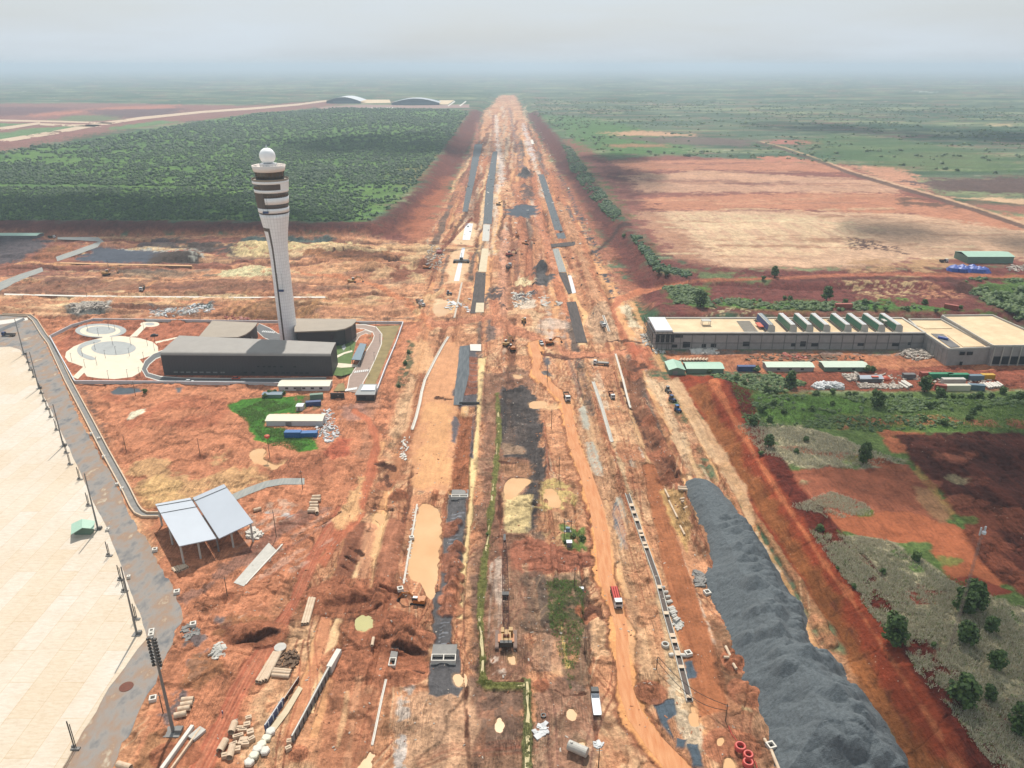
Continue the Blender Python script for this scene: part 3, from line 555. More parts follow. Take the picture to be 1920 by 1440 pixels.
# dark wet lane
DL = [(1215, 870), (1240, 960), (1262, 1050), (1290, 1150), (1320, 1250), (1340, 1340)]
pl((176, 106, 70), DL, [26, 34, 44, 52, 60, 60], fe=1, warp=1.2, rgh=.5)
tracks((150, 84, 54), DL, [24, 30, 40, 48, 54, 56], 9, .4)
pl((218, 178, 138), [(1150, 830), (1190, 960), (1222, 1060), (1245, 1150), (1262, 1250), (1290, 1340)], [8, 10, 12, 14, 16, 30], fe=1, warp=1.5, op=.8)
paint((226, 176, 112), [(1245, 920), (1275, 930), (1300, 1000), (1290, 1040), (1262, 990)], fe=1.5, warp=2.5, op=.8)
paint((150, 104, 76), [(1250, 930), (1330, 920), (1335, 1050), (1300, 1060)], fe=2, warp=3, op=.4, rgh=1)
paint((122, 80, 58), [(1335, 1160), (1370, 1180), (1400, 1260), (1430, 1330), (1360, 1310), (1340, 1230)], fe=2, warp=3, op=.7, rgh=1)
paint((150, 112, 72), [(1380, 1280), (1415, 1285), (1412, 1310), (1390, 1330)], fe=1.5, warp=2)
paint((236, 200, 150), [(1375, 1305), (1395, 1310), (1410, 1335), (1395, 1330)], fe=1, warp=1.5)
paint((126, 84, 64), [(1330, 1330), (1430, 1330), (1450, 1440), (1350, 1440)], fe=3, warp=4, op=.6, rgh=1)
paint((232, 200, 166), [(1255, 1270), (1280, 1290), (1300, 1340), (1330, 1390), (1300, 1440), (1270, 1370)], fe=2, warp=4, brk=-.15, noise='2', op=.9)
paint((150, 100, 64), [(1195, 1280), (1235, 1275), (1245, 1310), (1215, 1320), (1198, 1300)], fe=1.5, warp=2, rgh=1)
for P in ([(1225, 1315), (1262, 1312), (1268, 1340), (1250, 1350), (1275, 1385), (1270, 1400), (1240, 1360)], [(1285, 1390), (1310, 1392), (1322, 1440), (1295, 1440)], [(1283, 1242), (1300, 1240), (1305, 1270), (1288, 1272)], [(1262, 1370), (1290, 1385), (1285, 1405), (1262, 1400)]):
    paint((98, 110, 120), P, fe=.8, warp=1.8, rgh=.5)
# ---- foreground left lanes and mounds
pl((150, 92, 68), [(672, 980), (655, 1040), (640, 1100)], [26, 34, 40], fe=1.5, warp=1.5, rgh=.6)
pl((206, 140, 106), [(700, 985), (688, 1040), (672, 1110)], [22, 24, 26], fe=1.5, warp=1.5, op=.8)
tracks((112, 66, 50), [(690, 985), (660, 1050), (645, 1090)], 30, 2, .3)
pl((172, 108, 80), [(745, 980), (730, 1040), (715, 1110)], [34, 38, 44], fe=1.5, warp=1.5, rgh=.7)
paint((160, 96, 68), [(610, 1095), (700, 1100), (760, 1110), (700, 1150), (640, 1150)], fe=2, warp=3, rgh=1)
paint((118, 74, 52), [(560, 1130), (640, 1110), (700, 1130), (640, 1160), (540, 1170)], fe=2, warp=4, op=.5)
paint((168, 104, 74), [(630, 1150), (740, 1150), (800, 1180), (790, 1260), (720, 1300), (640, 1240)], fe=3, warp=3, rgh=1)
paint((178, 110, 80), [(620, 1220), (720, 1230), (700, 1440), (590, 1440)], fe=3, warp=3, op=.7, rgh=.8)
pl((232, 176, 130), [(652, 1290), (645, 1340), (632, 1400)], [10, 12, 14], fe=1.5, warp=2, op=.7)
pl((214, 150, 112), [(672, 1270), (665, 1320), (650, 1440)], [12, 14, 18], fe=1.5, warp=2, op=.6)
paint((140, 96, 66), [(420, 1190), (470, 1170), (520, 1180), (540, 1205), (450, 1210), (425, 1200)], fe=2, warp=3, rgh=1)
paint((150, 92, 62), [(730, 1200), (800, 1205), (800, 1270), (740, 1270)], fe=2, warp=3, rgh=1, op=.8)
paint((186, 128, 90), [(280, 1380), (340, 1400), (380, 1440), (250, 1440)], fe=2, warp=3, op=.8)
ROADN = [(645, 955), (590, 1040), (560, 1110), (520, 1180), (480, 1240), (440, 1310), (400, 1390), (370, 1450)]
pl((188, 104, 76), ROADN, [26, 26, 24, 24, 30, 36, 40, 44], fe=1, warp=1.5, rgh=.5)
tracks((142, 78, 58), ROADN, [26, 26, 24, 24, 30, 36, 40, 44], 6, .6); tracks((226, 150, 112), ROADN, [26, 26, 24, 24, 30, 36, 40, 44], 5, .4)
R2 = [(702, 790), (708, 830), (690, 900), (670, 960), (640, 1000), (600, 1060)]
pl((196, 112, 80), [(660, 768), (690, 785)]+R2[1:], [8, 12, 16, 22, 26, 26, 24], fe=1, warp=1.2, rgh=.4)
tracks((158, 84, 60), R2, [12, 14, 18, 22, 26, 26], 4, .5)
pl((240, 184, 130), [(678, 890), (665, 950), (630, 985)], [18, 30, 26], fe=2, warp=3, op=.7)
tracks((220, 146, 106), [(612, 1150), (605, 1200), (590, 1260), (575, 1320)], [20, 22, 26, 30], 6, .7)
pl((200, 122, 90), [(612, 1150), (600, 1230), (560, 1330), (540, 1400)], [20, 24, 26, 28], fe=1.5, warp=1.5, op=.6)
for k in range(26):
    x0 = random.uniform(430, 560); y0 = random.uniform(1000, 1170)
    pl((228, 180, 156) if k % 2 else (160, 94, 72), [(x0, y0), (x0+30, y0-18), (x0+70, y0-42)], random.uniform(2, 6), op=.4, warp=2, fe=1)
for k in range(16):
    x0 = random.uniform(345, 420); y0 = random.uniform(1090, 1200)
    pl((132, 74, 56), [(x0, y0), (x0+40, y0-8), (x0+90, y0-4)], random.uniform(1, 3), op=.6, warp=1.5, fe=.4)
# centre foreground
paint((218, 164, 128), [(740, 1300), (880, 1290), (900, 1350), (880, 1440), (735, 1440)], fe=2, warp=4, op=.8)
paint((226, 206, 190), [(745, 1290), (775, 1285), (765, 1340), (745, 1350)], fe=1.5, warp=3, brk=-.1, noise='2', op=.8)
paint((234, 214, 200), [(738, 1380), (758, 1380), (760, 1440), (735, 1440)], fe=1, warp=2, brk=.0, noise='2')
paint((120, 96, 82), [(900, 1300), (985, 1290), (985, 1400), (910, 1400)], fe=2, warp=4, op=.6, brk=-.2, noise='2', rgh=1)
tracks((150, 84, 62), [(780, 1430), (850, 1400), (920, 1402), (1010, 1395)], 30, 7, .6)
pl((120, 78, 60), [(868, 1080), (872, 1200), (868, 1280), (874, 1340), (880, 1440)], [5, 6, 6, 8, 10], warp=1.5, op=.7)
for P in ([(808, 1110), (840, 1105), (850, 1160), (846, 1210), (815, 1215)], [(818, 1212), (848, 1212), (862, 1215), (868, 1245), (856, 1280), (868, 1290), (858, 1305), (845, 1300), (820, 1305), (804, 1300), (806, 1250)]):
    paint((106, 102, 102), P, fe=.7, warp=1.2, rgh=.5)
paint((150, 146, 150), [(840, 955), (875, 955), (868, 985), (838, 985)], fe=.6, warp=1, op=.6)
paint((112, 108, 108), [(842, 930), (876, 930), (872, 1000), (862, 1080), (845, 1110), (822, 1110), (832, 1010)], fe=.8, warp=1, rgh=.5)
for k in range(38):                                    # laid sleepers of the gravel bed
    y = 965+k*6.8
    x0 = 846-(y-965)*.10; x1 = 872-(y-965)*.14
    if k < 23 or 1: pl((168, 170, 176), [(x0, y), (x1-6*(k % 3), y)], 1.7, fe=.25, warp=.3, op=.8)
# right plateau front
paint((112, 134, 76), [(1350, 706), (1440, 735), (1930, 735), (2500, 800), (2500, 1700), (1985, 1700), (1865, 1440), (1630, 1140), (1450, 855)], fe=2, warp=2.5, grs=1, rgh=.7)
DG = [([(1360, 800), (1500, 800), (1640, 850), (1680, 860), (1620, 870), (1520, 880), (1470, 870), (1400, 840)], -.3), ([(1480, 950), (1560, 920), (1620, 940), (1640, 965), (1560, 970)], -.35), ([(1540, 1000), (1660, 1010), (1740, 1060), (1800, 1100), (1925, 1140), (2300, 1300), (2300, 1700), (1990, 1700), (1865, 1440), (1630, 1140), (1515, 990)], -.6), ([(1640, 860), (1700, 860), (1700, 880), (1600, 885)], -.3)]
for P, b in DG: paint((204, 192, 160), P, fe=2, warp=3, grs=1, brk=b-.12, noise='2', rgh=1)
paint((172, 100, 72), [(1470, 880), (1600, 880), (1700, 870), (1760, 930), (1790, 960), (1770, 985), (1660, 1005), (1540, 960), (1480, 930), (1440, 860)], fe=1.5, warp=2.5, grs=0, rgh=.6)
paint((196, 112, 74), [(1560, 960), (1700, 960), (1790, 985), (1900, 1080), (1860, 1110), (1780, 1085), (1740, 1020), (1660, 1012), (1530, 985)], fe=1.5, warp=2.5, grs=0, rgh=.5)
paint((108, 56, 42), [(1665, 812), (1740, 812), (1930, 810), (2400, 850), (2400, 1200), (1930, 1130), (1850, 1060), (1790, 950), (1720, 880), (1690, 840)], fe=2, warp=3, grs=0, rgh=1)
paint((80, 42, 34), [(1665, 812), (1930, 810), (2400, 850), (2400, 1200), (1930, 1130), (1790, 950)], fe=2, warp=3, brk=.05, noise='s', op=.7)
paint((160, 90, 64), [(1770, 930), (1930, 960), (1930, 1130), (1850, 1050)], fe=2, warp=3, brk=0, noise='8', op=.7)
paint((196, 116, 80), [(1640, 808), (1720, 808), (1740, 814), (1680, 820), (1700, 850), (1670, 850)], fe=1.5, warp=2.5, grs=0)
paint((196, 116, 82), [(1440, 832), (1530, 840), (1640, 858), (1700, 872), (1690, 884), (1600, 866), (1480, 846)], fe=1.5, warp=2.5, grs=0)
paint((186, 112, 82), [(1560, 780), (1620, 775), (1680, 778), (1930, 790), (1930, 805), (1800, 795), (1640, 800), (1580, 805)], fe=2, warp=3.5, brk=0, noise='8', grs=0, op=.9)
paint((104, 142, 66), [(1400, 745), (1600, 748), (1640, 770), (1540, 790), (1440, 790), (1380, 770)], fe=2, warp=4, grs=1, op=.8)
paint((112, 148, 72), [(1640, 800), (1760, 798), (1820, 808), (1700, 812)], fe=1.5, warp=3, grs=1, op=.7)
paint((150, 80, 62), [(1320, 712), (1430, 724), (1520, 722), (1520, 738), (1440, 740), (1380, 752), (1350, 745)], fe=2, warp=3, grs=0, op=.7, brk=-.2)
for P in ([(1640, 1098), (1700, 1105), (1790, 1112), (1785, 1130), (1700, 1135), (1660, 1130)], [(1740, 1250), (1765, 1260), (1760, 1280), (1735, 1268)], [(1830, 1310), (1880, 1330), (1930, 1400), (1930, 1440), (1860, 1370)], [(1770, 1085), (1820, 1080), (1900, 1110), (1860, 1120)]):
    paint((150, 74, 54), P, fe=1, warp=1.8, grs=0, rgh=.5)
for x, y, r in ((1690, 1040, 16), (1560, 1055, 12), (1720, 1065, 14), (1600, 1090, 10), (1880, 1150, 24), (1620, 960, 14), (1570, 995, 9), (1480, 985, 8), (1750, 1240, 10), (1860, 1350, 14), (1700, 1300, 8), (1820, 1415, 14), (1900, 1160, 20), (1450, 870, 10), (1560, 1030, 10)):
    paint((112, 148, 74), [(x-r, y), (x-r*.4, y-r*.5), (x+r, y-r*.2), (x+r*.6, y+r*.5), (x-r*.5, y+r*.5)], fe=1, warp=2, grs=1, op=.8)
pl((196, 160, 96), [(1715, 880), (1750, 920), (1785, 965)], [10, 12, 10], fe=1, warp=2, grs=.6, op=.8)
paint((190, 142, 100), [(1710, 910), (1745, 920), (1790, 975), (1760, 980), (1720, 940)], fe=2, warp=3, op=.8, grs=0)
pl((112, 56, 44), [(1440, 820), (1500, 910), (1590, 1010), (1680, 1110), (1730, 1170), (1790, 1260), (1850, 1340), (1925, 1420)], [3, 4, 4, 5, 6, 5, 6, 8], fe=.5, warp=.8, grs=0)
for k in range(40):
    x = rg.uniform(1480, 1900); y = rg.uniform(850, 1420); r = rg.uniform(5, 20)
    if x < 1330+(y-700)*.72: continue
    paint([(150, 84, 62), (128, 158, 84), (196, 180, 140), (170, 100, 74)][k % 4], [(x-r*1.6, y), (x-r*.4, y-r*.5), (x+r*1.6, y-r*.2), (x+r*.8, y+r*.5), (x-r*.6, y+r*.5)], fe=1.5, warp=3.5, grs=0 if k % 4 in (0, 3) else 1, op=.7)
# bank on the right: dark red soil, colours darkened further for cloud shade
BK = [(1255, 705), (1300, 702), (1350, 706), (1440, 850), (1560, 1020), (1700, 1200), (1865, 1440), (1960, 1600), (1800, 1600), (1705, 1440), (1560, 1180), (1420, 970), (1330, 800)]
paint((160, 72, 44), BK, fe=1.2, warp=1.5, rgh=.7, grs=0)
pl((112, 46, 32), [(1370, 720), (1450, 860), (1560, 1010), (1690, 1180), (1850, 1420), (1950, 1580)], [20, 30, 40, 50, 60, 66], fe=2, warp=2, rgh=.9)
pl((160, 98, 56), [(1300, 725), (1390, 880), (1470, 1000), (1590, 1200), (1660, 1330), (1745, 1460)], [24, 30, 34, 40, 44, 50], fe=3, warp=2.5, op=.9)
pl((216, 128, 84), [(1330, 720), (1420, 860), (1530, 1030), (1640, 1190), (1730, 1330), (1810, 1460)], [4, 6, 7, 8, 9, 10], fe=1, warp=1.2, op=.75)
pl((120, 60, 46), [(1560, 1130), (1640, 1260), (1720, 1400)], [5, 6, 7], op=.6, warp=1.5)
pl((216, 170, 130), [(1262, 712), (1330, 830), (1385, 920), (1412, 985)], [22, 26, 26, 12], fe=1.2, warp=1.2, rgh=.5)
for k in range(40):
    t = random.random(); x = 1370+t*500; y = 740+t*700
    pl((104, 50, 42), [(x-10, y+6), (x+14, y-6)], 1.3, op=.6, fe=.3)
# ---------------------------------------------------------------- puddle list (px), later given water sheets
PUDDLES = [([(786, 948), (796, 943), (815, 948), (828, 965), (826, 1010), (822, 1060), (814, 1125), (802, 1122), (795, 1095), (762, 1085), (770, 1020), (780, 975)], .5),
           ([(943, 897), (995, 895), (992, 908), (978, 918), (966, 932), (946, 938)], .6),
           ([(1022, 918), (1034, 914), (1044, 922), (1054, 950), (1042, 953), (1026, 945)], .5),
           ([(664, 1168), (668, 1158), (684, 1152), (702, 1158), (698, 1172), (686, 1186), (674, 1184)], .5),
           ([(674, 1430), (690, 1408), (700, 1409), (698, 1450), (670, 1450)], .4),
           ([(700, 962), (715, 960), (726, 972), (722, 990), (716, 1010), (704, 1060), (700, 1104), (694, 1106), (696, 1060), (706, 1010), (714, 985), (700, 975)], .35),
           ([(466, 852), (474, 842), (492, 838), (500, 845), (494, 856), (505, 866), (520, 872), (540, 858), (530, 872), (510, 881), (498, 870), (475, 866)], .3),
           ([(990, 756), (1005, 750), (1024, 752), (1026, 762), (1004, 767), (992, 764)], .35), ([(1028, 761), (1040, 758), (1045, 763), (1035, 769), (1028, 767)], .3),
           ([(1062, 1332), (1074, 1323), (1084, 1332), (1080, 1346), (1068, 1350)], .3), ([(928, 1345), (942, 1344), (944, 1362), (934, 1372), (928, 1360)], .3),
           ([(1344, 1390), (1354, 1378), (1360, 1384), (1356, 1394), (1348, 1396)], .3), ([(1358, 1425), (1370, 1420), (1382, 1432), (1376, 1450), (1356, 1450)], .3), ([(950, 1228), (966, 1228), (970, 1245), (954, 1248)], .25), ([(1082, 1390), (1096, 1388), (1100, 1400), (1088, 1402)], .25),
           ([(848, 1262), (868, 1264), (870, 1280), (862, 1290), (850, 1280)], .3), ([(962, 700), (968, 702), (980, 705), (975, 710), (963, 708)], .3),
           ([(814, 570), (846, 566), (848, 584), (822, 596), (811, 584)], .3), ([(1290, 1320), (1304, 1322), (1310, 1350), (1306, 1362), (1296, 1356)], .3)]
def chaikin(P, k=2):
    for _ in range(k): P = [q for a_, b_ in zip(P, P[1:]+P[:1]) for q in ((a_[0]*.75+b_[0]*.25, a_[1]*.75+b_[1]*.25), (a_[0]*.25+b_[0]*.75, a_[1]*.25+b_[1]*.75))]
    return P
PUDDLES = [(chaikin(P), d_) for P, d_ in PUDDLES]
for P, d_ in PUDDLES: dig(P, .72, 1.8)
pl((132, 128, 74), [(932, 735), (936, 800), (930, 880), (922, 950), (915, 1010), (905, 1080), (900, 1160), (905, 1220), (905, 1275), (912, 1284), (990, 1284)], [7, 9, 10, 9, 10, 11, 12, 13, 14, 15, 13], grs=.7, rgh=.8, warp=1); pl((132, 128, 84), [(988, 1270), (990, 1340), (988, 1450)], 17, grs=.6, warp=1)
# pits, trenches, mounds
digline([(735, 700), (722, 860)], [10, 16], .8, 2)
dig([(730, 1225), (800, 1222), (800, 1262), (735, 1262)], .6, 2); digline([(1015, 830), (1018, 990)], [8, 12], .4, 2)
dig([(935, 858), (998, 858), (1000, 890), (940, 892)], .8, 1.5); dig([(1090, 1128), (1120, 1125), (1128, 1150), (1095, 1170)], 2.2, 2)
dig([(700, 880), (740, 880), (735, 930), (700, 935)], 1.2, 3); dig([(605, 1133), (700, 1120), (700, 1140), (620, 1150)], .9, 3)
digline([(1186, 680), (1190, 760), (1215, 830), (1250, 890)], [20, 22, 26, 30], 1.6, 5)
digline([(655, 985), (630, 1090)], [30, 40], -1.5, 5); digline([(745, 960), (715, 1110)], [30, 40], -1.6, 5)
for px, py, r, h, ex in ((745, 930, 6, 3, .8), (722, 905, 5, 2.5, 1), (660, 1120, 12, 3, 1.6), (720, 1180, 11, 3.5, 1.1), (760, 1210, 8, 3, 1), (650, 1240, 9, 2, 1), (480, 1190, 7, 3, 1.6), (850, 985, 3, 1.6, 1.3), (838, 998, 4, 1.6, 1.3), (857, 1030, 4, 2, 1), (838, 1048, 4, 2, 1.3), (845, 1065, 4, 2, 1.2), (850, 1085, 4, 2, 1.1), (848, 1105, 4, 2, 1.1), (842, 1125, 4, 2, 1.1), (845, 1145, 4.5, 2, 1.1), (1220, 1298, 5, 2.6, 1), (770, 1200, 6, 2.5, 1.4), (755, 1262, 6, 2.5, 1.4), (1230, 850, 6, 3, 1), (1255, 900, 6, 3, 1), (1215, 790, 5, 2.5, 1), (1185, 700, 8, 3, 1), (1400, 1300, 6, 3, 1), (1380, 1240, 5, 2.5, 1), (1370, 1400, 7, 2, 1.2), (560, 870, 7, 1.2, 1.5), (330, 1415, 5, 2, 1.4), (1014, 1280, 3, 1.5, 1), (560, 1410, 3, 1.2, 1), (235, 850, 3, 1.2, 1), (376, 856, 3, 1.2, 1), (427, 1118, 3, 1.2, 1), (780, 1250, 4, 2, 1), (1100, 1145, 4, 1.5, 1), (985, 325, 14, 10, 1), (1018, 505, 11, 9, 1), (700, 505, 14, 5, 1.5), (640, 470, 30, 5, 2), (480, 462, 26, 5, 1.8), (580, 585, 20, 4, 2), (470, 585, 20, 4, 2), (340, 480, 20, 3.5, 2), (790, 495, 14, 5, 1)):
    mound(px, py, r, h, ex)
    if py > 600:
        q = g(px, py); cc_ = [(q.x+math.cos(a_)*r*ex*.95, q.y+math.sin(a_)*r*.95, 0) for a_ in np.arange(14)*math.pi/7]; paint([(176, 106, 76), (164, 98, 70), (188, 116, 84)][int(px) % 3], cc_, world=True, fe=1, warp=1.2, op=.9, rgh=1)
def scarp(pts, w_, depth=1.0, col=(104, 64, 48), warp=1.8):
    pl(col, pts, w_, fe=.4, warp=warp, rgh=1, op=.95); P = [tuple(g(*p)) for p in strip_poly(pts, w_)]; DIGS.append((P, depth, 1.0))
for P, w_, d_ in (([(684, 944), (700, 950), (722, 952), (738, 962)], [5, 9, 7, 3], 1.2), ([(704, 868), (728, 872), (742, 880)], [5, 8, 4], 1.2), ([(712, 900), (722, 892), (730, 908)], [4, 10, 6], 1.3), ([(712, 1103), (740, 1112), (775, 1122)], [3, 5, 3], .8), ([(612, 1138), (650, 1146), (690, 1145), (716, 1136)], [4, 7, 5, 3], 1.1), ([(874, 1180), (873, 1260), (876, 1340), (874, 1378)], [3, 4, 5, 5], .9), ([(640, 1066), (652, 1070), (664, 1076)], 3, .6), ([(648, 1048), (660, 1052), (672, 1058)], 3, .6), ([(655, 1030), (668, 1034), (680, 1040)], 2.6, .6), ([(735, 1217), (765, 1222), (800, 1224)], [3, 6, 3], 1), ([(745, 1258), (770, 1260), (795, 1262)], [4, 7, 4], 1), ([(925, 1276), (950, 1274), (982, 1276)], 4, .8), ([(1094, 1150), (1108, 1132), (1124, 1134), (1130, 1160)], [8, 14, 9, 4], 1.6), ([(935, 862), (960, 866), (990, 862)], [3, 5, 3], .8), ([(936, 895), (937, 940), (939, 990)], [3, 4, 3], .8), ([(660, 1388), (690, 1392)], [3, 6], .7), ([(720, 1345), (735, 1395)], 2, .5), ([(430, 1208), (480, 1206), (520, 1190)], [3, 5, 3], .8), ([(1165, 716), (1180, 760), (1205, 800), (1220, 850)], [2, 4, 5, 4], 1), ([(1238, 850), (1262, 880), (1268, 905)], [5, 8, 6], 1.2), ([(1190, 690), (1205, 684), (1216, 688)], [6, 12, 6], 1.3), ([(360, 1130), (400, 1124), (440, 1126)], 2, .4), ([(820, 745), (850, 748)], 2, .5), ([(1040, 1290), (1060, 1302), (1100, 1300)], [4, 6, 4], .6), ([(560, 1000), (600, 985), (640, 960)], 2, .4), ([(1140, 640), (1170, 636), (1200, 640)], [2, 4, 3], .7), ([(1010, 662), (1060, 672), (1120, 668)], [2, 3, 2], .7), ([(610, 476), (660, 472), (715, 474), (728, 482)], [2, 3, 4, 3], 2), ([(720, 486), (742, 490), (750, 478)], [2, 4, 3], 2)):
    scarp(P, w_, d_)
# ---------------------------------------------------------------- assemble height
FLAT = np.zeros(GX.shape)
def _region(P, m_):
    A = np.array([(p[0], p[1]) for p in P]); i0 = np.searchsorted(YV, A[:, 1].min()-m_); i1 = np.searchsorted(YV, A[:, 1].max()+m_)
    X = GX[i0:i1]; ins = (X > A[:, 0].min()-m_) & (X < A[:, 0].max()+m_); return slice(i0, i1), ins, A
ROUGH = np.clip((RGH-.35)/.5, 0, 1)
near = np.clip(1-(GY-1500)/1500, 0, 1)
TT = N30*4+N8*.7; TF = TT-np.floor(TT); STEP = np.floor(TT)+sst((TF-.86)/.14)
yard = sst((GY-440)/40)*sst((-GX-60)/60)
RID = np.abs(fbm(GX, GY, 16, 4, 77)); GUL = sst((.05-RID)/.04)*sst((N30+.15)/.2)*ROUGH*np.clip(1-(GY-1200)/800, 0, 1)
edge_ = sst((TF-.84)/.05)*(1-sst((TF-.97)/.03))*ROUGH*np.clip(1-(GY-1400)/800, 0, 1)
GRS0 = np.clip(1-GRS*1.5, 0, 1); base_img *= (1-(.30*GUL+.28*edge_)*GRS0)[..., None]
N1 = fbm(GX, GY, 1.3, 3, 91)*np.clip(1-(GY-300)/250, 0, 1)
HEX = (N1*.35+N2*.15)*ROUGH+(STEP*(.5+.55*yard)-GUL*.6)*ROUGH*GRS0*near+(N2*.4+N8*.8)*ROUGH*near+LANEH*(.25+.75*ROUGH)
def delta_at(x, y):
    t = x/(np.maximum(y, 60)+60); j = np.clip(np.searchsorted(TV, t)-1, 0, NX-2); i = np.clip(np.searchsorted(YV, y)-1, 0, NY-2)
    fj = np.clip((t-TV[j])/(TV[j+1]-TV[j]), 0, 1); fi = np.clip((y-YV[i])/(YV[i+1]-YV[i]), 0, 1); D = DELTA
    return (D[i, j]*(1-fj)+D[i, j+1]*fj)*(1-fi)+(D[i+1, j]*(1-fj)+D[i+1, j+1]*fj)*fi
def foot(o):
    cs = [o] if o.type == 'MESH' else []; st = [c for c in o.children]
    cs += st+[q for c in st for q in c.children]; B = [Vector(v) for c in cs if c.type == 'MESH' for v in c.bound_box]
    return min(b.x for b in B), max(b.x for b in B), min(b.y for b in B), max(b.y for b in B)
def settle_before():
    global SMALL
    bpy.context.view_layer.update(); SMALL = []
    for o in list(COL.objects):
        if o.parent or o.type not in ('MESH', 'EMPTY') or o.get('kind') or o.name.startswith(('cloud', 'gondola', 'gravel_stockpile', 'drainage_channel', 'perimeter_wall', 'hangar')): continue
        x0, x1, y0, y1 = foot(o); s_ = o.scale.x
        if max(x1-x0, y1-y0)*s_ < 9 or 'tree' in o.name or 'bush' in o.name or 'mast' in o.name or 'excavator' in o.name: SMALL.append(o)
        else:
            r = o.rotation_euler.z; c, d = math.cos(r), math.sin(r)
            FLATS.append(([(o.location.x+s_*(x*c-y*d), o.location.y+s_*(x*d+y*c), 0) for x, y in ((x0-.6, y0-.6), (x1+.6, y0-.6), (x1+.6, y1+.6), (x0-.6, y1+.6))], 2.5))
def settle_after():
    for o in SMALL:
        if o.name.startswith(('street_lamp', 'electrical')): pass
        o.location.z += float(delta_at(np.array([o.location.x]), np.array([o.location.y]))[0])
    for o in COL.objects:
        if o.get('kind') == 'stuff' and o.name.startswith(('debris', 'rubble', 'crate_heap', 'dry_grass', 'grass', 'weeds', 'reeds', 'low_scrub', 'hedge_scrub')):
            n = len(o.data.vertices); a = np.zeros(n*3, np.float32); o.data.vertices.foreach_get('co', a); a = a.reshape(-1, 3)
            a[:, 2] += delta_at(a[:, 0]+o.location.x, a[:, 1]+o.location.y); o.data.vertices.foreach_set('co', a.ravel()); o.data.update()
def finish_ground():
    global GZ, base_img, DELTA
    settle_before(); MAC = GZ.copy()
    for P, dp, fe in DIGS[:len(PUDDLES)]:
        paint((238, 184, 132), P, world=True, fe=2, warp=1.5, op=.85, rgh=.3)
    sat = np.clip((base_img[..., 0]-base_img[..., 2])/np.maximum(base_img[..., 0], 1e-4)*1.6-.2, 0, 1)*(1-GRS)
    cm_ = sst(sdist(GX, GY, np.array([(p[0], p[1]) for p in CORRW]))/8+.5)
    w_ = (sat*(.25+.75*cm_))[..., None]; base_img = np.clip(base_img*(1+w_*(np.array(BOOST)-1)), 0, .75)
    for P, fe in FLATS:
        sl, ins, A = _region(P, fe+1); s = sdist(GX[sl][ins], GY[sl][ins], A); F = FLAT[sl]; F[ins] = np.maximum(F[ins], sst(1+s/fe))
    H = HEX*(1-FLAT)
    for c, r, h, ex in MOUNDS:
        rx = r*ex; i0 = np.searchsorted(YV, c.y-r*1.1); i1 = np.searchsorted(YV, c.y+r*1.1); sl = slice(i0, i1)
        q = np.sqrt(((GX[sl]-c.x)/rx)**2+((GY[sl]-c.y)/r)**2)*(1+.25*N8[sl]); H[sl] += h*sst(1-q)*(1+.3*N2[sl])*(1-FLAT[sl])
    for P, dp, fe in DIGS[:len(PUDDLES)]:
        sl, ins, A = _region(P, 7); s = sdist(GX[sl][ins], GY[sl][ins], A); q = H[sl]; m = sst((s+6)/4); q[ins] = q[ins]*(1-m)
    for iD, (P, dp, fe) in enumerate(DIGS):
        sl, ins, A = _region(P, fe+1.5); s = sdist(GX[sl][ins], GY[sl][ins], A)+N2[sl][ins]*fe*(.7 if iD < len(PUDDLES) else .4); q = H[sl]; m = sst(s/fe+.5); q[ins] = q[ins]*(1-m)+(-dp)*m
    GZ = GZ+H
    DELTA = GZ-MAC; settle_after()
    me = bpy.data.meshes.new('ground'); n = NX*NY
    me.vertices.add(n); co = np.stack([GX, GY, GZ], -1).astype(np.float32); me.vertices.foreach_set('co', co.ravel())
    i = np.arange(NY-1)[:, None]*NX+np.arange(NX-1)[None, :]; q = np.stack([i, i+1, i+NX+1, i+NX], -1).reshape(-1, 4)
    me.loops.add(q.size); me.loops.foreach_set('vertex_index', q.ravel().astype(np.int32))
    me.polygons.add(len(q)); me.polygons.foreach_set('loop_start', (np.arange(len(q))*4).astype(np.int32)); me.polygons.foreach_set('loop_total', np.full(len(q), 4, np.int32))
    me.polygons.foreach_set('use_smooth', np.ones(len(q), bool)); me.update()
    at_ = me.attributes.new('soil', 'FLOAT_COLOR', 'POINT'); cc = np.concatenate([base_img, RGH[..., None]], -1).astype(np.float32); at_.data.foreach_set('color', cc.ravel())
    a2 = me.attributes.new('grs', 'FLOAT', 'POINT'); a2.data.foreach_set('value', GRS.astype(np.float32).ravel())
    o = bpy.data.objects.new('ground', me); COL.objects.link(o); tag(o, kind='structure')
    me.materials.append(ground_mat()); return o
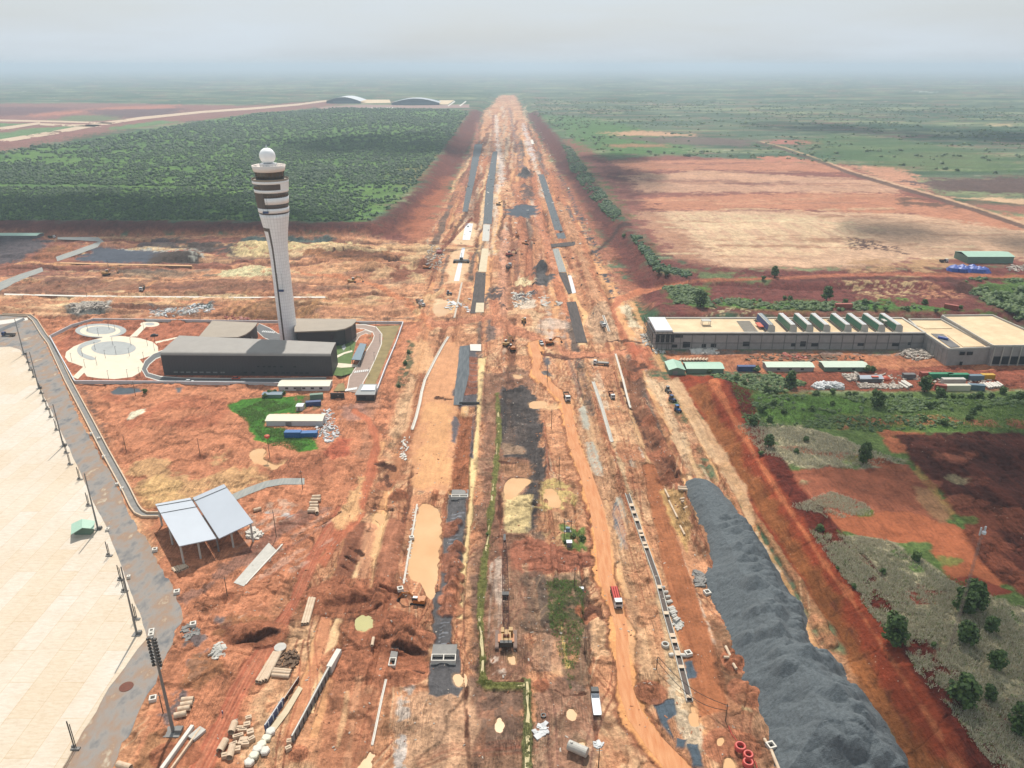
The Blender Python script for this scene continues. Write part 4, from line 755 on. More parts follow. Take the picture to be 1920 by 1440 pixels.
def ground_mat():
    m = bpy.data.materials.new('earth'); m.use_nodes = True; t = m.node_tree; N = t.nodes.new; Lk = t.links.new; b = t.nodes['Principled BSDF']
    b.inputs['Roughness'].default_value = .9; b.inputs['Specular IOR Level'].default_value = .12
    A = N('ShaderNodeAttribute'); A.attribute_name = 'soil'; G = N('ShaderNodeAttribute'); G.attribute_name = 'grs'
    geo = N('ShaderNodeNewGeometry')
    def noise(scale, det, rough=.6, vec=None, st=None):
        n = N('ShaderNodeTexNoise'); n.inputs['Scale'].default_value = scale; n.inputs['Detail'].default_value = det; n.inputs['Roughness'].default_value = rough
        if st:
            mm = N('ShaderNodeMapping'); mm.inputs['Scale'].default_value = st; Lk(geo.outputs['Position'], mm.inputs[0]); Lk(mm.outputs[0], n.inputs['Vector'])
        else: Lk(geo.outputs['Position'], n.inputs['Vector'])
        return n.outputs[0]
    def mathn(op, a, b_):
        n = N('ShaderNodeMath'); n.operation = op
        for i, v in enumerate((a, b_)):
            if isinstance(v, (int, float)): n.inputs[i].default_value = v
            else: Lk(v, n.inputs[i])
        return n.outputs[0]
    def ramp(v, p0, p1, a, c):
        n = N('ShaderNodeMapRange'); n.inputs[1].default_value = p0; n.inputs[2].default_value = p1; n.inputs[3].default_value = a; n.inputs[4].default_value = c; Lk(v, n.inputs[0]); return n.outputs[0]
    n1 = noise(.9, 8, .7); n2 = noise(.16, 7, .62); n3 = noise(.5, 6, .7, st=(1, .22, 1)); n4 = noise(.022, 6, .6)
    f1 = ramp(n1, .34, .66, .72, 1.26); f2 = ramp(n2, .34, .66, .74, 1.26); f3 = ramp(n3, .36, .64, .8, 1.18); f4 = ramp(n4, .3, .7, .86, 1.14)
    r = A.outputs['Alpha']
    def mixf(f, amt):   # 1+(f-1)*amt
        return mathn('ADD', mathn('MULTIPLY', mathn('SUBTRACT', f, 1.0), amt), 1.0)
    ra = mathn('ADD', mathn('MULTIPLY', r, .85), .25)
    F = mathn('MULTIPLY', mathn('MULTIPLY', mixf(f1, ra), mixf(f2, ra)), mathn('MULTIPLY', mixf(f3, ra), f4))
    dn = N('ShaderNodeTexNoise'); dn.inputs['Scale'].default_value = .05; dn.inputs['Detail'].default_value = 3; Lk(geo.outputs['Position'], dn.inputs['Vector'])
    wv = N('ShaderNodeTexNoise'); wv.inputs['Scale'].default_value = .8; wv.inputs['Detail'].default_value = 5; wv.inputs['Distortion'].default_value = 1.2
    wm = N('ShaderNodeMapping'); wm.inputs['Scale'].default_value = (1.2, .07, 1); wm.inputs['Rotation'].default_value = (0, 0, .12); Lk(geo.outputs['Position'], wm.inputs[0]); Lk(wm.outputs[0], wv.inputs['Vector'])
    rut = ramp(wv.outputs[0], .44, .47, 0, 1); rut2 = ramp(wv.outputs[0], .50, .53, 1, 0); ruts = mathn('MULTIPLY', mathn('MULTIPLY', rut, rut2), mathn('MULTIPLY', ramp(dn.outputs[0], .45, .58, 0, .42), r))
    F = mathn('MULTIPLY', F, mathn('SUBTRACT', 1.0, ruts))
    v = N('ShaderNodeVectorMath'); v.operation = 'SCALE'; Lk(A.outputs['Color'], v.inputs[0]); Lk(F, v.inputs[3])
    # grass: straw and green tussocks
    gn = noise(.7, 8, .72); gr = N('ShaderNodeValToRGB'); e = gr.color_ramp.elements
    e[0].position = .36; e[0].color = (.5, .56, .46, 1); e[1].position = .68; e[1].color = (1.45, 1.35, 1.25, 1); Lk(gn, gr.inputs[0])
    mu = N('ShaderNodeMixRGB'); mu.blend_type = 'MULTIPLY'; Lk(mathn('MULTIPLY', G.outputs['Fac'], .9), mu.inputs[0]); Lk(v.outputs[0], mu.inputs[1]); Lk(gr.outputs[0], mu.inputs[2])
    # scattered pale stones and dark damp spots on rough ground
    vo = N('ShaderNodeTexVoronoi'); vo.inputs['Scale'].default_value = .55; Lk(geo.outputs['Position'], vo.inputs['Vector'])
    st = mathn('MULTIPLY', ramp(vo.outputs['Distance'], .16, .10, 0, 1), mathn('MULTIPLY', ramp(noise(.07, 4), .55, .62, 0, .55), mathn('MULTIPLY', r, mathn('SUBTRACT', 1.0, G.outputs['Fac']))))
    m3 = N('ShaderNodeMixRGB'); Lk(st, m3.inputs[0]); Lk(mu.outputs[0], m3.inputs[1]); m3.inputs[2].default_value = (*C(236, 214, 190), 1)
    Lk(m3.outputs[0], b.inputs['Base Color'])
    bp = N('ShaderNodeBump'); bp.inputs['Strength'].default_value = 1; bp.inputs['Distance'].default_value = 1
    hh = mathn('ADD', mathn('MULTIPLY', n1, .9), mathn('ADD', mathn('MULTIPLY', n3, 1.0), mathn('MULTIPLY', n2, 1.6)))
    Lk(mathn('MULTIPLY', hh, mathn('ADD', mathn('MULTIPLY', r, .75), .1)), bp.inputs['Height']); Lk(bp.outputs[0], b.inputs['Normal'])
    return m
# ================================================================== SHEETS, WATER, ROADS, AIR
M = {}
def mk(name, *a, **k): M[name] = mat(name, *a, **k); return M[name]
mk('concrete', (214, 208, 196), .8, .14, .35, bump=.15); mk('concrete_pale', (244, 236, 222), .8, .1, .3); mk('concrete_dark', (150, 146, 140), .85, .18, .3, bump=.2)
mk('asphalt', (112, 112, 112), .85, .15, .3); mk('gravel', (104, 108, 112), .95, .22, 1.2, bump=.5); mk('gravel_brown', (112, 98, 90), .95, .22, .8, bump=.4)
mk('white_metal', (240, 242, 244), .45, .05, .3); mk('steel', (150, 150, 148), .5, .1, 2, metal=.3); mk('dark_steel', (70, 66, 62), .6, .15, 2); mk('rust', (122, 66, 44), .8, .3, 2); mk('black', (28, 28, 30), .5, .2, 1)
mk('glass', (44, 54, 62), .12, .1, 1); mk('pipe', (236, 214, 184), .8, .1, .8, dirt=(214, 150, 104), dirt_amt=.4); mk('white_paint', (244, 243, 238), .5, .05, .5)
mk('beige_deck', (232, 212, 176), .85, .12, .2)
def water_mat():
    m = bpy.data.materials.new('muddy_water'); m.use_nodes = True; t = m.node_tree; b = t.nodes['Principled BSDF']
    b.inputs['Roughness'].default_value = .22; b.inputs['Specular IOR Level'].default_value = .35
    gq = t.nodes.new('ShaderNodeNewGeometry'); n = t.nodes.new('ShaderNodeTexNoise'); n.inputs['Scale'].default_value = .06; n.inputs['Detail'].default_value = 4
    r = t.nodes.new('ShaderNodeValToRGB'); r.color_ramp.elements[0].position = .35; r.color_ramp.elements[1].position = .65
    r.color_ramp.elements[0].color = (*C(236, 180, 124), 1); r.color_ramp.elements[1].color = (*C(243, 196, 142), 1)
    t.links.new(gq.outputs['Position'], n.inputs['Vector']); t.links.new(n.outputs[0], r.inputs[0]); t.links.new(r.outputs[0], b.inputs['Base Color'])
    n2 = t.nodes.new('ShaderNodeTexNoise'); n2.inputs['Scale'].default_value = 1.5; bp = t.nodes.new('ShaderNodeBump'); bp.inputs['Strength'].default_value = .08
    t.links.new(gq.outputs['Position'], n2.inputs['Vector']); t.links.new(n2.outputs[0], bp.inputs['Height']); t.links.new(bp.outputs[0], b.inputs['Normal']); return m
M['water'] = water_mat(); M['pond'] = mat('olive_pond', (206, 196, 132), .2, .06, .1)
def dens(P, step=2.0, jit=0.0):
    Q = []; n = len(P)
    for i in range(n):
        a = P[i]; b = P[(i+1) % n]; l = math.hypot(b[0]-a[0], b[1]-a[1]); k = max(1, int(l/step))
        for j in range(k):
            t = j/k; x = a[0]+(b[0]-a[0])*t; y = a[1]+(b[1]-a[1])*t
            if jit: x += float(fbm(np.array([x]), np.array([y]), step*1.6, 3, 71)[0])*jit; y += float(fbm(np.array([x]), np.array([y]), step*1.6, 3, 92)[0])*jit
            Q.append((x, y))
    return Q
def grow(P, d):
    c = (sum(p[0] for p in P)/len(P), sum(p[1] for p in P)/len(P)); R = []
    for p in P:
        l = math.hypot(p[0]-c[0], p[1]-c[1]) or 1; R.append((p[0]+(p[0]-c[0])/l*d, p[1]+(p[1]-c[1])/l*d))
    return R
def sheet(name, px, m, z=.06, jit=.5, step=2, world=False, flatit=True, kind='structure', **k):
    P = px if world else [tuple(g(*p))[:2] for p in px]
    if flatit: FLATS.append(([(p[0], p[1], 0) for p in P], k.get('fe', 1.5)))
    Q = dens(P, step, jit); zz = [mz(*q)+z for q in Q[:1]][0]
    me = bpy.data.meshes.new(name); bm = bmesh.new(); vs = [bm.verts.new((x, y, zz)) for x, y in Q]; f = bm.faces.new(vs)
    bmesh.ops.triangulate(bm, faces=[f], ngon_method='EAR_CLIP'); bm.normal_update()
    for f in bm.faces:
        if f.normal.z < 0: f.normal_flip()
    bm.to_mesh(me); bm.free(); me.materials.append(M[m] if isinstance(m, str) else m)
    o = bpy.data.objects.new(name, me); COL.objects.link(o)
    if kind: o['kind'] = kind
    return o
for i, (P, d_) in enumerate(PUDDLES):
    q = [tuple(g(*p))[:2] for p in P]
    sheet('water', grow(q, 1.3), 'pond' if i == 3 else 'water', z=-.34, jit=0, world=True, flatit=False)
def ribbon(name, pts, w_, m, z=.07, kind='structure', jit=.25, sub=4, flatit=True, parent=None, world=False):
    """draped strip; pts photo pixels, w_ px widths measured across the stroke"""
    n = len(pts); ws = w_ if hasattr(w_, '__len__') else [w_]*n
    S = strip_poly(pts, ws); Lp = [g(*p) for p in S[:n]]; Rp = [g(*p) for p in S[n:][::-1]]; vs = []
    for i in range(n-1):
        for j in range(sub+(i == n-2)):
            t = j/sub; a = Lp[i].lerp(Lp[i+1], t); b = Rp[i].lerp(Rp[i+1], t)
            if jit:
                d = (b-a).normalized(); s = max(1, a.y/250)
                a = a+d*random.uniform(-jit, jit)*s; b = b+d*random.uniform(-jit, jit)*s
            vs += [Vector((a.x, a.y, mz(a.x, a.y)+z)), Vector((b.x, b.y, mz(b.x, b.y)+z))]
    k = len(vs)//2; o = MB().add(vs, [(2*i, 2*i+1, 2*i+3, 2*i+2) for i in range(k-1)]).build(name, M[m] if isinstance(m, str) else m, parent)
    for f in o.data.polygons:
        if f.normal.z < 0: f.flip()
    if kind: o['kind'] = kind
    if flatit: FLATS.append(([tuple(v) for v in vs[0::2]]+[tuple(v) for v in vs[1::2]][::-1], 1.2))
    return o
M['algae'] = mat('algae_water', (190, 168, 96), .5, .2, .25)
# wet haul road
def road_mat(name, a, b_, rough, st=(1, .12, 1), sc_=.8):
    m = bpy.data.materials.new(name); m.use_nodes = True; t = m.node_tree; b = t.nodes['Principled BSDF']; b.inputs['Roughness'].default_value = rough; b.inputs['Specular IOR Level'].default_value = .15
    gq = t.nodes.new('ShaderNodeNewGeometry'); mp_ = t.nodes.new('ShaderNodeMapping'); mp_.inputs['Scale'].default_value = st
    n = t.nodes.new('ShaderNodeTexNoise'); n.inputs['Scale'].default_value = sc_; n.inputs['Detail'].default_value = 7; n.inputs['Roughness'].default_value = .62
    r = t.nodes.new('ShaderNodeValToRGB'); r.color_ramp.elements[0].position = .33; r.color_ramp.elements[1].position = .66
    r.color_ramp.elements[0].color = (*C(*a), 1); r.color_ramp.elements[1].color = (*C(*b_), 1)
    for x, y in ((gq.outputs['Position'], mp_.inputs[0]), (mp_.outputs[0], n.inputs['Vector']), (n.outputs[0], r.inputs[0]), (r.outputs[0], b.inputs['Base Color'])): t.links.new(x, y)
    return m
M['haul'] = road_mat('wet_clay_road', (220, 142, 92), (238, 174, 124), .75)
M['tan_road'] = road_mat('tan_road', (222, 190, 158), (240, 214, 184), .8)
M['strip'] = road_mat('worn_asphalt', (120, 122, 124), (212, 196, 172), .85, st=(1, .55, 1), sc_=.14)
e_ = [n for n in M['strip'].node_tree.nodes if n.type == 'VALTORGB'][0].color_ramp.elements.new(.47); e_.color = (*C(168, 160, 152), 1); e_ = [n for n in M['strip'].node_tree.nodes if n.type == 'VALTORGB'][0].color_ramp.elements.new(.6); e_.color = (*C(176, 146, 122), 1)
M['lane'] = road_mat('gravel_lane', (96, 102, 106), (128, 132, 134), .9); M['lane_dark'] = road_mat('dark_lane', (84, 76, 74), (112, 102, 96), .9)
M['grey_road'] = road_mat('grey_road', (160, 162, 158), (188, 186, 176), .85)
ribbon('haul_road', HAUL, [q*.82 for q in HW], 'haul', jit=.1, sub=10, z=.05)
ribbon('stream', [(933, 760), (935, 800), (929, 880), (921, 950), (914, 1010), (904, 1080), (899, 1160), (904, 1220), (904, 1275), (910, 1284), (984, 1284)], [1.5, 2, 3, 2, 2, 3, 3, 4, 4, 4, 3], 'algae', jit=.3, z=-.06, flatit=False); ribbon('stream', [(988, 1278), (990, 1340), (987, 1450)], [4, 6, 6], 'algae', jit=.3, z=.0, flatit=False)
# apron of concrete panels
def apron_mat():
    m = bpy.data.materials.new('apron_concrete'); m.use_nodes = True; t = m.node_tree; b = t.nodes['Principled BSDF']; b.inputs['Roughness'].default_value = .8
    gq = t.nodes.new('ShaderNodeNewGeometry'); mp_ = t.nodes.new('ShaderNodeMapping'); mp_.inputs['Rotation'].default_value = (0, 0, math.radians(90))
    br = t.nodes.new('ShaderNodeTexBrick'); br.inputs['Scale'].default_value = 1; br.inputs['Brick Width'].default_value = 27; br.inputs['Row Height'].default_value = 7.5; br.inputs['Mortar Size'].default_value = .1
    br.inputs['Color1'].default_value = (*C(247, 238, 224), 1); br.inputs['Color2'].default_value = (*C(244, 228, 204), 1); br.inputs['Mortar'].default_value = (*C(230, 208, 178), 1)
    n = t.nodes.new('ShaderNodeTexNoise'); n.inputs['Scale'].default_value = .018; n.inputs['Detail'].default_value = 6; n.inputs['Roughness'].default_value = .7
    r = t.nodes.new('ShaderNodeValToRGB'); r.color_ramp.elements[0].position = .38; r.color_ramp.elements[0].color = (.94, .87, .79, 1); r.color_ramp.elements[1].position = .62; r.color_ramp.elements[1].color = (1, 1, 1, 1)
    mp2 = t.nodes.new('ShaderNodeMapping'); mp2.inputs['Scale'].default_value = (1, 3.2, 1); n2 = t.nodes.new('ShaderNodeTexNoise'); n2.inputs['Scale'].default_value = .35; n2.inputs['Detail'].default_value = 8; n2.inputs['Roughness'].default_value = .7
    r2 = t.nodes.new('ShaderNodeValToRGB'); r2.color_ramp.elements[0].position = .3; r2.color_ramp.elements[0].color = (.84, .79, .74, 1); r2.color_ramp.elements[1].position = .6; r2.color_ramp.elements[1].color = (1, 1, 1, 1)
    m1 = t.nodes.new('ShaderNodeMixRGB'); m1.blend_type = 'MULTIPLY'; m1.inputs[0].default_value = 1; m2 = t.nodes.new('ShaderNodeMixRGB'); m2.blend_type = 'MULTIPLY'; m2.inputs[0].default_value = 1
    for x, y in ((gq.outputs['Position'], mp_.inputs[0]), (mp_.outputs[0], br.inputs[0]), (gq.outputs['Position'], n.inputs['Vector']), (n.outputs[0], r.inputs[0]), (br.outputs[0], m1.inputs[1]), (r.outputs[0], m1.inputs[2]),
                 (gq.outputs['Position'], mp2.inputs[0]), (mp2.outputs[0], n2.inputs['Vector']), (n2.outputs[0], r2.inputs[0]), (m1.outputs[0], m2.inputs[1]), (r2.outputs[0], m2.inputs[2]), (m2.outputs[0], b.inputs['Base Color'])): t.links.new(x, y)
    return m
M['apron'] = apron_mat()
AP = [(-10, 652), (18, 650), (38, 656), (52, 680), (66, 708), (86, 750), (110, 800), (132, 846), (148, 880), (165, 918), (182, 955), (200, 990), (215, 1030), (228, 1062), (245, 1110), (262, 1150), (272, 1182), (276, 1198), (258, 1218), (235, 1250), (205, 1290), (180, 1335), (155, 1375), (135, 1410), (112, 1450)]
apw = [tuple(g(*p))[:2] for p in AP]+[(-120, 100), (-200, 40), (-700, 40), (-700, 470)]
GS = [(-60, 591), (40, 592), (62, 602), (78, 628), (95, 665), (108, 694), (128, 740), (150, 790), (178, 838), (205, 884), (225, 922), (245, 965), (258, 990), (278, 1015), (300, 1060), (328, 1110), (342, 1160), (325, 1200), (300, 1260), (275, 1310), (245, 1370), (220, 1420), (200, 1460)]
gsw = [tuple(g(*p))[:2] for p in GS]+[(-120, 90), (-180, 90), (-420, 460), (-700, 520), (-700, 555)]
sheet('service_strip', gsw, 'strip', z=.05, jit=1.2, world=True)
sheet('apron', apw, 'apron', z=.13, jit=.35, step=3, world=True)
ribbon('road', [(-80, 600), (0, 605), (52, 598)], [8, 8, 5], 'concrete_pale', z=.12, jit=0); ribbon('road', [(-60, 650), (0, 620), (46, 598)], [6, 6, 5], 'asphalt', z=.16, jit=.2)
# airfield taxi roads and other pale roads
for P, w_ in (([(-300, 300), (-100, 279), (0, 265), (100, 249), (180, 234), (262, 222), (380, 210), (480, 203), (560, 196), (612, 189)], [11, 9, 7, 7, 6, 5, 4, 4, 3.4, 3]), ([(-300, 218), (0, 226), (110, 228), (210, 231)], [5, 3.6, 3, 2.6]), ([(-200, 262), (0, 242), (40, 236), (75, 231)], [8, 6, 5, 4]), ([(75, 233), (130, 235), (190, 236)], [4, 4, 4])):
    ribbon('taxiway', P, w_, 'tan_road', z=.25, jit=0, flatit=False)
ribbon('road', [(106, 486), (150, 471), (182, 459), (192, 453), (184, 449), (150, 447.5), (108, 447)], [9, 9, 9, 9, 8, 6, 4], 'grey_road', z=.12, jit=.1)
ribbon('road', [(-40, 560), (0, 537), (40, 519), (80, 505)], [20, 15, 11, 8], 'grey_road', z=.12, jit=.1)
ribbon('drain', [(8, 552), (160, 555.5), (300, 557), (480, 558), (610, 557.5)], 2.6, 'concrete_pale', z=.2, jit=.1)
ribbon('drain', [(112, 493), (240, 496), (360, 498.5)], 2, mat('tan_slab', (232, 178, 124), .8, .1, .3), z=.2, jit=.1)
for iz, (px, m_) in enumerate((([(890, 270), (905, 270), (877, 397), (867, 397)], 'lane'), ([(924, 284), (933, 284), (926, 350), (922, 420), (906, 420), (911, 350)], 'lane'), ([(906, 421), (919, 421), (917, 452), (904, 452)], 'concrete'),
               ([(873, 419), (887, 419), (881, 450), (867, 450)], 'white_metal'), ([(866, 465), (872, 465), (861, 527), (851, 527)], 'white_metal'), ([(904, 466), (916, 466), (912, 510), (897, 510)], 'beige_deck'),
               ([(892, 511), (911, 511), (908, 567), (892, 588), (881, 588), (886, 560)], 'lane_dark'), ([(893, 568), (908, 568), (907, 586), (891, 586)], 'beige_deck'), ([(1008, 327), (1020, 327), (1056, 434), (1040, 432)], 'lane'),
               ([(1042, 438), (1058, 436), (1062, 448), (1046, 448)], 'lane'), ([(1032, 458), (1078, 453), (1080, 461), (1034, 464)], 'lane_dark'), ([(1036, 467), (1047, 466), (1062, 510), (1048, 511)], 'grey_road'),
               ([(1047, 512), (1062, 511), (1073, 550), (1065, 551)], 'lane_dark'), ([(1065, 517), (1071, 517), (1080, 549), (1073, 551)], 'white_metal'), ([(1062, 567), (1080, 566), (1101, 643), (1080, 643)], 'lane_dark'),
               ([(881, 646), (902, 646), (902, 659), (882, 658)], 'concrete_pale'), ([(994, 262), (999, 262), (1002, 270), (997, 271)], 'concrete_pale'), ([(862, 650), (880, 648), (880, 700), (866, 760), (850, 760)], 'lane'))):
    sheet('lane' if 'lane' in m_ else 'slab', px, m_, z=.1+.012*iz, jit=.25 if 'lane' in m_ else 0, step=4)
ribbon('path', [(436, 934), (465, 921), (500, 908), (530, 903), (571, 903)], [13, 13, 12, 12, 12], 'grey_road', z=.15, jit=0)
sheet('slab', [(438, 1093), (457, 1100), (520, 1034), (504, 1018)], 'concrete', z=.15, jit=0)
ribbon('kerb', [(461, 1096), (490, 1064), (530, 1021)], [2, 2, 2], 'concrete_pale', z=.3, jit=.1)
# ---- control compound ground
def ell(cx, cy, rx, ry, n=40, a0=0, a1=2*math.pi): return [(cx+rx*math.cos(a0+(a1-a0)*i/n), cy-ry*math.sin(a0+(a1-a0)*i/n)) for i in range(n+(a1-a0 < 6.2))]
pav = mat('plaza_paving', (252, 236, 208), .8, .08, .15); pvg = mat('plaza_grey_paving', (186, 188, 184), .8, .1, .2); M['lawn'] = mat('thin_lawn', (160, 140, 92), .95, .22, .18, bump=.3); M['lawn_green'] = mat('green_lawn', (104, 128, 66), .95, .25, .3, bump=.3)
sheet('lawn', [(700, 612), (750, 610), (703, 722), (683, 720), (700, 676), (719, 634)], 'lawn', z=.05, jit=.1); sheet('lawn', [(620, 628), (665, 626), (668, 640), (656, 690), (625, 700)], 'lawn_green', z=.05, jit=.1)
sheet('plaza', [(122, 670), (124, 660), (138, 650), (160, 641), (188, 634), (225, 630), (262, 634), (286, 641), (296, 650), (297, 660), (280, 668), (262, 674), (270, 684), (264, 698), (248, 707), (215, 711), (185, 709.5), (163, 706), (158, 699), (146, 711), (136, 707), (156, 688), (140, 682), (128, 678)], pav, z=.1, jit=0)
sheet('plaza', ell(213, 653, 42, 13), pvg, z=.15, jit=0, flatit=False)
ribbon('plaza', ell(209, 657, 61, 19, 16, 1.9, 4.2), [2]+[7]*15+[2], pvg, z=.2, jit=0, flatit=False)
sheet('plaza', ell(189, 620, 48, 13), pvg, z=.1, jit=0); sheet('plaza', ell(188, 621, 38, 10.5), pav, z=.14, jit=0, flatit=False); sheet('plaza', ell(189, 619.5, 28, 7.5), pvg, z=.18, jit=0, flatit=False)
sheet('plaza', ell(281, 608, 18, 5.2), pav, z=.11, jit=0); sheet('plaza', ell(281, 608, 9, 2.6), pvg, z=.15, jit=0, flatit=False)
sheet('plaza', [(243, 632), (257, 631), (276, 611), (266, 610)], pav, z=.12, jit=0); sheet('plaza', [(192, 634), (206, 633), (205, 628), (192, 628)], pav, z=.12, jit=0)
sheet('path', [(290, 641), (332, 632), (334, 635), (294, 645)], pav, z=.11, jit=0)
def kerbed(pts, w_, m='asphalt', k=1.5, z=.12):
    ws = w_ if hasattr(w_, '__len__') else [w_]*len(pts)
    ribbon('kerb', pts, [q+2*k for q in ws], 'concrete_pale', z=z-.04, jit=0); ribbon('road', pts, ws, m, z=z, jit=0, flatit=False)
kerbed([(312, 660), (290, 668), (276, 680), (270, 692), (276, 703), (300, 710), (340, 713), (420, 714), (520, 714), (612, 712)], [9, 9, 9, 8, 7, 7, 7, 7, 7, 6])
M['paver_red'] = mat('worn_red_asphalt', (176, 150, 134), .85, .12, .3)
kerbed([(664, 736), (668, 712), (682, 690), (696, 664), (707, 642), (709, 628), (702, 618), (684, 613), (662, 612)], [26, 26, 24, 20, 16, 13, 10, 7, 5], 'paver_red', k=1.5)
kerbed([(664, 640), (672, 628), (686, 622), (696, 626)], [6, 6, 5, 5], 'paver_red', k=1, z=.17)
kerbed([(482, 612), (500, 624), (520, 634), (600, 640)], [12, 20, 16, 10], 'asphalt', k=1, z=.1)
sheet('lawn', ell(676, 640, 1, 1, 8) if 0 else [(672, 645), (682, 630), (693, 626), (698, 632), (694, 646), (682, 660)], 'lawn', z=.2, jit=0, flatit=False)
sheet('lawn', [(624, 690), (640, 688), (664, 690), (660, 700), (640, 706), (625, 704)], 'lawn_green', z=.2, jit=0, flatit=False)
sheet('path', [(622, 680), (645, 682), (668, 684), (672, 688), (640, 690), (622, 688)], pav, z=.21, jit=0, flatit=False); sheet('path', [(620, 672), (645, 661), (660, 657), (661, 660), (646, 664), (624, 676)], pav, z=.18, jit=0, flatit=False); sheet('path', [(640, 650), (646, 645), (649, 652), (644, 658)], pvg, z=.18, jit=0, flatit=False)
sheet('path', [(634, 720), (645, 718), (648, 733), (625, 734)], 'lawn', z=.15, jit=0, flatit=False)
# ---- the air
hb = MB().box(0, 21000, -3, 150000, 50000, CAMH+30+3).build('haze', None); tag(hb, kind='stuff')
hm = bpy.data.materials.new('haze'); hm.use_nodes = True; t_ = hm.node_tree; t_.nodes.clear(); pv = t_.nodes.new('ShaderNodeVolumePrincipled'); om = t_.nodes.new('ShaderNodeOutputMaterial')
pv.inputs['Color'].default_value = (.67, .80, .90, 1); pv.inputs['Density'].default_value = .00013; pv.inputs['Anisotropy'].default_value = .15
t_.links.new(pv.outputs[0], om.inputs['Volume']); hb.data.materials.append(hm)
# clouds overhead (outside the frame); they throw the patches of shade
cm = bpy.data.materials.new('cloud'); cm.use_nodes = True; t_ = cm.node_tree; b_ = t_.nodes['Principled BSDF']; b_.inputs['Base Color'].default_value = (.85, .86, .88, 1); b_.inputs['Roughness'].default_value = 1
tr = t_.nodes.new('ShaderNodeBsdfTransparent'); ms = t_.nodes.new('ShaderNodeMixShader'); gq = t_.nodes.new('ShaderNodeTexCoord'); nn = t_.nodes.new('ShaderNodeTexNoise'); nn.inputs['Scale'].default_value = .006; nn.inputs['Detail'].default_value = 6
rr = t_.nodes.new('ShaderNodeMapRange'); rr.inputs[1].default_value = .35; rr.inputs[2].default_value = .6; rr.inputs[3].default_value = .05; rr.inputs[4].default_value = .22
for x, y in ((gq.outputs['Object'], nn.inputs['Vector']), (nn.outputs[0], rr.inputs[0]), (rr.outputs[0], ms.inputs[0]), (tr.outputs[0], ms.inputs[1]), (b_.outputs[0], ms.inputs[2]), (ms.outputs[0], t_.nodes['Material Output'].inputs[0])): t_.links.new(x, y)
def cloud(label, pts_px, alt=950, r=60, n=14, world=False):
    P = pts_px if world else [tuple(g(*p))[:2] for p in pts_px]
    A = np.array(P); off = sv*(alt/sv.z); mb = MB(); k = 0; tries = 0; c0 = A.mean(0)
    while k < n and tries < 4000:
        tries += 1; x = random.uniform(A[:, 0].min(), A[:, 0].max()); y = random.uniform(A[:, 1].min(), A[:, 1].max())
        if float(sdist(np.array([x]), np.array([y]), A)[0]) < 0: continue
        rr_ = r*random.uniform(.6, 1.3); prof = [(rr_*math.sin(q), rr_*.35*-math.cos(q)) for q in np.linspace(.15, math.pi-.15, 7)]
        mb.lathe(prof, x-c0[0], y-c0[1], n=14); k += 1
    return tag(mb.build('cloud', cm, loc=(c0[0]+off.x, c0[1]+off.y, alt), smooth=True), label, 'cloud', 'clouds overhead out of the picture')
cloud('thin grey cloud hanging above the gravel stockpile', [(1500, 1000), (1980, 960), (2200, 1500), (1900, 1600), (1720, 1300), (1600, 1150)], r=26, n=16)
cloud('thin grey cloud hanging above the dark ploughed field', [(1500, 760), (1980, 760), (2300, 950), (1900, 960), (1500, 900)], r=34, n=26)
cloud('thin grey cloud hanging above the edge of the forest', [(-100, 375), (300, 368), (480, 380), (600, 400), (620, 425), (400, 440), (0, 452), (-200, 470)], r=55, n=90)
cloud('thin grey cloud hanging above the middle of the forest', [(560, 262), (900, 255), (870, 290), (640, 292)], r=110, n=34)
cloud('thin grey cloud hanging above the far fields', [(1480, 235), (1750, 240), (2050, 258), (2050, 270), (1750, 262), (1560, 252)], r=150, n=30)
cloud('thin grey cloud hanging above the brown field edge', [(1090, 290), (1160, 290), (1230, 345), (1170, 360)], r=60, n=24)
cloud('thin grey cloud hanging above the far tan field', [(1650, 420), (2100, 440), (2100, 480), (1700, 470)], r=60, n=12)
# ================================================================== BUILDINGS
mk('tower_panel', (.82, .80, .77), .6, .06, .2); mk('brown_panel', (98, 82, 72), .45, .12, .6); mk('zinc', (168, 160, 150), .6, .08, .15); mk('zinc_wall_shaded', (74, 70, 70), .6, .08, .15, metal=.1)  # wall zinc: same cladding as the roof, its shade put into the darker colour
mk('tan_roof', (178, 162, 142), .7, .08, .12); mk('beige_roof', (250, 222, 178), .85, .08, .12, dirt=(220, 180, 136), dirt_amt=.5); mk('raw_concrete', (176, 170, 164), .85, .16, .25, bump=.1); mk('raw_dark', (124, 120, 118), .85, .2, .2)
mk('mint', (182, 218, 192), .5, .06, .3); mk('mint_pale', (222, 236, 212), .5, .06, .3); mk('mint_wall', (120, 150, 128), .6, .1, .3); mk('green_glass', (38, 116, 92), .35, .2, 1.5); mk('opening', (34, 34, 38), .8, .2, 1)
mk('grey_roof', (206, 212, 220), .4, .04, .1); mk('white_wall', (226, 226, 224), .6, .06, .5); mk('blue_box', (40, 110, 176), .5, .1, .8); mk('blue_dark', (52, 78, 130), .5, .15, .8); mk('red_box', (176, 84, 62), .6, .15, .8); mk('orange', (222, 96, 60), .6, .15, 1)
mk('yellow', (222, 172, 52), .5, .15, 1.5); mk('green_net', (30, 140, 96), .7, .2, 1); mk('blue_tarp', (48, 84, 176), .5, .2, .5); mk('blue_grey', (112, 136, 150), .5, .06, .3); mk('cream', (240, 232, 206), .55, .05, .4); mk('bronze_glass', (96, 78, 58), .2, .3, .6)
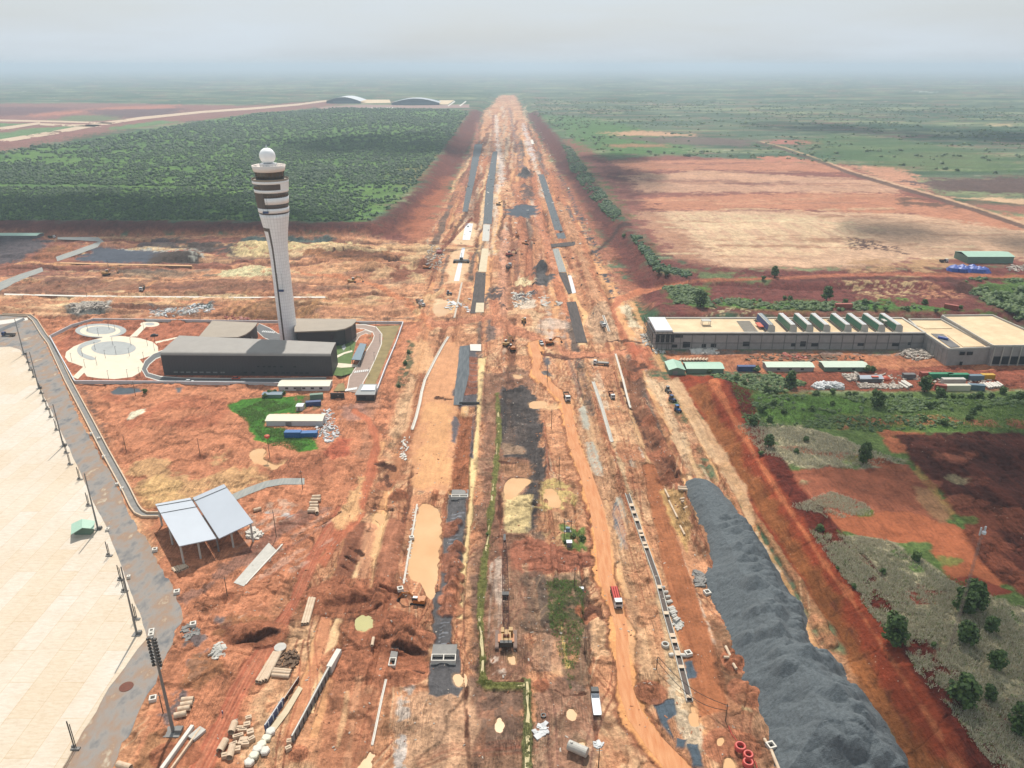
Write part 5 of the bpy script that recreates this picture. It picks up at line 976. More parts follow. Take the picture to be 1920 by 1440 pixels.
def arc(mb, prof, a0, a1, off=.1, th=.2, n=12):
    vs = []; k = len(prof)
    for o_ in (off, off-th):
        for r, z in prof:
            for j in range(n+1):
                a_ = math.radians(a0+(a1-a0)*j/n); vs.append(((r+o_)*math.cos(a_), (r+o_)*math.sin(a_), z))
    m_ = n+1; F = []
    for i in range(k-1):
        for j in range(n):
            F.append((i*m_+j, i*m_+j+1, (i+1)*m_+j+1, (i+1)*m_+j)); q = k*m_; F.append((q+i*m_+j, q+(i+1)*m_+j, q+(i+1)*m_+j+1, q+i*m_+j+1))
    q = k*m_
    for i in range(k-1): F += [(i*m_, (i+1)*m_, q+(i+1)*m_, q+i*m_), (i*m_+n, q+i*m_+n, q+(i+1)*m_+n, (i+1)*m_+n)]
    for j in range(n): F += [(j, q+j, q+j+1, j+1), ((k-1)*m_+j, (k-1)*m_+j+1, q+(k-1)*m_+j+1, q+(k-1)*m_+j)]
    return mb.add(vs, F)
def at2(x, y, z): return at(x, y, z)[:2]
# ---- control tower
B0 = at(542.5, 638, 0)
tw = thing('control_tower', 'tall white air traffic control tower with a round radome on top', 'tower', B0)
RP = [(5.75, 0), (5.7, 30), (5.75, 55), (6.0, 63), (6.7, 69.5), (7.5, 75), (8.4, 80.2), (9.2, 84.6)]
def rad(z, P=RP+[(9.35, 86), (9.6, 90), (10.0, 95), (10.5, 100), (11, 104.7)]):
    for (r0, z0), (r1, z1) in zip(P, P[1:]):
        if z <= z1: return r0+(r1-r0)*(z-z0)/(z1-z0)
    return P[-1][0]
def tower_mat():
    m = bpy.data.materials.new('tower_cladding'); m.use_nodes = True; t = m.node_tree; b = t.nodes['Principled BSDF']; b.inputs['Roughness'].default_value = .55
    tc_ = t.nodes.new('ShaderNodeTexCoord'); s_ = t.nodes.new('ShaderNodeSeparateXYZ'); cx = t.nodes.new('ShaderNodeMath'); cx.operation = 'ARCTAN2'; cm_ = t.nodes.new('ShaderNodeCombineXYZ'); mu = t.nodes.new('ShaderNodeMath'); mu.operation = 'MULTIPLY'; mu.inputs[1].default_value = 5.7
    br = t.nodes.new('ShaderNodeTexBrick'); br.inputs['Scale'].default_value = 1; br.inputs['Brick Width'].default_value = 1.3; br.inputs['Row Height'].default_value = 2.1; br.inputs['Mortar Size'].default_value = .05; br.offset = 0
    br.inputs['Color1'].default_value = (.84, .82, .80, 1); br.inputs['Color2'].default_value = (.78, .76, .74, 1); br.inputs['Mortar'].default_value = (.5, .48, .46, 1)
    for x, y in ((tc_.outputs['Object'], s_.inputs[0]), (s_.outputs[1], cx.inputs[0]), (s_.outputs[0], cx.inputs[1]), (cx.outputs[0], mu.inputs[0]), (mu.outputs[0], cm_.inputs[0]), (s_.outputs[2], cm_.inputs[1]), (cm_.outputs[0], br.inputs[0]), (br.outputs[0], b.inputs['Base Color'])): t.links.new(x, y)
    return m
M['cladding'] = tower_mat()
MB().lathe([(rad(z), z) for z in (-1, 0, 20, 40, 55, 59, 63, 66, 69.5, 72, 75, 77.5, 80.2, 82.4, 84.6)], n=40).build('shaft', M['cladding'], tw, True)
s_ = MB(); arc(s_, [(rad(z), z) for z in (0, 30, 55, 63, 69.5, 75.2)], 245, 257, .06, .25, 4); arc(s_, [(rad(z), z) for z in (74, 76.2)], 175, 257, .08, .3, 12); s_.build('recess_stripe', M['brown_panel'], tw)
def band(z0, z1, m, name, dr=0): return MB().lathe([(rad(z0)+dr, z0), (rad((z0+z1)/2)+dr, (z0+z1)/2), (rad(z1)+dr, z1)], n=40).build(name, M[m], tw, True)
band(84.62, 85.6, 'brown_panel', 'window_band', -.25); band(85.62, 88.3, 'tower_panel', 'wall_band'); b1 = band(88.32, 90.9, 'brown_panel', 'window_band', -.3); band(90.92, 94.8, 'tower_panel', 'wall_band')
band(94.82, 97.8, 'bronze_glass', 'window_band', -.35); band(97.82, 99.6, 'tower_panel', 'wall_band'); band(99.62, 103.1, 'bronze_glass', 'window_band', -.3); band(103.12, 104.7, 'tower_panel', 'wall_band')
q = MB(); arc(q, [(rad(z), z) for z in (88.4, 92, 95, 97.7)], 168, 258, .04, .5); arc(q, [(rad(z), z) for z in (99.8, 102.9)], 250, 318, -.05, .3); q.build('brown_cladding', M['brown_panel'], tw)
q = MB(); arc(q, [(rad(z), z) for z in (99.5, 103.2)], 318, 400, .03, .4); q.build('white_cladding', M['tower_panel'], tw)
for z0, z1 in ((94.9, 97.7), (99.7, 103)):
    q = MB()
    for i in range(40): a_ = 2*math.pi*i/40; r_ = rad(z0)-.2; q.box(r_*math.cos(a_), r_*math.sin(a_), z0, .15, .15, z1-z0, a_)
    q.build('mullions', M['brown_panel'], tw)
MB().lathe([(11, 104.72), (11.1, 105.9), (10.95, 105.9), (10.85, 104.9), (0.1, 104.9)], n=40, cap=False).build('deck', M['tan_roof'], tw)
MB().lathe([(8.3, 104.9), (8.5, 106.1), (8.6, 106.1)], n=32).build('cab_base', M['dark_steel'], tw)
MB().lathe([(8.0, 106.12), (8.8, 110)], n=24).build('cab_glass', M['bronze_glass'], tw)
q = MB()
for i in range(24): a_ = 2*math.pi*i/24; q.tube([(8.05*math.cos(a_), 8.05*math.sin(a_), 106.1), (8.85*math.cos(a_), 8.85*math.sin(a_), 110)], .1, 4)
q.build('cab_mullions', M['dark_steel'], tw)
MB().lathe([(9.0, 110.02), (9.35, 110.3), (10.15, 113.6), (9.9, 113.6), (9.2, 111.8), (.1, 111.8)], n=40, cap=False).build('roof_ring', mat('ring_cream', (.78, .68, .6), .6, .05, .3), tw, True)
q = MB(); 
for i in range(36):
    a_ = 2*math.pi*i/36; q.tube([(10*math.cos(a_), 10*math.sin(a_), 113.6), (10*math.cos(a_), 10*math.sin(a_), 114.5)], .05, 4)
q.tube([(10*math.cos(2*math.pi*i/36), 10*math.sin(2*math.pi*i/36), 114.5) for i in range(37)], .06, 4); q.build('railing', M['steel'], tw)
MB().lathe([(5.3, 111.8), (5.3, 114.6), (5.0, 114.6)], n=8, ph=math.pi/8).build('radome_base', M['white_metal'], tw)
MB().lathe([(4.8*math.cos(t), 118.9+4.8*math.sin(t)) for t in np.linspace(-1.15, 1.5, 14)], n=28).build('radome', mat('radome_white', (.85, .84, .82), .5, .03, .5), tw, True)
MB().lathe([(.7, 123.4), (.5, 124.4), (.1, 125.6)], n=8).build('beacon', M['white_metal'], tw)
def gondola(px, z, lab):
    P = at(px, 638, 0); o = thing('gondola', lab, 'work platform', (P[0], B0[1]-rad(z)-1.0, z), 0)
    MB().box(0, 0, 0, 3.4, .9, .12).box(0, -.42, .1, 3.4, .05, 1.1).box(0, .42, .1, 3.4, .05, 1.1).box(-1.68, 0, .1, .05, .9, 1.1).box(1.68, 0, .1, .05, .9, 1.1).build('cradle', M['blue_dark'], o)
    q = MB().tube([(-1.4, 0, 1.2), (-1.4, .5, 12)], .05, 4).tube([(1.4, 0, 1.2), (1.4, .5, 12)], .05, 4); q.build('cable', M['black'], o)
gondola(544, 35.5, 'blue work platform hanging halfway up the tower shaft'); gondola(537, 86, 'blue work platform hanging under the tower windows')
# ---- front operations building
def hull(name, label, cat, quad, h, prof, wm='zinc_wall_shaded', rm='zinc', zero=None):
    """quad px at roof height: near-left, near-right, far-right, far-left; prof: (s, z)"""
    A, B_, C_, D = [Vector((*at2(x, y, h), 0)) for x, y in quad]; c0 = (A+B_+C_+D)/4
    t = thing(name, label, cat, (c0.x, c0.y, 0)); vs = []; k = len(prof)
    for P, Q in ((A, D), (B_, C_)):
        for s, z in prof: v = P.lerp(Q, s)-c0; vs.append((v.x, v.y, z))
    roof = [i for i in range(k-1) if not (abs(prof[i][0]-prof[i+1][0]) < 1e-4)]
    mb = MB().add(vs, [(i, i+k, i+1+k, i+1) for i in range(k-1) if i in roof]); mb.build('roof', M[rm], t, True)
    mb = MB().add(vs, [(i, i+k, i+1+k, i+1) for i in range(k-1) if i not in roof]+[tuple(range(k)), tuple(range(k, 2*k))[::-1]]); mb.build('wall', M[wm], t)
    return t, c0, A, B_, C_, D
fb, c0, A, B_, C_, D = hull('operations_building', 'long dark grey metal clad building with a curved roof edge below the tower', 'building', [(300, 661), (620, 663), (630, 642), (336, 629)], 14.3,
     [(0, 0), (0, 12.6), (.008, 13.3), (.03, 13.9), (.06, 14.2), (.12, 14.35), (.5, 14.6), (1, 14.3), (1, 0)])
mb = MB(); 
for i in range(60): v = A.lerp(B_, (i+.5)/60)-c0; mb.box(v.x, v.y-.05, .3, .12, .1, 12.2)
mb.build('cladding_ribs', M['zinc_wall_shaded'], fb)
for i, (x, z, w_) in enumerate([(455, 1.6, 2), (470, 1.6, 2), (493, 1.6, 2), (513, 1.6, 2), (527, 1.6, 2), (536, 1.6, 2), (552, 1.6, 2), (561, 1.6, 2), (572, 1.6, 2), (481, 5.5, 1.2), (492, 5.5, 1.2), (502, 5.5, 1.6), (512, 5.5, 1.6), (525, 5.5, 1.6), (550, 5.5, 1.6), (323, 1.6, 2.5), (335, 1.6, 2.5), (347, 1.6, 2.5), (360, 1.6, 2.5), (372, 1.6, 2.5), (385, 1.6, 2.5), (398, 1.6, 2.5), (412, 1.6, 2.5)]):
    v = A.lerp(B_, (x-300)/320)-c0; MB().box(v.x, v.y-.12, z, w_, .12, .8).build('window', M['opening'] if x > 440 else M['steel'], fb)
def flatroof(name, label, cat, px, h, base_inset=.92, rm='tan_roof', wm='zinc_wall_shaded', th=.8, wz=0):
    P = [at2(x, y, h) for x, y in px]; c = (sum(p[0] for p in P)/len(P), sum(p[1] for p in P)/len(P)); z0 = mz(*c) if not wz else wz
    t = thing(name, label, cat, (c[0], c[1], z0)); L_ = [(p[0]-c[0], p[1]-c[1]) for p in P]
    MB().prism(L_, h-z0-th, h-z0).build('roof', M[rm], t); MB().prism([(a_*base_inset, b_*base_inset) for a_, b_ in L_], -.5, h-z0-th-.01).build('wall', M[wm], t)
    return t, c, L_
t, c, L_ = flatroof('technical_building', 'low tan roofed building with a sweeping curved end left of the tower', 'building', [(398, 601), (483, 605), (478, 612), (470, 620), (460, 627), (446, 632), (372, 632)], 10, .93)
for k in range(5): MB().box(L_[1][0]*.9-k*5.2, L_[2][1]*.9-6-k*4, 1, 2.2, .3, 4).build('window', M['white_wall'], t)
t, c, L_ = flatroof('terminal_office', 'low tan roofed building with a rounded corner right of the tower', 'building', [(552, 597), (667, 598), (668, 602), (660, 610), (647, 616), (630, 619), (552, 622)], 11, .94)
fy = at(600, 621, 11)[1]-c[1]+2.5
for k in range(9):
    MB().box(at(566+k*9, 640, 0)[0]-c[0], fy*.98-.3, 1+3.6*(k % 2), 2.2, .3, 2.6).build('window', M['glass'] if k % 3 else M['white_wall'], t)
mb = MB()
for k in range(9): a_ = Vector((L_[2][0], L_[2][1])).lerp(Vector((L_[4][0], L_[4][1])), k/8)*.955; mb.box(a_.x, a_.y, 0, .25, .5, 9.8)
mb.build('facade_fins', M['black'], t)
P = [at2(675, 643, 4), at2(687, 645, 4), at2(676, 675, 4), at2(659, 674, 4)]; cc = (sum(p[0] for p in P)/4, sum(p[1] for p in P)/4)
t = thing('canopy', 'blue grey flat parking canopy beside the curved compound road', 'canopy', (*cc, 0)); MB().prism([(p[0]-cc[0], p[1]-cc[1]) for p in P], 3.7, 4).build('roof', M['blue_grey'], t)
for p in P: MB().box((p[0]-cc[0])*.85, (p[1]-cc[1])*.92, 0, .3, .3, 3.69).build('post', M['dark_steel'], t)
P = [at2(676, 720, 4), at2(708, 720, 4), at2(703, 740, 4), at2(665, 740, 4)]; cc = (sum(p[0] for p in P)/4, sum(p[1] for p in P)/4); L_ = [(p[0]-cc[0], p[1]-cc[1]) for p in P]
t = thing('gatehouse', 'small dark gatehouse with a white rooflight at the compound gate', 'gatehouse', (*cc, 0)); MB().prism(L_, 3.6, 4).build('roof', M['steel'], t); MB().prism([(a_*.9, b_*.9) for a_, b_ in L_], 0, 3.59).build('wall', M['dark_steel'], t); MB().prism([(a_*.7+.8, b_*.5+1.2) for a_, b_ in L_], 4.01, 4.6).build('rooflight', M['white_metal'], t)
MB().box(L_[3][0]*.3, L_[3][1]*.9-.1, 1, 4, .2, 1.6).build('window', M['glass'], t)
p0, p1 = g(620, 745), g(646, 745); t = thing('gate_wall', 'short dark stone wall with a metal emblem at the gate', 'wall', (p0+p1)/2); MB().box(0, 0, -.3, (p1-p0).length, .6, 3.3).build('wall', M['dark_steel'], t); MB().box(.5, -.36, 1.2, .9, .1, .7).build('emblem', M['steel'], t)
# ---- zebra crossings
for x0, y0, x1, y1, n in ((649, 732, 668, 729, 7), (666, 698, 690, 695, 7), (493, 622, 514, 624, 7)):
    for k in range(n):
        a_ = g(x0+(x1-x0)*k/(n-1), y0+(y1-y0)*k/(n-1)); tag(MB().box(0, 0, .3, .8, 3.4, .02).build('road_marking', M['white_paint'], loc=a_), kind='structure')
# ---- sheds
def shed(label, x0, x1, yb, dep, h, rise, rm='mint', wm='mint_wall', ridge='x', name='shed', cat='shed', wins=0, door=False, group=None, wm2=None):
    a_, b_ = g(x0, yb), g(x1, yb); Lx = b_.x-a_.x; o = thing(name, label, cat, ((a_.x+b_.x)/2, a_.y+dep/2, min(a_.z, b_.z)), 0, group); X, Y = Lx/2, dep/2
    MB().box(0, 0, -.6, Lx*.985, dep*.97, h+.55).build('wall', M[wm], o); e = .25
    if ridge == 'x': V = [(-X-e, -Y-e, h), (X+e, -Y-e, h), (X+e, 0, h+rise), (-X-e, 0, h+rise), (X+e, Y+e, h), (-X-e, Y+e, h)]
    else: V = [(-X-e, -Y-e, h), (-X-e, Y+e, h), (0, Y+e, h+rise), (0, -Y-e, h+rise), (X+e, Y+e, h), (X+e, -Y-e, h)]
    V += [(v[0], v[1], v[2]-.12) for v in V]
    MB().add(V, [(0, 1, 2, 3), (3, 2, 4, 5), (6, 9, 8, 7), (9, 11, 10, 8), (0, 6, 7, 1), (5, 4, 10, 11), (0, 3, 9, 6), (3, 5, 11, 9), (1, 7, 8, 2), (2, 8, 10, 4)]).build('roof', M[rm], o)
    if ridge == 'y': MB().add([(-X, -Y*.97-.02, h-.05), (X, -Y*.97-.02, h-.05), (0, -Y*.97-.02, h+rise-.15)], [(0, 1, 2)]).build('gable', M[wm], o)
    for k in range(wins): MB().box(-X+Lx*(k+1)/(wins+1), -dep*.485-.06, h*.35, min(1.8, Lx/wins*.5), .1, h*.35).build('window', M['glass'], o)
    if door: MB().box(-X*.2, -dep*.485-.08, 0, min(3, Lx*.3), .12, h*.75).build('door', M['steel'], o)
    return o
shed('small mint green roofed shed with a gable facing forward', 1254, 1284, 703, 14, 3.2, 1.6, ridge='y', door=True)
shed('long mint green roofed shed next to the small gabled one', 1287, 1357, 700, 11, 3, 1.2)
shed('long pale green roofed shed with a tree in front', 1437, 1526, 697, 9, 3, 1, rm='mint_pale', wm='raw_concrete', wins=3)
shed('pale green roofed shed at the right end of the shed row', 1545, 1628, 697, 10, 3, 1, rm='mint_pale', wins=2)
shed('far green roofed warehouse beyond the blue tarpaulin', 1812, 1900, 494, 22, 6, 2, rm='mint', wm='mint_wall')
shed('far green roofed warehouse at the left edge of the site', -60, 70, 447, 14, 3, 1, rm='mint', wm='raw_dark')
shed('white prefabricated office with five windows beside the compound wall', 522, 618, 733, 9, 3, 1, rm='cream', wm='white_wall', name='site_office', cat='office', wins=5, door=True)
shed('white prefabricated hut behind the two blue containers', 499, 605, 799, 8, 3, 1, rm='cream', wm='white_wall', name='site_office', cat='office', door=True)
shed('tiny white roofed kiosk on the green yard', 556, 568, 771, 4, 2.6, .3, rm='white_metal', wm='white_wall', name='kiosk', cat='kiosk', door=True)
shed('low teal roofed lean-to in the grass behind the white office', 492, 528, 746, 4, 2, .4, rm='blue_grey', wm='mint_wall')
def box_c(label, px, py, L_, m, rz=0, w_=2.45, h=2.6, name='container', cat='container', dz=0, group=None):
    o = thing(name, label, cat, g(px, py, dz), rz, group); MB().box(0, 0, 0, L_, w_, h).build('body', M[m], o); q = MB()
    for k in range(int(L_*2)): q.box(-L_/2+.3+k*.5, -w_/2-.03, .15, .12, .06, h-.3).box(-L_/2+.3+k*.5, w_/2+.03, .15, .12, .06, h-.3)
    q.build('corrugation', M[m], o); MB().box(L_/2+.03, -w_/4, .1, .06, w_*.46, h-.2).box(L_/2+.03, w_/4, .1, .06, w_*.46, h-.2).build('door', M[m], o); return o
box_c('bright blue container, left one of the pair before the white hut', 550, 818, 8, 'blue_box', w_=3.2, h=3); box_c('bright blue container, right one of the pair before the white hut', 580, 817, 8, 'blue_box', w_=3.2, h=3, rz=.05)
box_c('dark blue container below the green roofed cabin', 588, 761, 8, 'blue_dark', rz=.15, h=2.6); box_c('green topped cabin container behind the dark blue one', 594, 748, 7, 'mint_wall', rz=.2, h=3)
# ---- concrete building with skylights
fl = at(1227, 655, 0); fr = at(1730, 655, 0); HB = 10.6; yb = at(1300, 597, HB)[1]; X0, X1, Y0, Y1 = fl[0], fr[0], fl[1], yb
cb = thing('concrete_building', 'long unfinished grey concrete building with eight green skylights on its roof', 'building', ((X0+X1)/2, (Y0+Y1)/2, 0)); cx, cy = (X0+X1)/2, (Y0+Y1)/2; LX, LY = X1-X0, Y1-Y0
MB().box(0, 0, -.5, LX, LY, HB-.6).build('wall', M['raw_concrete'], cb)
MB().box(0, 0, HB-.1-.0, LX-2.4, LY-2.4, .12).build('roof', M['beige_roof'], cb)
MB().box(0, -LY/2+.6, HB-.09, LX, 1.2, 1).box(0, LY/2-.6, HB-.09, LX, 1.2, 1).box(LX/2-.6, 0, HB-.09, 1.2, LY-2.41, 1).build('parapet', M['concrete'], cb)
for k in range(22): MB().box(-LX/2+9+k*(LX-10)/22, -LY/2-.12, 0, .35, .24, HB-.1).build('pilaster', M['raw_dark'], cb)
MB().box(0, -LY/2-.1, 4.2, LX-1, .2, .3).build('ledge', M['raw_dark'], cb)
for px, z, w_, h in ((1283, 1.2, 3.5, 5), (1288, 1.5, 10, 4.5), (1264, 1.3, 5, 2.6), (1271, 8, 14, 2.2), (1319, 1.3, 4, 3), (1337, 1.5, 5, 3), (1398, 2.2, 12, 3.8), (1486, 2, 4, 2.6), (1504, 2, 10, 4.4), (1526, 2, 12, 3), (1612, 2.4, 11, 2.6), (1677, 2.2, 12, 3), (1703, 3, 3, 2.4)):
    MB().box(at(px, 655, 0)[0]-cx, -LY/2-.06, z, w_*.36 if w_ > 6 else w_*.7, .1, h*.8).build('opening', M['opening'], cb)
e = MB()
for i in range(5):
    for z in (0, 4.2, 8.2, 12.2): e.box(-LX/2-2+i*3.2, -LY/2-1.2, z, .25, .25, 4) if z < 12 else None
for z in (4, 8, 12): e.box(-LX/2+4.4, -LY/2-1.2, z, 13.4, .3, .3)
for z in (4, 8, 12): e.box(-LX/2-2.1, 0, z, .3, LY*.98, .3)
for i in range(9): e.box(-LX/2-2.1, -LY/2+i*LY/8.2, 0, .25, .25, 12.2)
e.build('scaffold', M['dark_steel'], cb)
MB().box(-LX/2+5.4, -2, HB+.92, 11, LY-4.5, 1.4).build('end_block', M['white_metal'], cb)
for k in range(4): MB().box(-LX/2+1.6+k*3.2, -LY/2-.2, 5, 2.2, .14, 5).build('opening', M['opening'], cb)
for px in (1325, 1665):                                 # roof shelters
    x = at(px, 612, HB)[0]-cx; MB().box(x, 2, HB+3.2, 6, 5, .3).box(x-2.6, 0, HB, .3, .3, 3.2).box(x+2.6, 0, HB, .3, .3, 3.2).box(x-2.6, 4, HB, .3, .3, 3.2).box(x+2.6, 4, HB, .3, .3, 3.2).build('roof_frame', M['concrete'], cb)
q = MB()
for k in range(11): q.box(at(1388, 600, HB)[0]-cx+k*.1, -LY/2+3+k*(LY-8)/11, HB+.1, 9, .5, .5)
q.build('roof_beams', M['concrete'], cb)
SKY = [1448, 1489, 1520, 1552, 1592, 1623, 1655, 1688]
for i, px in enumerate(SKY):
    x = at(px, 625, HB)[0]-cx; y0, y1 = -LY/2+3.2, LY/2-4; w_ = 5.0; h = 5.0; b = HB+.1
    V = [(x-w_/2, y0, b), (x+w_/2, y0, b), (x+w_/2-.4, y0, b+h*.75), (x+.7, y0, b+h), (x-w_/2+.6, y0, b+h)]; V += [(v[0], y1, v[2]) for v in V]
    s_ = MB().add(V, [(0, 1, 2, 3, 4), (9, 8, 7, 6, 5), (1, 6, 7, 2), (0, 5, 6, 1), (2, 7, 8, 3), (3, 8, 9, 4), (4, 9, 5, 0)]).build('skylight', M['concrete'], cb)
    q = MB().add([(x-w_/2-.06, y0+.5, b+.9), (x-w_/2+.5, y0+.5, b+h-.4), (x-w_/2+.5, y1-.5, b+h-.4), (x-w_/2-.06, y1-.5, b+.9)], [(0, 1, 2, 3)]); q.build('glazing', M['green_glass'] if i else M['blue_dark'], s_)
    q = MB()
    for k in range(14): q.box(x-w_/2-.7, y0+1+k*(y1-y0-2)/13, b, .5, .3, .9)
    q.box(x-w_/2-1.4, (y0+y1)/2, b, .3, y1-y0, .5); q.build('curb', M['dark_steel'], s_)
    q = MB()
    for dx in (-.9, .5): q.box(x+dx, (y0+y1)/2, b+h+.01, .7, y1-y0-.6, .15)
    q.build('roof_strip', M['white_metal'] if i else M['blue_grey'], s_)
MB().box(at(1437, 625, HB)[0]-cx-1.0, -3, HB+1.5, 3.2, 9, .5).build('tarpaulin', M['orange'], cb)
# right wings
def slab_roof(label, px, h, rm='beige_roof', sunk=None, extra=None):
    P = [at2(x, y, h) for x, y in px]; c = (sum(p[0] for p in P)/len(P), sum(p[1] for p in P)/len(P)); L_ = [(p[0]-c[0], p[1]-c[1]) for p in P]
    t = thing('concrete_building', label, 'building', (c[0], c[1], 0)); MB().prism(L_, -.5, h).build('wall', M['raw_concrete'], t)
    MB().prism([(a_*.95, b_*.95) for a_, b_ in L_], h+.01, h+.15).build('roof', M[rm], t); n = len(L_); q = MB()
    for i in range(n):
        a_, b_ = Vector((*L_[i], 0))*.98, Vector((*L_[(i+1) % n], 0))*.98; m_ = (a_+b_)/2; q.box(m_.x, m_.y, h+.16, (b_-a_).length, .7, 1, math.atan2(b_.y-a_.y, b_.x-a_.x))
    q.build('parapet', M['concrete'], t); return t, c, L_
t, c, L_ = slab_roof('unfinished concrete wing with sunken roof bays between the long and big blocks', [(1702, 600), (1764, 600), (1860, 654), (1779, 657), (1722, 619)], 10)
for px_, m_ in (([(1700, 604), (1755, 603), (1785, 616), (1735, 617)], 'beige_roof'), ([(1776, 629), (1808, 627), (1845, 650), (1806, 651)], 'beige_roof'), ([(1745, 626), (1768, 627), (1800, 651), (1782, 652)], 'raw_dark')):
    P = [at2(x, y, 10.2) for x, y in px_]; MB().prism([(p[0]-c[0], p[1]-c[1]) for p in P], 10.2, 10.5).build('roof_bay', M[m_], t)
b_ = at(1768, 636, 10.5); MB().tube([(b_[0]-c[0]-2, b_[1]-c[1]+2, 11.3), (b_[0]-c[0]+2, b_[1]-c[1]-2, 11.3)], .9, 8).build('roof_tank', M['blue_tarp'], t)
for px_, z, w_ in ((1790, 7, 3), (1804, 7, 3.4), (1792, .5, 1.6)): b_ = at(px_, 680, 0); MB().box(b_[0]-c[0], L_[3][1]-.15, z, w_, .2, 2.2).build('opening', M['opening'], t)
q = MB()
A_, B__ = Vector((*L_[4], 0)), Vector((*L_[3], 0)); dn = (B__-A_).normalized(); nn_ = Vector((-abs(dn.y), -abs(dn.x), 0))
for k in range(9):
    p_ = A_.lerp(B__, k/8)+nn_*.8; q.box(p_.x, p_.y, 0, .15, .15, 10)
for z in (2.5, 5, 7.5, 10): q.box((A_.x+B__.x)/2+nn_.x*.8, (A_.y+B__.y)/2+nn_.y*.8, z, (B__-A_).length, .15, .15, math.atan2(dn.y, dn.x))
q.build('scaffold', M['steel'], t)
t, c, L_ = slab_roof('big flat beige roofed concrete block at the right edge', [(1764, 593), (1860, 592), (2060, 680), (1862, 651)][:2]+[(1990, 650), (1862, 651)], 12)
for k in range(7): MB().box(L_[3][0]+4+k*5.4, L_[3][1]-.1, 1, 4.2, .3, 5).build('opening', M['opening'], t)
for k in range(8): MB().box(L_[3][0]+1.2+k*5.4, L_[3][1]-.2, 0, .5, .5, 12).build('pilaster', M['concrete'], t)
# ---- butterfly shed
Z1, Z2 = 9.5, 6.8
Q = [at(291, 945, Z1), at(359, 933, Z2), at(408, 1009.5, Z2), at(336, 1024, Z1), at(420, 907.5, Z1), at(475, 979, Z1)]
c = Vector((sum(q_[0] for q_ in Q)/6, sum(q_[1] for q_ in Q)/6, 0)); V = [Vector(q_)-c for q_ in Q]
bs = thing('open_shed', 'large open shed with two white roof panels forming a valley', 'shed', c)
def thick(vs, th=.35): vs = [Vector(v) for v in vs]; return MB().add(vs+[v-Vector((0, 0, th)) for v in vs], [(0, 1, 2, 3), (7, 6, 5, 4), (0, 4, 5, 1), (1, 5, 6, 2), (2, 6, 7, 3), (3, 7, 4, 0)])
e_ = Vector((.5, 0, 0)); thick([V[0], V[3], V[2]-e_, V[1]-e_]).build('roof', M['grey_roof'], bs); thick([V[1]+e_, V[2]+e_, V[5], V[4]]).build('roof', M['grey_roof'], bs)
q = MB()
for a_, b_, f_ in ((0, 1, .06), (4, 1, .10), (0, 1, .24)):
    P0 = V[a_].lerp(V[3 if a_ == 0 else 5], f_)+Vector((0, 0, .12)); P1 = V[1].lerp(V[2], f_)+Vector((0, 0, .12)); q.tube([P0, P1], .12, 5)
q.tube([V[1]+Vector((-.3, 0, .1)), V[2]+Vector((-.3, 0, .1))], .1, 5).tube([V[1]+Vector((.3, 0, .1)), V[2]+Vector((.3, 0, .1))], .1, 5); q.build('gutter', M['dark_steel'], bs)
for s, f_ in ((3, .5), (5, .4), (3, .95), (5, .95)):
    for r_ in (.04, .5, .95):
        P0 = V[1].lerp(V[2], r_); P1 = V[0].lerp(V[3], r_) if s == 3 else V[4].lerp(V[5], r_); p_ = P0.lerp(P1, f_); MB().tube([(p_.x, p_.y, -.3), (p_.x, p_.y, p_.z-.3)], .4, 8).build('column', M['concrete'], bs)
for r_ in (.04, .5, .95): p_ = V[1].lerp(V[2], r_); MB().tube([(p_.x, p_.y, -.3), (p_.x, p_.y, p_.z-.3)], .35, 8).build('column', M['steel'], bs)
# ---- hangars far away
def hangar(label, x0, x1, yb_, h, dep, m_='grey_roof'):
    a_, b_ = g(x0, yb_), g(x1, yb_); W_ = (b_.x-a_.x)/2; t = thing('hangar', label, 'hangar', ((a_.x+b_.x)/2, a_.y+dep/2, a_.z)); n = 14
    ar = [(-W_+2*W_*i/n, h*.35+h*.65*math.sin(math.pi*i/n)) for i in range(n+1)]
    MB().add([(x, -dep/2, z) for x, z in ar]+[(x, dep/2, z+1) for x, z in ar], [(i, i+1, n+2+i, n+1+i) for i in range(n)]).build('roof', M[m_], t, True)
    MB().add([(x, -dep/2+2, z-1) for x, z in ar]+[(W_, -dep/2+2, 0), (-W_, -dep/2+2, 0)], [tuple(range(n+3))]).build('front_wall', mat('hangar_wall', (96, 112, 132), .7, .08, .02), t)
    MB().box(0, -dep/2+1, 0, W_*1.2, 1, h*.4).build('door', M['blue_grey'], t)
hangar('distant aircraft hangar with a wide shallow arched roof', 734, 824, 197, 27, 90); hangar('distant smaller aircraft hangar with a white curved roof', 612, 676, 194, 27, 160, 'white_metal')
for px in ([(678, 187), (730, 187), (733, 193), (676, 194)], [(824, 188), (852, 188), (840, 196), (824, 196)]): sheet('apron', px, 'beige_roof', z=.5, jit=0, flatit=False)
ribbon('road', [(688, 203), (720, 202.6), (750, 202.4)], 2, 'concrete_pale', z=.4, jit=0, flatit=False); ribbon('road', [(840, 199), (853, 190)], 2, 'concrete_pale', z=.4, jit=0, flatit=False); ribbon('road', [(862, 199), (874, 190)], 2, 'concrete_pale', z=.4, jit=0, flatit=False)
ribbon('road', [(600, 204), (680, 199), (760, 201), (880, 199)], 6, mat('hazy_yard', (170, 132, 120), .9, .1, .02), z=.2, jit=0, flatit=False)
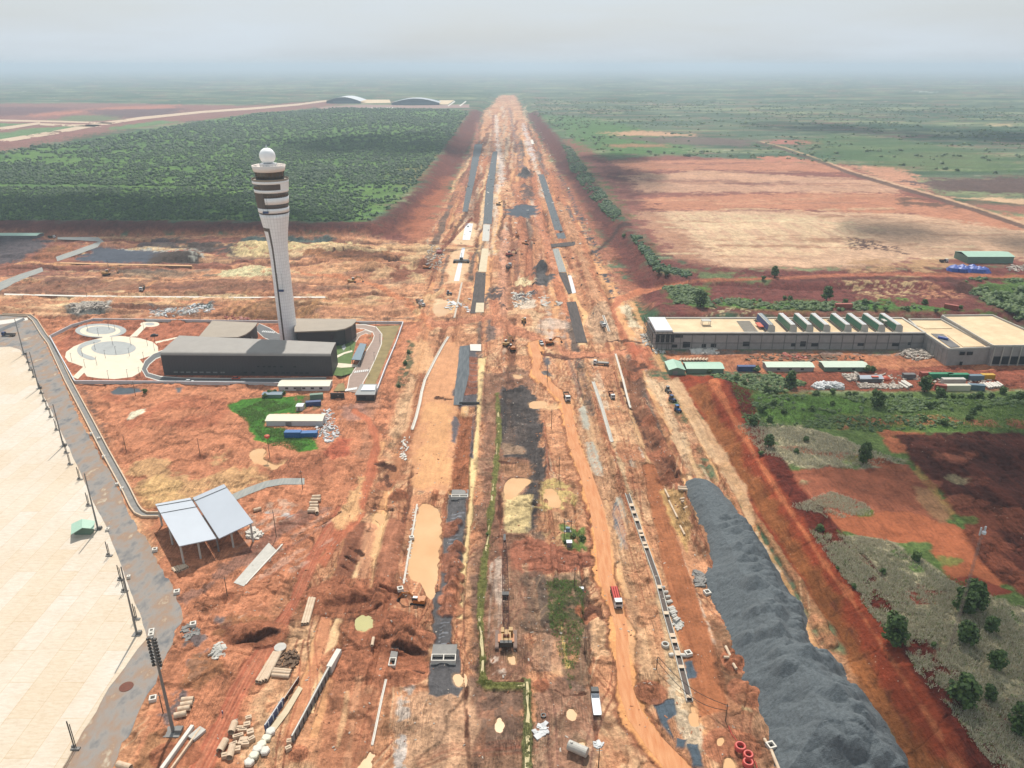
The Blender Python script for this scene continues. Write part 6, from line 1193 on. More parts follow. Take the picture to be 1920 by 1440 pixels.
# ---- walls, channels
def wallrun(name, label, cat, pts, h, w_, m, cap=None, z0=0):
    P = [g(*p) for p in pts]; c = P[len(P)//2].copy(); t = thing(name, label, cat, c); q = MB(); k_ = MB()
    for a_, b_ in zip(P, P[1:]):
        d = b_-a_; m_ = (a_+b_)/2-c; q.box(m_.x, m_.y, z0-.3+m_.z, d.length+.0, w_, h+.3, math.atan2(d.y, d.x))
        if cap: k_.box(m_.x, m_.y, z0+h+.01+m_.z, d.length+.2, w_+.25, .15, math.atan2(d.y, d.x))
    q.build('wall', M[m], t)
    if cap: k_.build('coping', M[cap], t)
    return t
wallrun('perimeter_wall', 'white capped perimeter wall around the control tower compound', 'wall', [(622, 724), (520, 722.5), (330, 720), (141, 719), (118, 678), (94, 634), (135, 613), (176, 601.5), (300, 603), (400, 604.5), (555, 606), (680, 607), (756, 607.5), (743, 645), (724, 690), (706, 738)], 1.7, .3, 'white_wall', 'white_metal')
def channel(label, pts, w_, h=.9, dep=.0, wm='concrete_pale', fm='concrete_dark', name='drainage_channel', cat='channel', th=.35, lids=None):
    P = [g(*p) for p in pts]; c = P[len(P)//2].copy(); t = thing(name, label, cat, c); FLATS.append(([tuple(v) for v in (strip(P, w_/2+1))], 1.2))
    for s in (-1, 1):
        vs = []
        for i, p in enumerate(P):
            d = (P[min(i+1, len(P)-1)]-P[max(i-1, 0)]).normalized(); n_ = Vector((-d.y, d.x, 0))*s; z = mz(p.x, p.y)
            for o_, zz in ((w_/2, -.3), (w_/2, h), (w_/2+th, h), (w_/2+th, -.3)): v = p+n_*o_-c; vs.append((v.x, v.y, z+zz-c.z))
        F = []
        for i in range(len(P)-1):
            for j in range(4): a_, b_ = i*4+j, i*4+(j+1) % 4; F.append((a_, b_, b_+4, a_+4))
        F += [(0, 1, 2, 3), tuple(range(len(vs)-4, len(vs)))]; MB().add(vs, F).build('side_wall', M[wm], t)
    S = strip(P, w_/2); k = len(P); vs = [v-c+Vector((0, 0, .12)) for v in S]; MB().add(vs, [(i, i+1, 2*k-2-i, 2*k-1-i) for i in range(k-1)]).build('channel_floor', M[fm], t)
    if lids:
        for a_, b_ in zip(P, P[1:]):
            l = (b_-a_).length; nn = int(l/2.6); d = b_-a_
            for k in range(nn):
                if random.random() < lids: p_ = a_.lerp(b_, (k+.5)/nn)-c; MB().box(p_.x, p_.y, p_.z+h+.01, 2.2*random.uniform(.5, 1), w_+.1, .2, math.atan2(d.y, d.x)).build('cover_slab', M['pipe'], t)
    return t
def strip(P, hw):
    A_, B__ = [], []
    for i, p in enumerate(P):
        d = (P[min(i+1, len(P)-1)]-P[max(i-1, 0)]).normalized(); n_ = Vector((-d.y, d.x, 0))*hw; A_.append(p+n_); B__.append(p-n_)
    return A_+B__[::-1]
channel('long concrete drainage channel running beside the grey service strip', [(2, 590.5), (55, 593), (66, 602), (82, 628), (95, 645), (127, 713), (168, 790), (198, 848), (236, 917), (252, 950), (260, 961), (272, 967), (300, 967)], 2.6, 1.0, wm='pipe', th=.5)
channel('white capped drain line crooked along the light orange lane', [(841, 632), (832, 646), (815, 677), (797, 713), (791, 735), (787, 757), (780, 785), (773, 806)], .9, .7, wm='concrete_pale', fm='concrete_pale', th=.3)
channel('pale grey gutter right of the haul road', [(1112, 716), (1129, 766), (1147, 829)], 1.1, .5, fm='concrete', wm='concrete')
channel('twin walled cable trench with patchy cover slabs', [(1176, 927), (1202, 1003), (1233, 1090), (1250, 1158), (1272, 1234), (1293, 1317)], 1.5, .7, wm='concrete', fm='gravel_brown', lids=.3, th=.25)
channel('thin white drain line near the pits on the right', [(1154, 664), (1168, 712), (1176, 745), (1182, 765)], .5, .5, fm='concrete_pale', th=.3)
channel('low white edging along the muddy pond', [(782, 946), (776, 985), (766, 1040), (757, 1095)], .25, .4, fm='concrete_pale', th=.2)
channel('thin pale drain along the small foreground pond', [(724, 1275), (716, 1310), (708, 1350), (698, 1398)], .25, .4, fm='concrete_pale', th=.2)
channel('short sloping concrete drain beside the far right lane', [(1131, 592), (1142, 622)], .9, .5, th=.4)
channel('thin lane edge kerb next to the white far panels', [(866, 530), (858, 568), (852, 596)], .8, .4, fm='concrete', wm='pipe')
# ================================================================== OBJECTS
mk('cab_white', (236, 236, 232), .4, .05, 1); mk('green_paint', (54, 78, 62), .5, .15, 1); mk('mud', (190, 128, 90), .9, .15, .8); mk('tyre', (44, 40, 38), .85, .2, 3); mk('machine_orange', (214, 130, 50), .55, .15, 2, dirt=(150, 96, 60), dirt_amt=.4); mk('machine_yellow', (196, 150, 74), .55, .15, 2, dirt=(150, 106, 60), dirt_amt=.4)
mk('red_pipe', (226, 84, 70), .5, .1, 2); mk('leaf', (70, 104, 44), .7, .35, .5); mk('leaf_dark', (52, 84, 42), .7, .35, .5); mk('leaf_light', (104, 146, 58), .7, .3, .5); mk('bark', (96, 78, 62), .9, .2, 3); mk('tank', (206, 200, 188), .6, .12, 1); mk('rubble', (206, 192, 176), .9, .25, 1.5); mk('wood', (128, 100, 76), .9, .2, 3)
def wheels(t, xs, y, r=.5, w_=.35):
    for x in xs:
        for s in (-1, 1):
            o = MB().tube([(x, s*y-w_/2, r), (x, s*y+w_/2, r)], r, 14).build('wheel', M['tyre'], t); MB().tube([(x, s*y-w_/2-.02, r), (x, s*y+w_/2+.02, r)], r*.45, 10).build('rim', M['steel'], o)
def truck(label, loc, rz, kind='dump', cabm='cab_white', bedm='green_paint', s=1, group=None, load='mud'):
    t = thing(kind+'_truck', label, 'truck', loc, rz, group, s); L_ = {'dump': 7.6, 'flatbed': 9.6, 'tipper': 7.6}[kind]
    MB().box(0, 0, .75, L_, 1.0, .35).build('chassis', M['dark_steel'], t)
    c = MB(); x = L_/2-1.05; c.prism([(x-1, -1.22), (x+.95, -1.22), (x+1.1, -1.0), (x+1.1, 1.0), (x+.95, 1.22), (x-1, 1.22)], .8, 2.1).add([(x-1, -1.2, 2.1), (x+1.05, -1.1, 2.1), (x+.85, -1.05, 3.0), (x-1, -1.15, 3.0), (x-1, 1.2, 2.1), (x+1.05, 1.1, 2.1), (x+.85, 1.05, 3.0), (x-1, 1.15, 3.0)], [(0, 1, 2, 3), (5, 4, 7, 6), (3, 2, 6, 7), (0, 3, 7, 4), (1, 5, 6, 2)])
    cb_ = c.build('cab', M[cabm], t); MB().add([(x+1.07, -1.0, 2.12), (x+1.07, 1.0, 2.12), (x+.9, .95, 2.9), (x+.9, -.95, 2.9)], [(0, 1, 2, 3)]).build('windscreen', M['glass'], cb_)
    MB().box(x+.1, -1.2, 2.15, 1, .06, .6).box(x+.1, 1.2, 2.15, 1, .06, .6).build('side_window', M['glass'], cb_); MB().box(x+1.12, 0, .9, .06, 1.5, .5).build('grille', M['black'], cb_)
    for s_ in (-1, 1): MB().box(x+1.14, s_*.95, 1.0, .05, .28, .22).build('headlight', M['white_metal'], cb_)
    wheels(t, [x+.2, -L_/2+1.2, -L_/2+2.5], 1.05); b0, b1 = -L_/2, x-1.2
    if kind == 'flatbed':
        MB().box((b0+b1)/2, 0, 1.15, b1-b0, 2.4, .15).box((b0+b1)/2, -1.2, 1.3, b1-b0, .08, .5).box((b0+b1)/2, 1.2, 1.3, b1-b0, .08, .5).box(b1, 0, 1.3, .1, 2.4, 1).build('bed', M[bedm], t)
        if load: 
            for k in range(3): MB().tube([(b0+.4, -.7+k*.7, 1.65), (b1-.5, -.7+k*.7, 1.65)], .3, 8).build('load', M[load], t)
    else:
        H_ = 1.3; q = MB(); q.box((b0+b1)/2, 0, 1.15, b1-b0, 2.45, .12)
        for s_ in (-1, 1):
            q.box((b0+b1)/2, s_*1.2, 1.27, b1-b0, .1, H_)
            for k in range(6): q.box(b0+.4+k*(b1-b0-.8)/5, s_*1.28, 1.27, .12, .08, H_)
        q.box(b0+.05, 0, 1.27, .1, 2.4, H_).box(b1-.05, 0, 1.27, .1, 2.4, H_+.2); q.build('bed', M[bedm], t)
        if load: MB().add([(b0+.1, -1.1, 1.9), (b1-.1, -1.1, 1.9), (b1-.1, 1.1, 1.9), (b0+.1, 1.1, 1.9), ((b0+b1)/2-.6, 0, 2.7), ((b0+b1)/2+.8, .1, 2.6)], [(0, 1, 5, 4), (1, 2, 5), (2, 3, 4, 5), (3, 0, 4)]).build('load', M[load], t)
    return t
def car(label, loc, rz, m='cab_white', pick=False, s=1):
    t = thing('pickup' if pick else 'car', label, 'pickup' if pick else 'car', loc, rz, None, s); b_ = MB(); b_.prism([(-2.4, -.85), (2.2, -.9), (2.45, -.6), (2.45, .6), (2.2, .9), (-2.4, .85)], .4, 1.0).build('body', M[m], t)
    x0, x1 = (-.6, 1.3) if pick else (-1.9, 1.2)
    MB().add([(x0, -.85, 1), (x1, -.85, 1), (x1-.6, -.7, 1.65), (x0+.3, -.7, 1.65), (x0, .85, 1), (x1, .85, 1), (x1-.6, .7, 1.65), (x0+.3, .7, 1.65)], [(0, 1, 2, 3), (5, 4, 7, 6), (1, 5, 6, 2), (4, 0, 3, 7)]).build('windows', M['glass'], t)
    MB().box((x0+x1)/2-.15, 0, 1.64, x1-x0-.95, 1.36, .06).build('roof', M[m], t)
    if pick: MB().box(-1.5, 0, 1.01, 1.7, 1.5, .05).build('load_bed', M['dark_steel'], t); MB().box(-1.5, -.86, 1, 1.75, .06, .45).box(-1.5, .86, 1, 1.75, .06, .45).box(-2.36, 0, 1, .06, 1.7, .45).build('bed_side', M[m], t)
    wheels(t, [-1.5, 1.5], .8, .36, .22); return t
def excavator(label, loc, rz, m='machine_orange', s=1, reach=1, group=None):
    t = thing('excavator', label, 'excavator', loc, rz, group, s)
    for y in (-1.25, 1.25):
        MB().prism([(-2.1, y-.3), (2.1, y-.3), (2.1, y+.3), (-2.1, y+.3)], .15, .95).tube([(-2.1, y-.3, .55), (-2.1, y+.3, .55)], .42, 10).tube([(2.1, y-.3, .55), (2.1, y+.3, .55)], .42, 10).build('track', M['tyre'], t)
    MB().box(0, 0, .7, 2, 2, .5).build('undercarriage', M['dark_steel'], t)
    MB().prism([(-2.7, -1.3), (-2.4, -1.45), (1.3, -1.45), (1.3, 1.45), (-2.4, 1.45), (-2.7, 1.3)], 1.2, 2.2).box(-1.9, 0, 2.2, 1.4, 2.7, .35).build('body', M[m], t)
    cb_ = MB().box(.6, .95, 2.2, 1.5, .95, 1.2).build('cab', M[m], t); MB().box(.6, .95, 2.45, 1.54, .99, .75).build('cab_glass', M['glass'], cb_); MB().box(.6, .95, 3.42, 1.6, 1.05, .08).build('cab_roof', M['cab_white'], cb_)
    R_ = reach; MB().tube([(1, 0, 1.8), (3.2*R_, 0, 4.4), (5.8*R_, 0, 3.9)], [.35, .42, .25], 6).build('boom', M[m], t); MB().tube([(5.6*R_, 0, 4.3), (7.4*R_, 0, 1.6)], [.28, .2], 6).build('arm', M[m], t)
    MB().tube([(1.3, 0, 2.0), (3.6*R_, 0, 3.8)], .1, 6).tube([(3.6*R_, 0, 4.9), (5.5*R_, 0, 4.5)], .1, 6).build('ram', M['steel'], t)
    MB().add([(7.3*R_, -.6, 1.7), (7.3*R_, .6, 1.7), (7.9*R_, .6, .9), (7.9*R_, -.6, .9), (7.0*R_, .6, .3), (7.0*R_, -.6, .3), (6.6*R_, .6, 1.1), (6.6*R_, -.6, 1.1)], [(0, 1, 2, 3), (3, 2, 4, 5), (5, 4, 6, 7), (1, 6, 4, 2), (0, 3, 5, 7)]).build('bucket', M['dark_steel'], t)
    return t
R = math.radians
truck('red pipe loaded flatbed truck with white cab driving up the wet orange road', g(1155, 1125), R(-88), 'flatbed', bedm='rust', load='red_pipe', s=1.12)
truck('white bedded flatbed truck with a dark cab roof below the haul road bend', g(1117, 1323), R(90), 'flatbed', cabm='dark_steel', bedm='white_metal', load=None, s=.95)
truck('dark green dump truck with white cab front on the orange road', g(1063, 749), R(-85), 'dump', bedm='green_paint', s=1.15, cabm='cab_white')
truck('brown tipper truck with white cab on the earth right of the gutter', g(1147, 744), R(-84), 'dump', bedm='rust', s=.95)
truck('white cabbed truck with a drilling rig load near the dirt junction', g(1127, 684), R(170), 'flatbed', bedm='steel', load='tank')
truck('white truck leaving the far right corridor lane', g(1130, 619), R(-80), 'dump', bedm='cab_white', load=None)
truck('dark parked truck on the grey strip at the left edge', g(17, 630), R(175), 'flatbed', cabm='blue_dark', bedm='dark_steel', load=None, s=.95)
truck('dump truck waiting on the yard track left of the tower', g(267, 546), R(-80), 'dump', s=1.1); truck('green truck by the bend of the far grey road', g(97, 443), R(0), 'dump', bedm='green_paint')
truck('dump truck parked on the slope above the crossing road', g(787, 568), R(-50), 'dump', bedm='steel'); truck('white truck following close behind the slope truck', g(791, 574), R(-50), 'dump', bedm='cab_white', s=.9)
truck('grey dump truck in the pink mud of the far corridor', g(954, 502), R(70), 'dump', bedm='steel', s=1.2); truck('truck beside the far tan field', g(1769, 492), R(10), 'dump', bedm='dark_steel')
truck('dark truck parked at the foot of the long concrete wall', g(1706, 651), R(0), 'flatbed', bedm='dark_steel', cabm='blue_dark', load=None)
car('white pickup standing on the wet road near the junction', g(1015, 646), R(-80), pick=True, s=1.25); car('white car parked on the road before the long dark building', g(355, 717), R(0)); car('red car parked in the shade of the long dark building', g(443, 711), R(0), 'orange')
car('dark car standing by the small green gabled shed', g(1256, 679), R(0), 'black', s=1.3); car('white van by the fallen lamps of the plaza', g(290, 633), R(20), 's' and 'black', s=1)
for i, (x, y, m_, r_, l_) in enumerate([(843, 552, 'blue_grey', 0, 'small blue grey loader by the far left pond'), (1253, 735, 'steel', -75, 'grey covered machine, top of the three at the bank foot'), (1261, 752, 'blue_dark', -60, 'blue tractor, middle of the three at the bank foot'), (1271, 771, 'blue_box', -70, 'bright blue machine, lowest of the three at the bank foot')]):
    t = thing('tractor', l_, 'tractor', g(x, y), R(r_), s=1.2); MB().box(-.4, 0, .7, 3.4, 1.2, .9).build('body', M[m_], t); c_ = MB().box(-.9, 0, 1.6, 1.4, 1.3, 1.2).build('cab', M['glass'], t); MB().box(-.9, 0, 2.81, 1.6, 1.5, .1).build('cab_roof', M[m_], c_); wheels(t, [-1.2, 1.1], .85, .6, .4)
excavator('excavator with a long bent boom digging by the muddy pond', g(784, 1131), R(172), 'machine_orange', 1.0, .95)
for l_, x, y, r_, m_ in (('small yellow excavator, left one of the pair above the reeds', 950, 651, 60, 'machine_yellow'), ('small orange excavator, right one of the pair above the reeds', 961, 654, 100, 'machine_orange'), ('yellow excavator in the round orange basin', 982, 603, -90, 'machine_yellow'), ('excavator on the pink mound left of the red lattice crane', 800, 500, 20, 'machine_orange'), ('excavator working on the far brown slope', 660, 528, 0, 'machine_yellow'),
                        ('red brown excavator by the far mud crossing', 955, 478, 45, 'red_box'), ('excavator at the far grey crossing', 985, 458, 10, 'machine_orange'), ('orange excavator on the red mound in the far corridor', 970, 444, 90, 'machine_orange'), ('excavator digging by the left yard lamp', 200, 517, 20, 'machine_yellow'), ('orange excavator by the junction puddle', 1031, 646, 10, 'machine_orange'), ('excavator among the far corridor lanes', 935, 385, 0, 'machine_yellow')):
    excavator(l_, g(x, y), R(r_), m_, 1.1 if y > 560 else 1.3)
# barge-like paving machine on the white panels
t = thing('paving_machine', 'dark wide paving machine straddling the narrow white strip', 'paver', g(865, 492)); MB().box(0, 0, 1.2, 14, 5, 1.2).build('body', M['dark_steel'], t); MB().box(-6.5, 0, 0, 2, 7, 1.3).box(6.5, 0, 0, 2, 7, 1.3).build('track', M['tyre'], t); MB().box(0, 1, 2.4, 3, 2, 2).build('cab', M['black'], t); MB().tube([(0, 0, 3), (0, 5, 8)], .2, 6).build('mast', M['steel'], t)
# ---- lattice boom crane lying forward
def lattice(mb, A_, B__, w0, w1, n, r=.07):
    A_, B__ = Vector(A_), Vector(B__); d = (B__-A_).normalized(); u = d.cross(Vector((0, 0, 1)) if abs(d.z) < .9 else Vector((1, 0, 0))).normalized(); v = d.cross(u)
    C4 = [(1, 1), (1, -1), (-1, -1), (-1, 1)]; P = []
    for i in range(n+1): w_ = (w0+(w1-w0)*i/n)/2; c_ = A_.lerp(B__, i/n); P.append([c_+u*a_*w_+v*b_*w_ for a_, b_ in C4])
    for j in range(4):
        mb.tube([P[0][j], P[n][j]], r*1.5, 4)
        for i in range(n): k = (j+1) % 4; mb.tube([P[i][j], P[i+1][k]] if i % 2 else [P[i][k], P[i+1][j]], r, 3, False)
        for i in range(0, n+1, 2): mb.tube([P[i][j], P[i][(j+1) % 4]], r, 3, False)
    return mb
cr0 = g(949, 1203); tip = g(946, 1020); t = thing('crawler_crane', 'big yellow crawler crane with its long lattice boom stretched ahead low over the ground', 'crane', cr0)
for s_ in (-1, 1): MB().prism([(s_*2.9-.6, -3.6), (s_*2.9+.6, -3.6), (s_*2.9+.6, 3.6), (s_*2.9-.6, 3.6)], .2, 1.3).tube([(s_*2.9-.6, -3.6, .75), (s_*2.9+.6, -3.6, .75)], .6, 10).tube([(s_*2.9-.6, 3.6, .75), (s_*2.9+.6, 3.6, .75)], .6, 10).build('track', mat('track_dusty', (150, 124, 110), .9, .2, 1), t)
MB().box(0, 0, .9, 5.2, 3.6, .7).build('undercarriage', M['machine_orange'], t); MB().box(0, -.6, 1.7, 3.0, 5.4, 1.4).box(-1.1, 1.6, 3.1, 1, 2.2, .4).build('body', M['machine_yellow'], t); MB().box(0, -3.6, 1.6, 3.8, 1.2, 1.6).build('counterweight', M['dark_steel'], t)
c_ = MB().box(1.5, 2.0, 1.9, 1.3, 1.7, 1.6).build('cab', M['machine_yellow'], t); MB().box(1.5, 2.04, 2.5, 1.34, 1.74, .8).build('cab_glass', M['glass'], c_)
for s_ in (-.5, .6): MB().tube([(s_-.5, -1.2, 3.4), (s_+.5, -1.2, 3.4)], .5, 10).build('winch', M['rust'], t)
MB().tube([(-.9, -1.5, 3), (-.7, -2.6, 5.5)], .12, 5).tube([(.9, -1.5, 3), (.7, -2.6, 5.5)], .12, 5).build('gantry', M['machine_orange'], t)
dd = tip-cr0; q = MB(); lattice(q, (0, 2, 2.2), (dd.x*.18, dd.y*.18, 3.4), .9, 2.0, 4); lattice(q, (dd.x*.18, dd.y*.18, 3.4), (dd.x*.68, dd.y*.68, 4.6), 2.0, 2.0, 14); lattice(q, (dd.x*.68, dd.y*.68, 4.6), (dd.x*.93, dd.y*.93, 4.4), 2.0, .9, 7); q.build('lattice_boom', mat('boom_rust', (110, 66, 50), .8, .3, .6), t)
MB().box(dd.x*.95, dd.y*.95, 4.0, .9, 4, 1).build('boom_head', M['black'], t); MB().box(dd.x*.33, dd.y*.33, 2.8, 2.3, 1.8, 2.3).build('boom_joint', M['dark_steel'], t)
MB().tube([(.5, -2.5, 5.4), (dd.x*.93, dd.y*.93, 5.3)], .04, 3).tube([(-.5, -2.5, 5.4), (dd.x*.93-.3, dd.y*.93, 5.3)], .04, 3).build('pendant_cable', M['black'], t)
# red lattice crane in the back
a_ = g(824, 476); t = thing('crawler_crane', 'red lattice boom crane leaning toward the white panels in the back', 'crane', a_); q = MB(); lattice(q, (0, 0, 2), (30, 48, 26), 2.2, 1.4, 22, .16); q.build('lattice_boom', M['red_box'], t); MB().box(0, -2, 1, 5, 6, 2.4).build('body', M['red_box'], t)
for s_ in (-1, 1): MB().box(s_*2.6, -1, 0, 1, 7, 1.1).build('track', M['tyre'], t)
# ---- masts, posts, poles
def mast(px, py, h, r0, r1, label, cat='floodlight mast', heads=True, base=True, name='floodlight_mast', big=1, group=None):
    t = thing(name, label, cat, g(px, py), 0, group); MB().tube([(0, 0, -.2), (0, 0, h*.45), (0, 0, h)], [r0, (r0+r1)/2, r1], 10).build('pole', M['steel'], t)
    if base: MB().box(0, 0, -.2, 2.6*big, 2.2*big, .5).box(.9*big, .3, .3, 1.1*big, 1*big, 1).build('footing', M['concrete_dark'], t)
    if heads:
        q = MB()
        for k in range(9): z = h*.72+h*.26*k/8; q.box(0, 0, z, 1.3*big, .2, .25).box(.55*big, -.3, z, .35*big, .4*big, .35*big).box(-.55*big, -.3, z+.2, .35*big, .4*big, .35*big)
        q.build('floodlights', M['dark_steel'], t)
    return t
for i, (x, y, h) in enumerate([(45, 665, 24), (73, 729, 22.5), (119, 837, 22.5), (184, 993, 25.5), (257, 1190, 26.5)]):
    mast(x, y, h, .38, .2, f'tall grey floodlight mast at the apron edge, {["farthest", "second farthest", "middle one", "second nearest", "nearest"][i]} of the five', heads=False, group='tall masts along the apron edge')
mast(325, 1372, 33, .52, .28, 'huge tapering grey mast with stacked floodlights in the left foreground', big=1.7)
POSTS = [(53, 680), (57, 695), (64, 708), (78, 738), (83, 753), (89, 768), (96, 783), (107, 807), (125, 850), (132, 872), (150, 900), (167, 949), (205, 1043), (227, 1088), (234, 1110), (256, 1162), (142, 1405)]
for i, (x, y) in enumerate(POSTS[::-1]):
    t = thing('lamp_post', f'short dark post on the pale apron edge, {nth(i, len(POSTS), "from the camera")}', 'post', g(x, y), 0, 'short posts along the apron edge'); h = 6.5 if y < 1400 else 10
    MB().tube([(-.25, 0, 0), (-.25, 0, h)], .16, 6).tube([(.25, 0, 0), (.25, 0, h-1)], .12, 6).build('post', M['dark_steel'], t); MB().box(0, 0, 0, 2.4, .9, .5).box(-.8, .5, .5, .9, .5, .4).build('base', M['concrete_dark'], t)
def pole(px, py, h, label, arm=0, name='utility_pole', r=.14, head=None):
    t = thing(name, label, 'pole', g(px, py)); MB().tube([(0, 0, -.3), (0, 0, h)], [r*1.3, r*.8], 7).build('pole', M['wood'], t)
    if arm: MB().box(0, 0, h-1, arm, .12, .12).build('crossarm', M['steel'], t)
    if head: MB().lathe([(.3, h), (1.3, h+.9), (1.2, h+1.6), (.5, h+1.9)], n=10).build('head', M[head], t)
    return t
for x, y, h, l_, a_, hd in ((238, 852, 9, 'bare pole on the sandy earth nearest the channel', 0, None), (376, 857, 9, 'bare pole on a small mound left of the yellow puddle', 0, None), (506, 858, 10, 'pole topped by a round red buoy beside the yellow puddle', 0, 'orange'), (568, 920, 9.7, 'pole at the end of the curved grey slab', 1.2, None), (518, 1005, 12, 'pole between the open shed and the sloping slab', 1, None), (427, 1120, 8.2, 'pole on the red mound in front of the open shed', 1, None), (306, 1337, 7.5, 'thin pole beside the huge mast', 1, None),
                      (1026, 717, 11, 'thin pole at the side of the wet road above the gravel bed', 1, None), (1034, 800, 11, 'thin pole with dark base right of the black gravel', 1, None), (1048, 902, 12, 'thin pole above the small yellow pond', 1, None), (1083, 716, 8, 'thin pole in the wheel tracks right of the dump truck', 1, None), (1077, 1100, 8, 'thin pole left of the red crusher pit', 1, None), (1096, 1220, 6.5, 'thin pole in the dark scrub left of the road', 1.4, None), (1122, 1440, 7.5, 'thin pole over the blue and white sheeting', 1.6, None),
                      (1231, 1254, 4.5, 'short post carrying the black cable at the trench', .8, None), (1360, 1352, 6.5, 'pole pulling the black cable beside the stockpile', 1, None), (1014, 620, 9, 'thin pole in the far right mud', 1, None), (254, 741, 9, 'pole standing between the wall and the grey patch', 0, None), (1182, 760, 5, 'short pole in the long trench', 0, None), (203, 500, 9, 'pole in the left yard', 1, None), (163, 556, 8, 'pole by the pale yard drain', 1, None)):
    pole(x, y, h, l_, a_, head=hd)
p0 = g(1231, 1254); p1 = g(1360, 1352); 
for dz, dy in ((4.3, 0), (2.4, 3)):
    pts = [Vector((p0.x+(p1.x-p0.x)*k/12, p0.y+(p1.y-p0.y)*k/12-dy*math.sin(math.pi*k/12), dz+.5-3.6*math.sin(math.pi*k/12)*(.8 if dy == 0 else .5)+1*k/12)) for k in range(13)]
    tag(MB().tube([v-p0 for v in pts], .09, 5).build('cable', M['black'], loc=p0), 'upper sagging black cable between the two posts' if dy == 0 else 'lower sagging black cable between the two posts', 'cable', 'black cables over the trench')
PL = [(185, 630), (205, 618), (216, 620), (165, 621), (212, 648), (246, 648), (179, 657), (182, 685), (218, 665), (243, 668), (270, 675), (277, 649), (290, 658), (198, 672), (160, 690), (204, 711), (240, 709), (135, 678), (262, 705), (270, 618), (155, 668), (291, 640)]
lp = thing('street_lamp', 'x', 'street lamp', g(*PL[0])); MB().tube([(0, 0, 0), (0, 0, 5.4)], [.12, .08], 5).build('pole', M['dark_steel'], lp); MB().box(.3, 0, 5.4, .8, .25, .12).build('lamp_head', M['black'], lp)
PL.sort()
for i, p in enumerate(PL):
    o = lp if i == 0 else dup(lp, g(*p)); o.location = g(*p); o['label'] = f'thin dark lamp on the round plaza, {nth(i, len(PL))}'; o['group'] = 'lamps around the plaza'
PR = [(419, 708), (456, 706), (503, 704), (545, 706), (340, 705), (375, 706), (645, 716), (692, 706), (702, 676), (712, 642), (705, 617), (727, 606), (657, 655)]; PR.sort()
for i, p in enumerate(PR): dup(lp, g(*p), 0, f'slim lamp along the compound road, {nth(i, len(PR))}', group='lamps along the compound road')
# communication mast, right
t = thing('lattice_mast', 'slender guyed lattice mast rising over the dark trees on the right', 'mast', g(1779, 1223)); q = MB(); lattice(q, (0, 0, 0), (0, 0, 44), .7, .5, 50, .022); q.build('lattice', mat('mast_paint', (176, 150, 140), .6, .1, .2), t)
MB().tube([(.5, 0, 42), (.5, 0, 44.5)], .25, 8).tube([(-.5, .2, 41.5), (-.5, .2, 44)], .22, 8).tube([(0, -.6, 42.5), (0, -.6, 43.2)], .6, 10).build('antenna', M['white_metal'], t)
# ---- pipes
def pipes(label, lst, r, m='pipe', group=None, name='concrete_pipe', cat='pipe', th=.14):
    n = len(lst)
    for i, (a_, b_, *dz) in enumerate(lst):
        A_, B__ = g(*a_), g(*b_); z = r+(dz[0] if dz else 0); c_ = (A_+B__)/2
        tag(MB().pipe(Vector((A_.x, A_.y, A_.z+z))-c_, Vector((B__.x, B__.y, B__.z+z))-c_, r, th).build(name, M[m], loc=c_, smooth=False), label.format(nth(i, n)) if n > 1 else label, cat, group)
pipes('long slim concrete pipe above the crate heap, {}', [((567, 1172), (581, 1123)), ((572, 1172), (586, 1123)), ((577, 1171), (590, 1124))], .5, group='three long slim pipes')
pipes('long concrete pipe left of the brown crate heap, {}', [((482, 1281), (515, 1226)), ((488, 1282), (519, 1227)), ((493, 1280), (522, 1227)), ((499, 1278), (526, 1226))], .62, group='four long pipes')
pipes('concrete pipe lying across below the crate heap, {}', [((510, 1268), (543, 1271)), ((512, 1263), (545, 1266)), ((514, 1258), (547, 1261))][::-1], .62, group='three crosswise pipes')
pipes('big orange stained concrete pipe beside the huge mast, {}', [((327, 1345), (350, 1340)), ((334, 1334), (357, 1330)), ((339, 1325), (362, 1321)), ((341, 1316), (364, 1314))], .85, group='big pipes near the huge mast')
pipes('big concrete pipe in the block yard, {}', [((412, 1411), (424, 1390)), ((430, 1422), (436, 1400)), ((434, 1377), (441, 1358))], 1.0, group='big pipes in the block yard')
pipes('concrete pipe in the stack right of the curved slab, {}', [((578, 964), (592, 964)), ((580, 959), (596, 959)), ((582, 954), (598, 954)), ((581, 948), (597, 948)), ((584, 942), (602, 942)), ((586, 937), (602, 936)), ((595, 968), (594, 960))], .8, group='pipe stack right of the slab')
pipes('single pale pipe lying right of the open shed', [((476, 960), (490, 956))], .75); pipes('small white pipe standing out of the brown slope', [((698, 1218), (701, 1203))], .5)
pipes('short pipe near the shed corner, {}', [((324, 1068), (330, 1075)), ((328, 1066), (334, 1074)), ((333, 1064), (339, 1072)), ((338, 1063), (344, 1070)), ((342, 1062), (348, 1068)), ((346, 1061), (352, 1066))], .5, group='short pipes near the shed corner')
pipes('white pipe beside the top of the stockpile, {}', [((1270, 923), (1286, 924)), ((1270, 926), (1287, 927)), ((1271, 929), (1288, 930))], .5, group='three white pipes')
pipes('pipe piece left of the stockpile, {}', [((1274, 945), (1282, 943)), ((1281, 950), (1276, 951)), ((1281, 960), (1288, 956))], .5, group='pipe pieces by the stockpile')
pipes('thin white pipe line right of the dark lane, {}', [((1246, 922), (1254, 938)), ((1254, 940), (1270, 972)), ((1275, 985), (1284, 1002))], .4, group='thin white pipe line')
pipes('white outlet pipe near the cut slope, {}', [((1360, 1216), (1369, 1235)), ((1374, 1250), (1380, 1260)), ((1356, 1240), (1366, 1240))], .45, group='white outlet pipes')
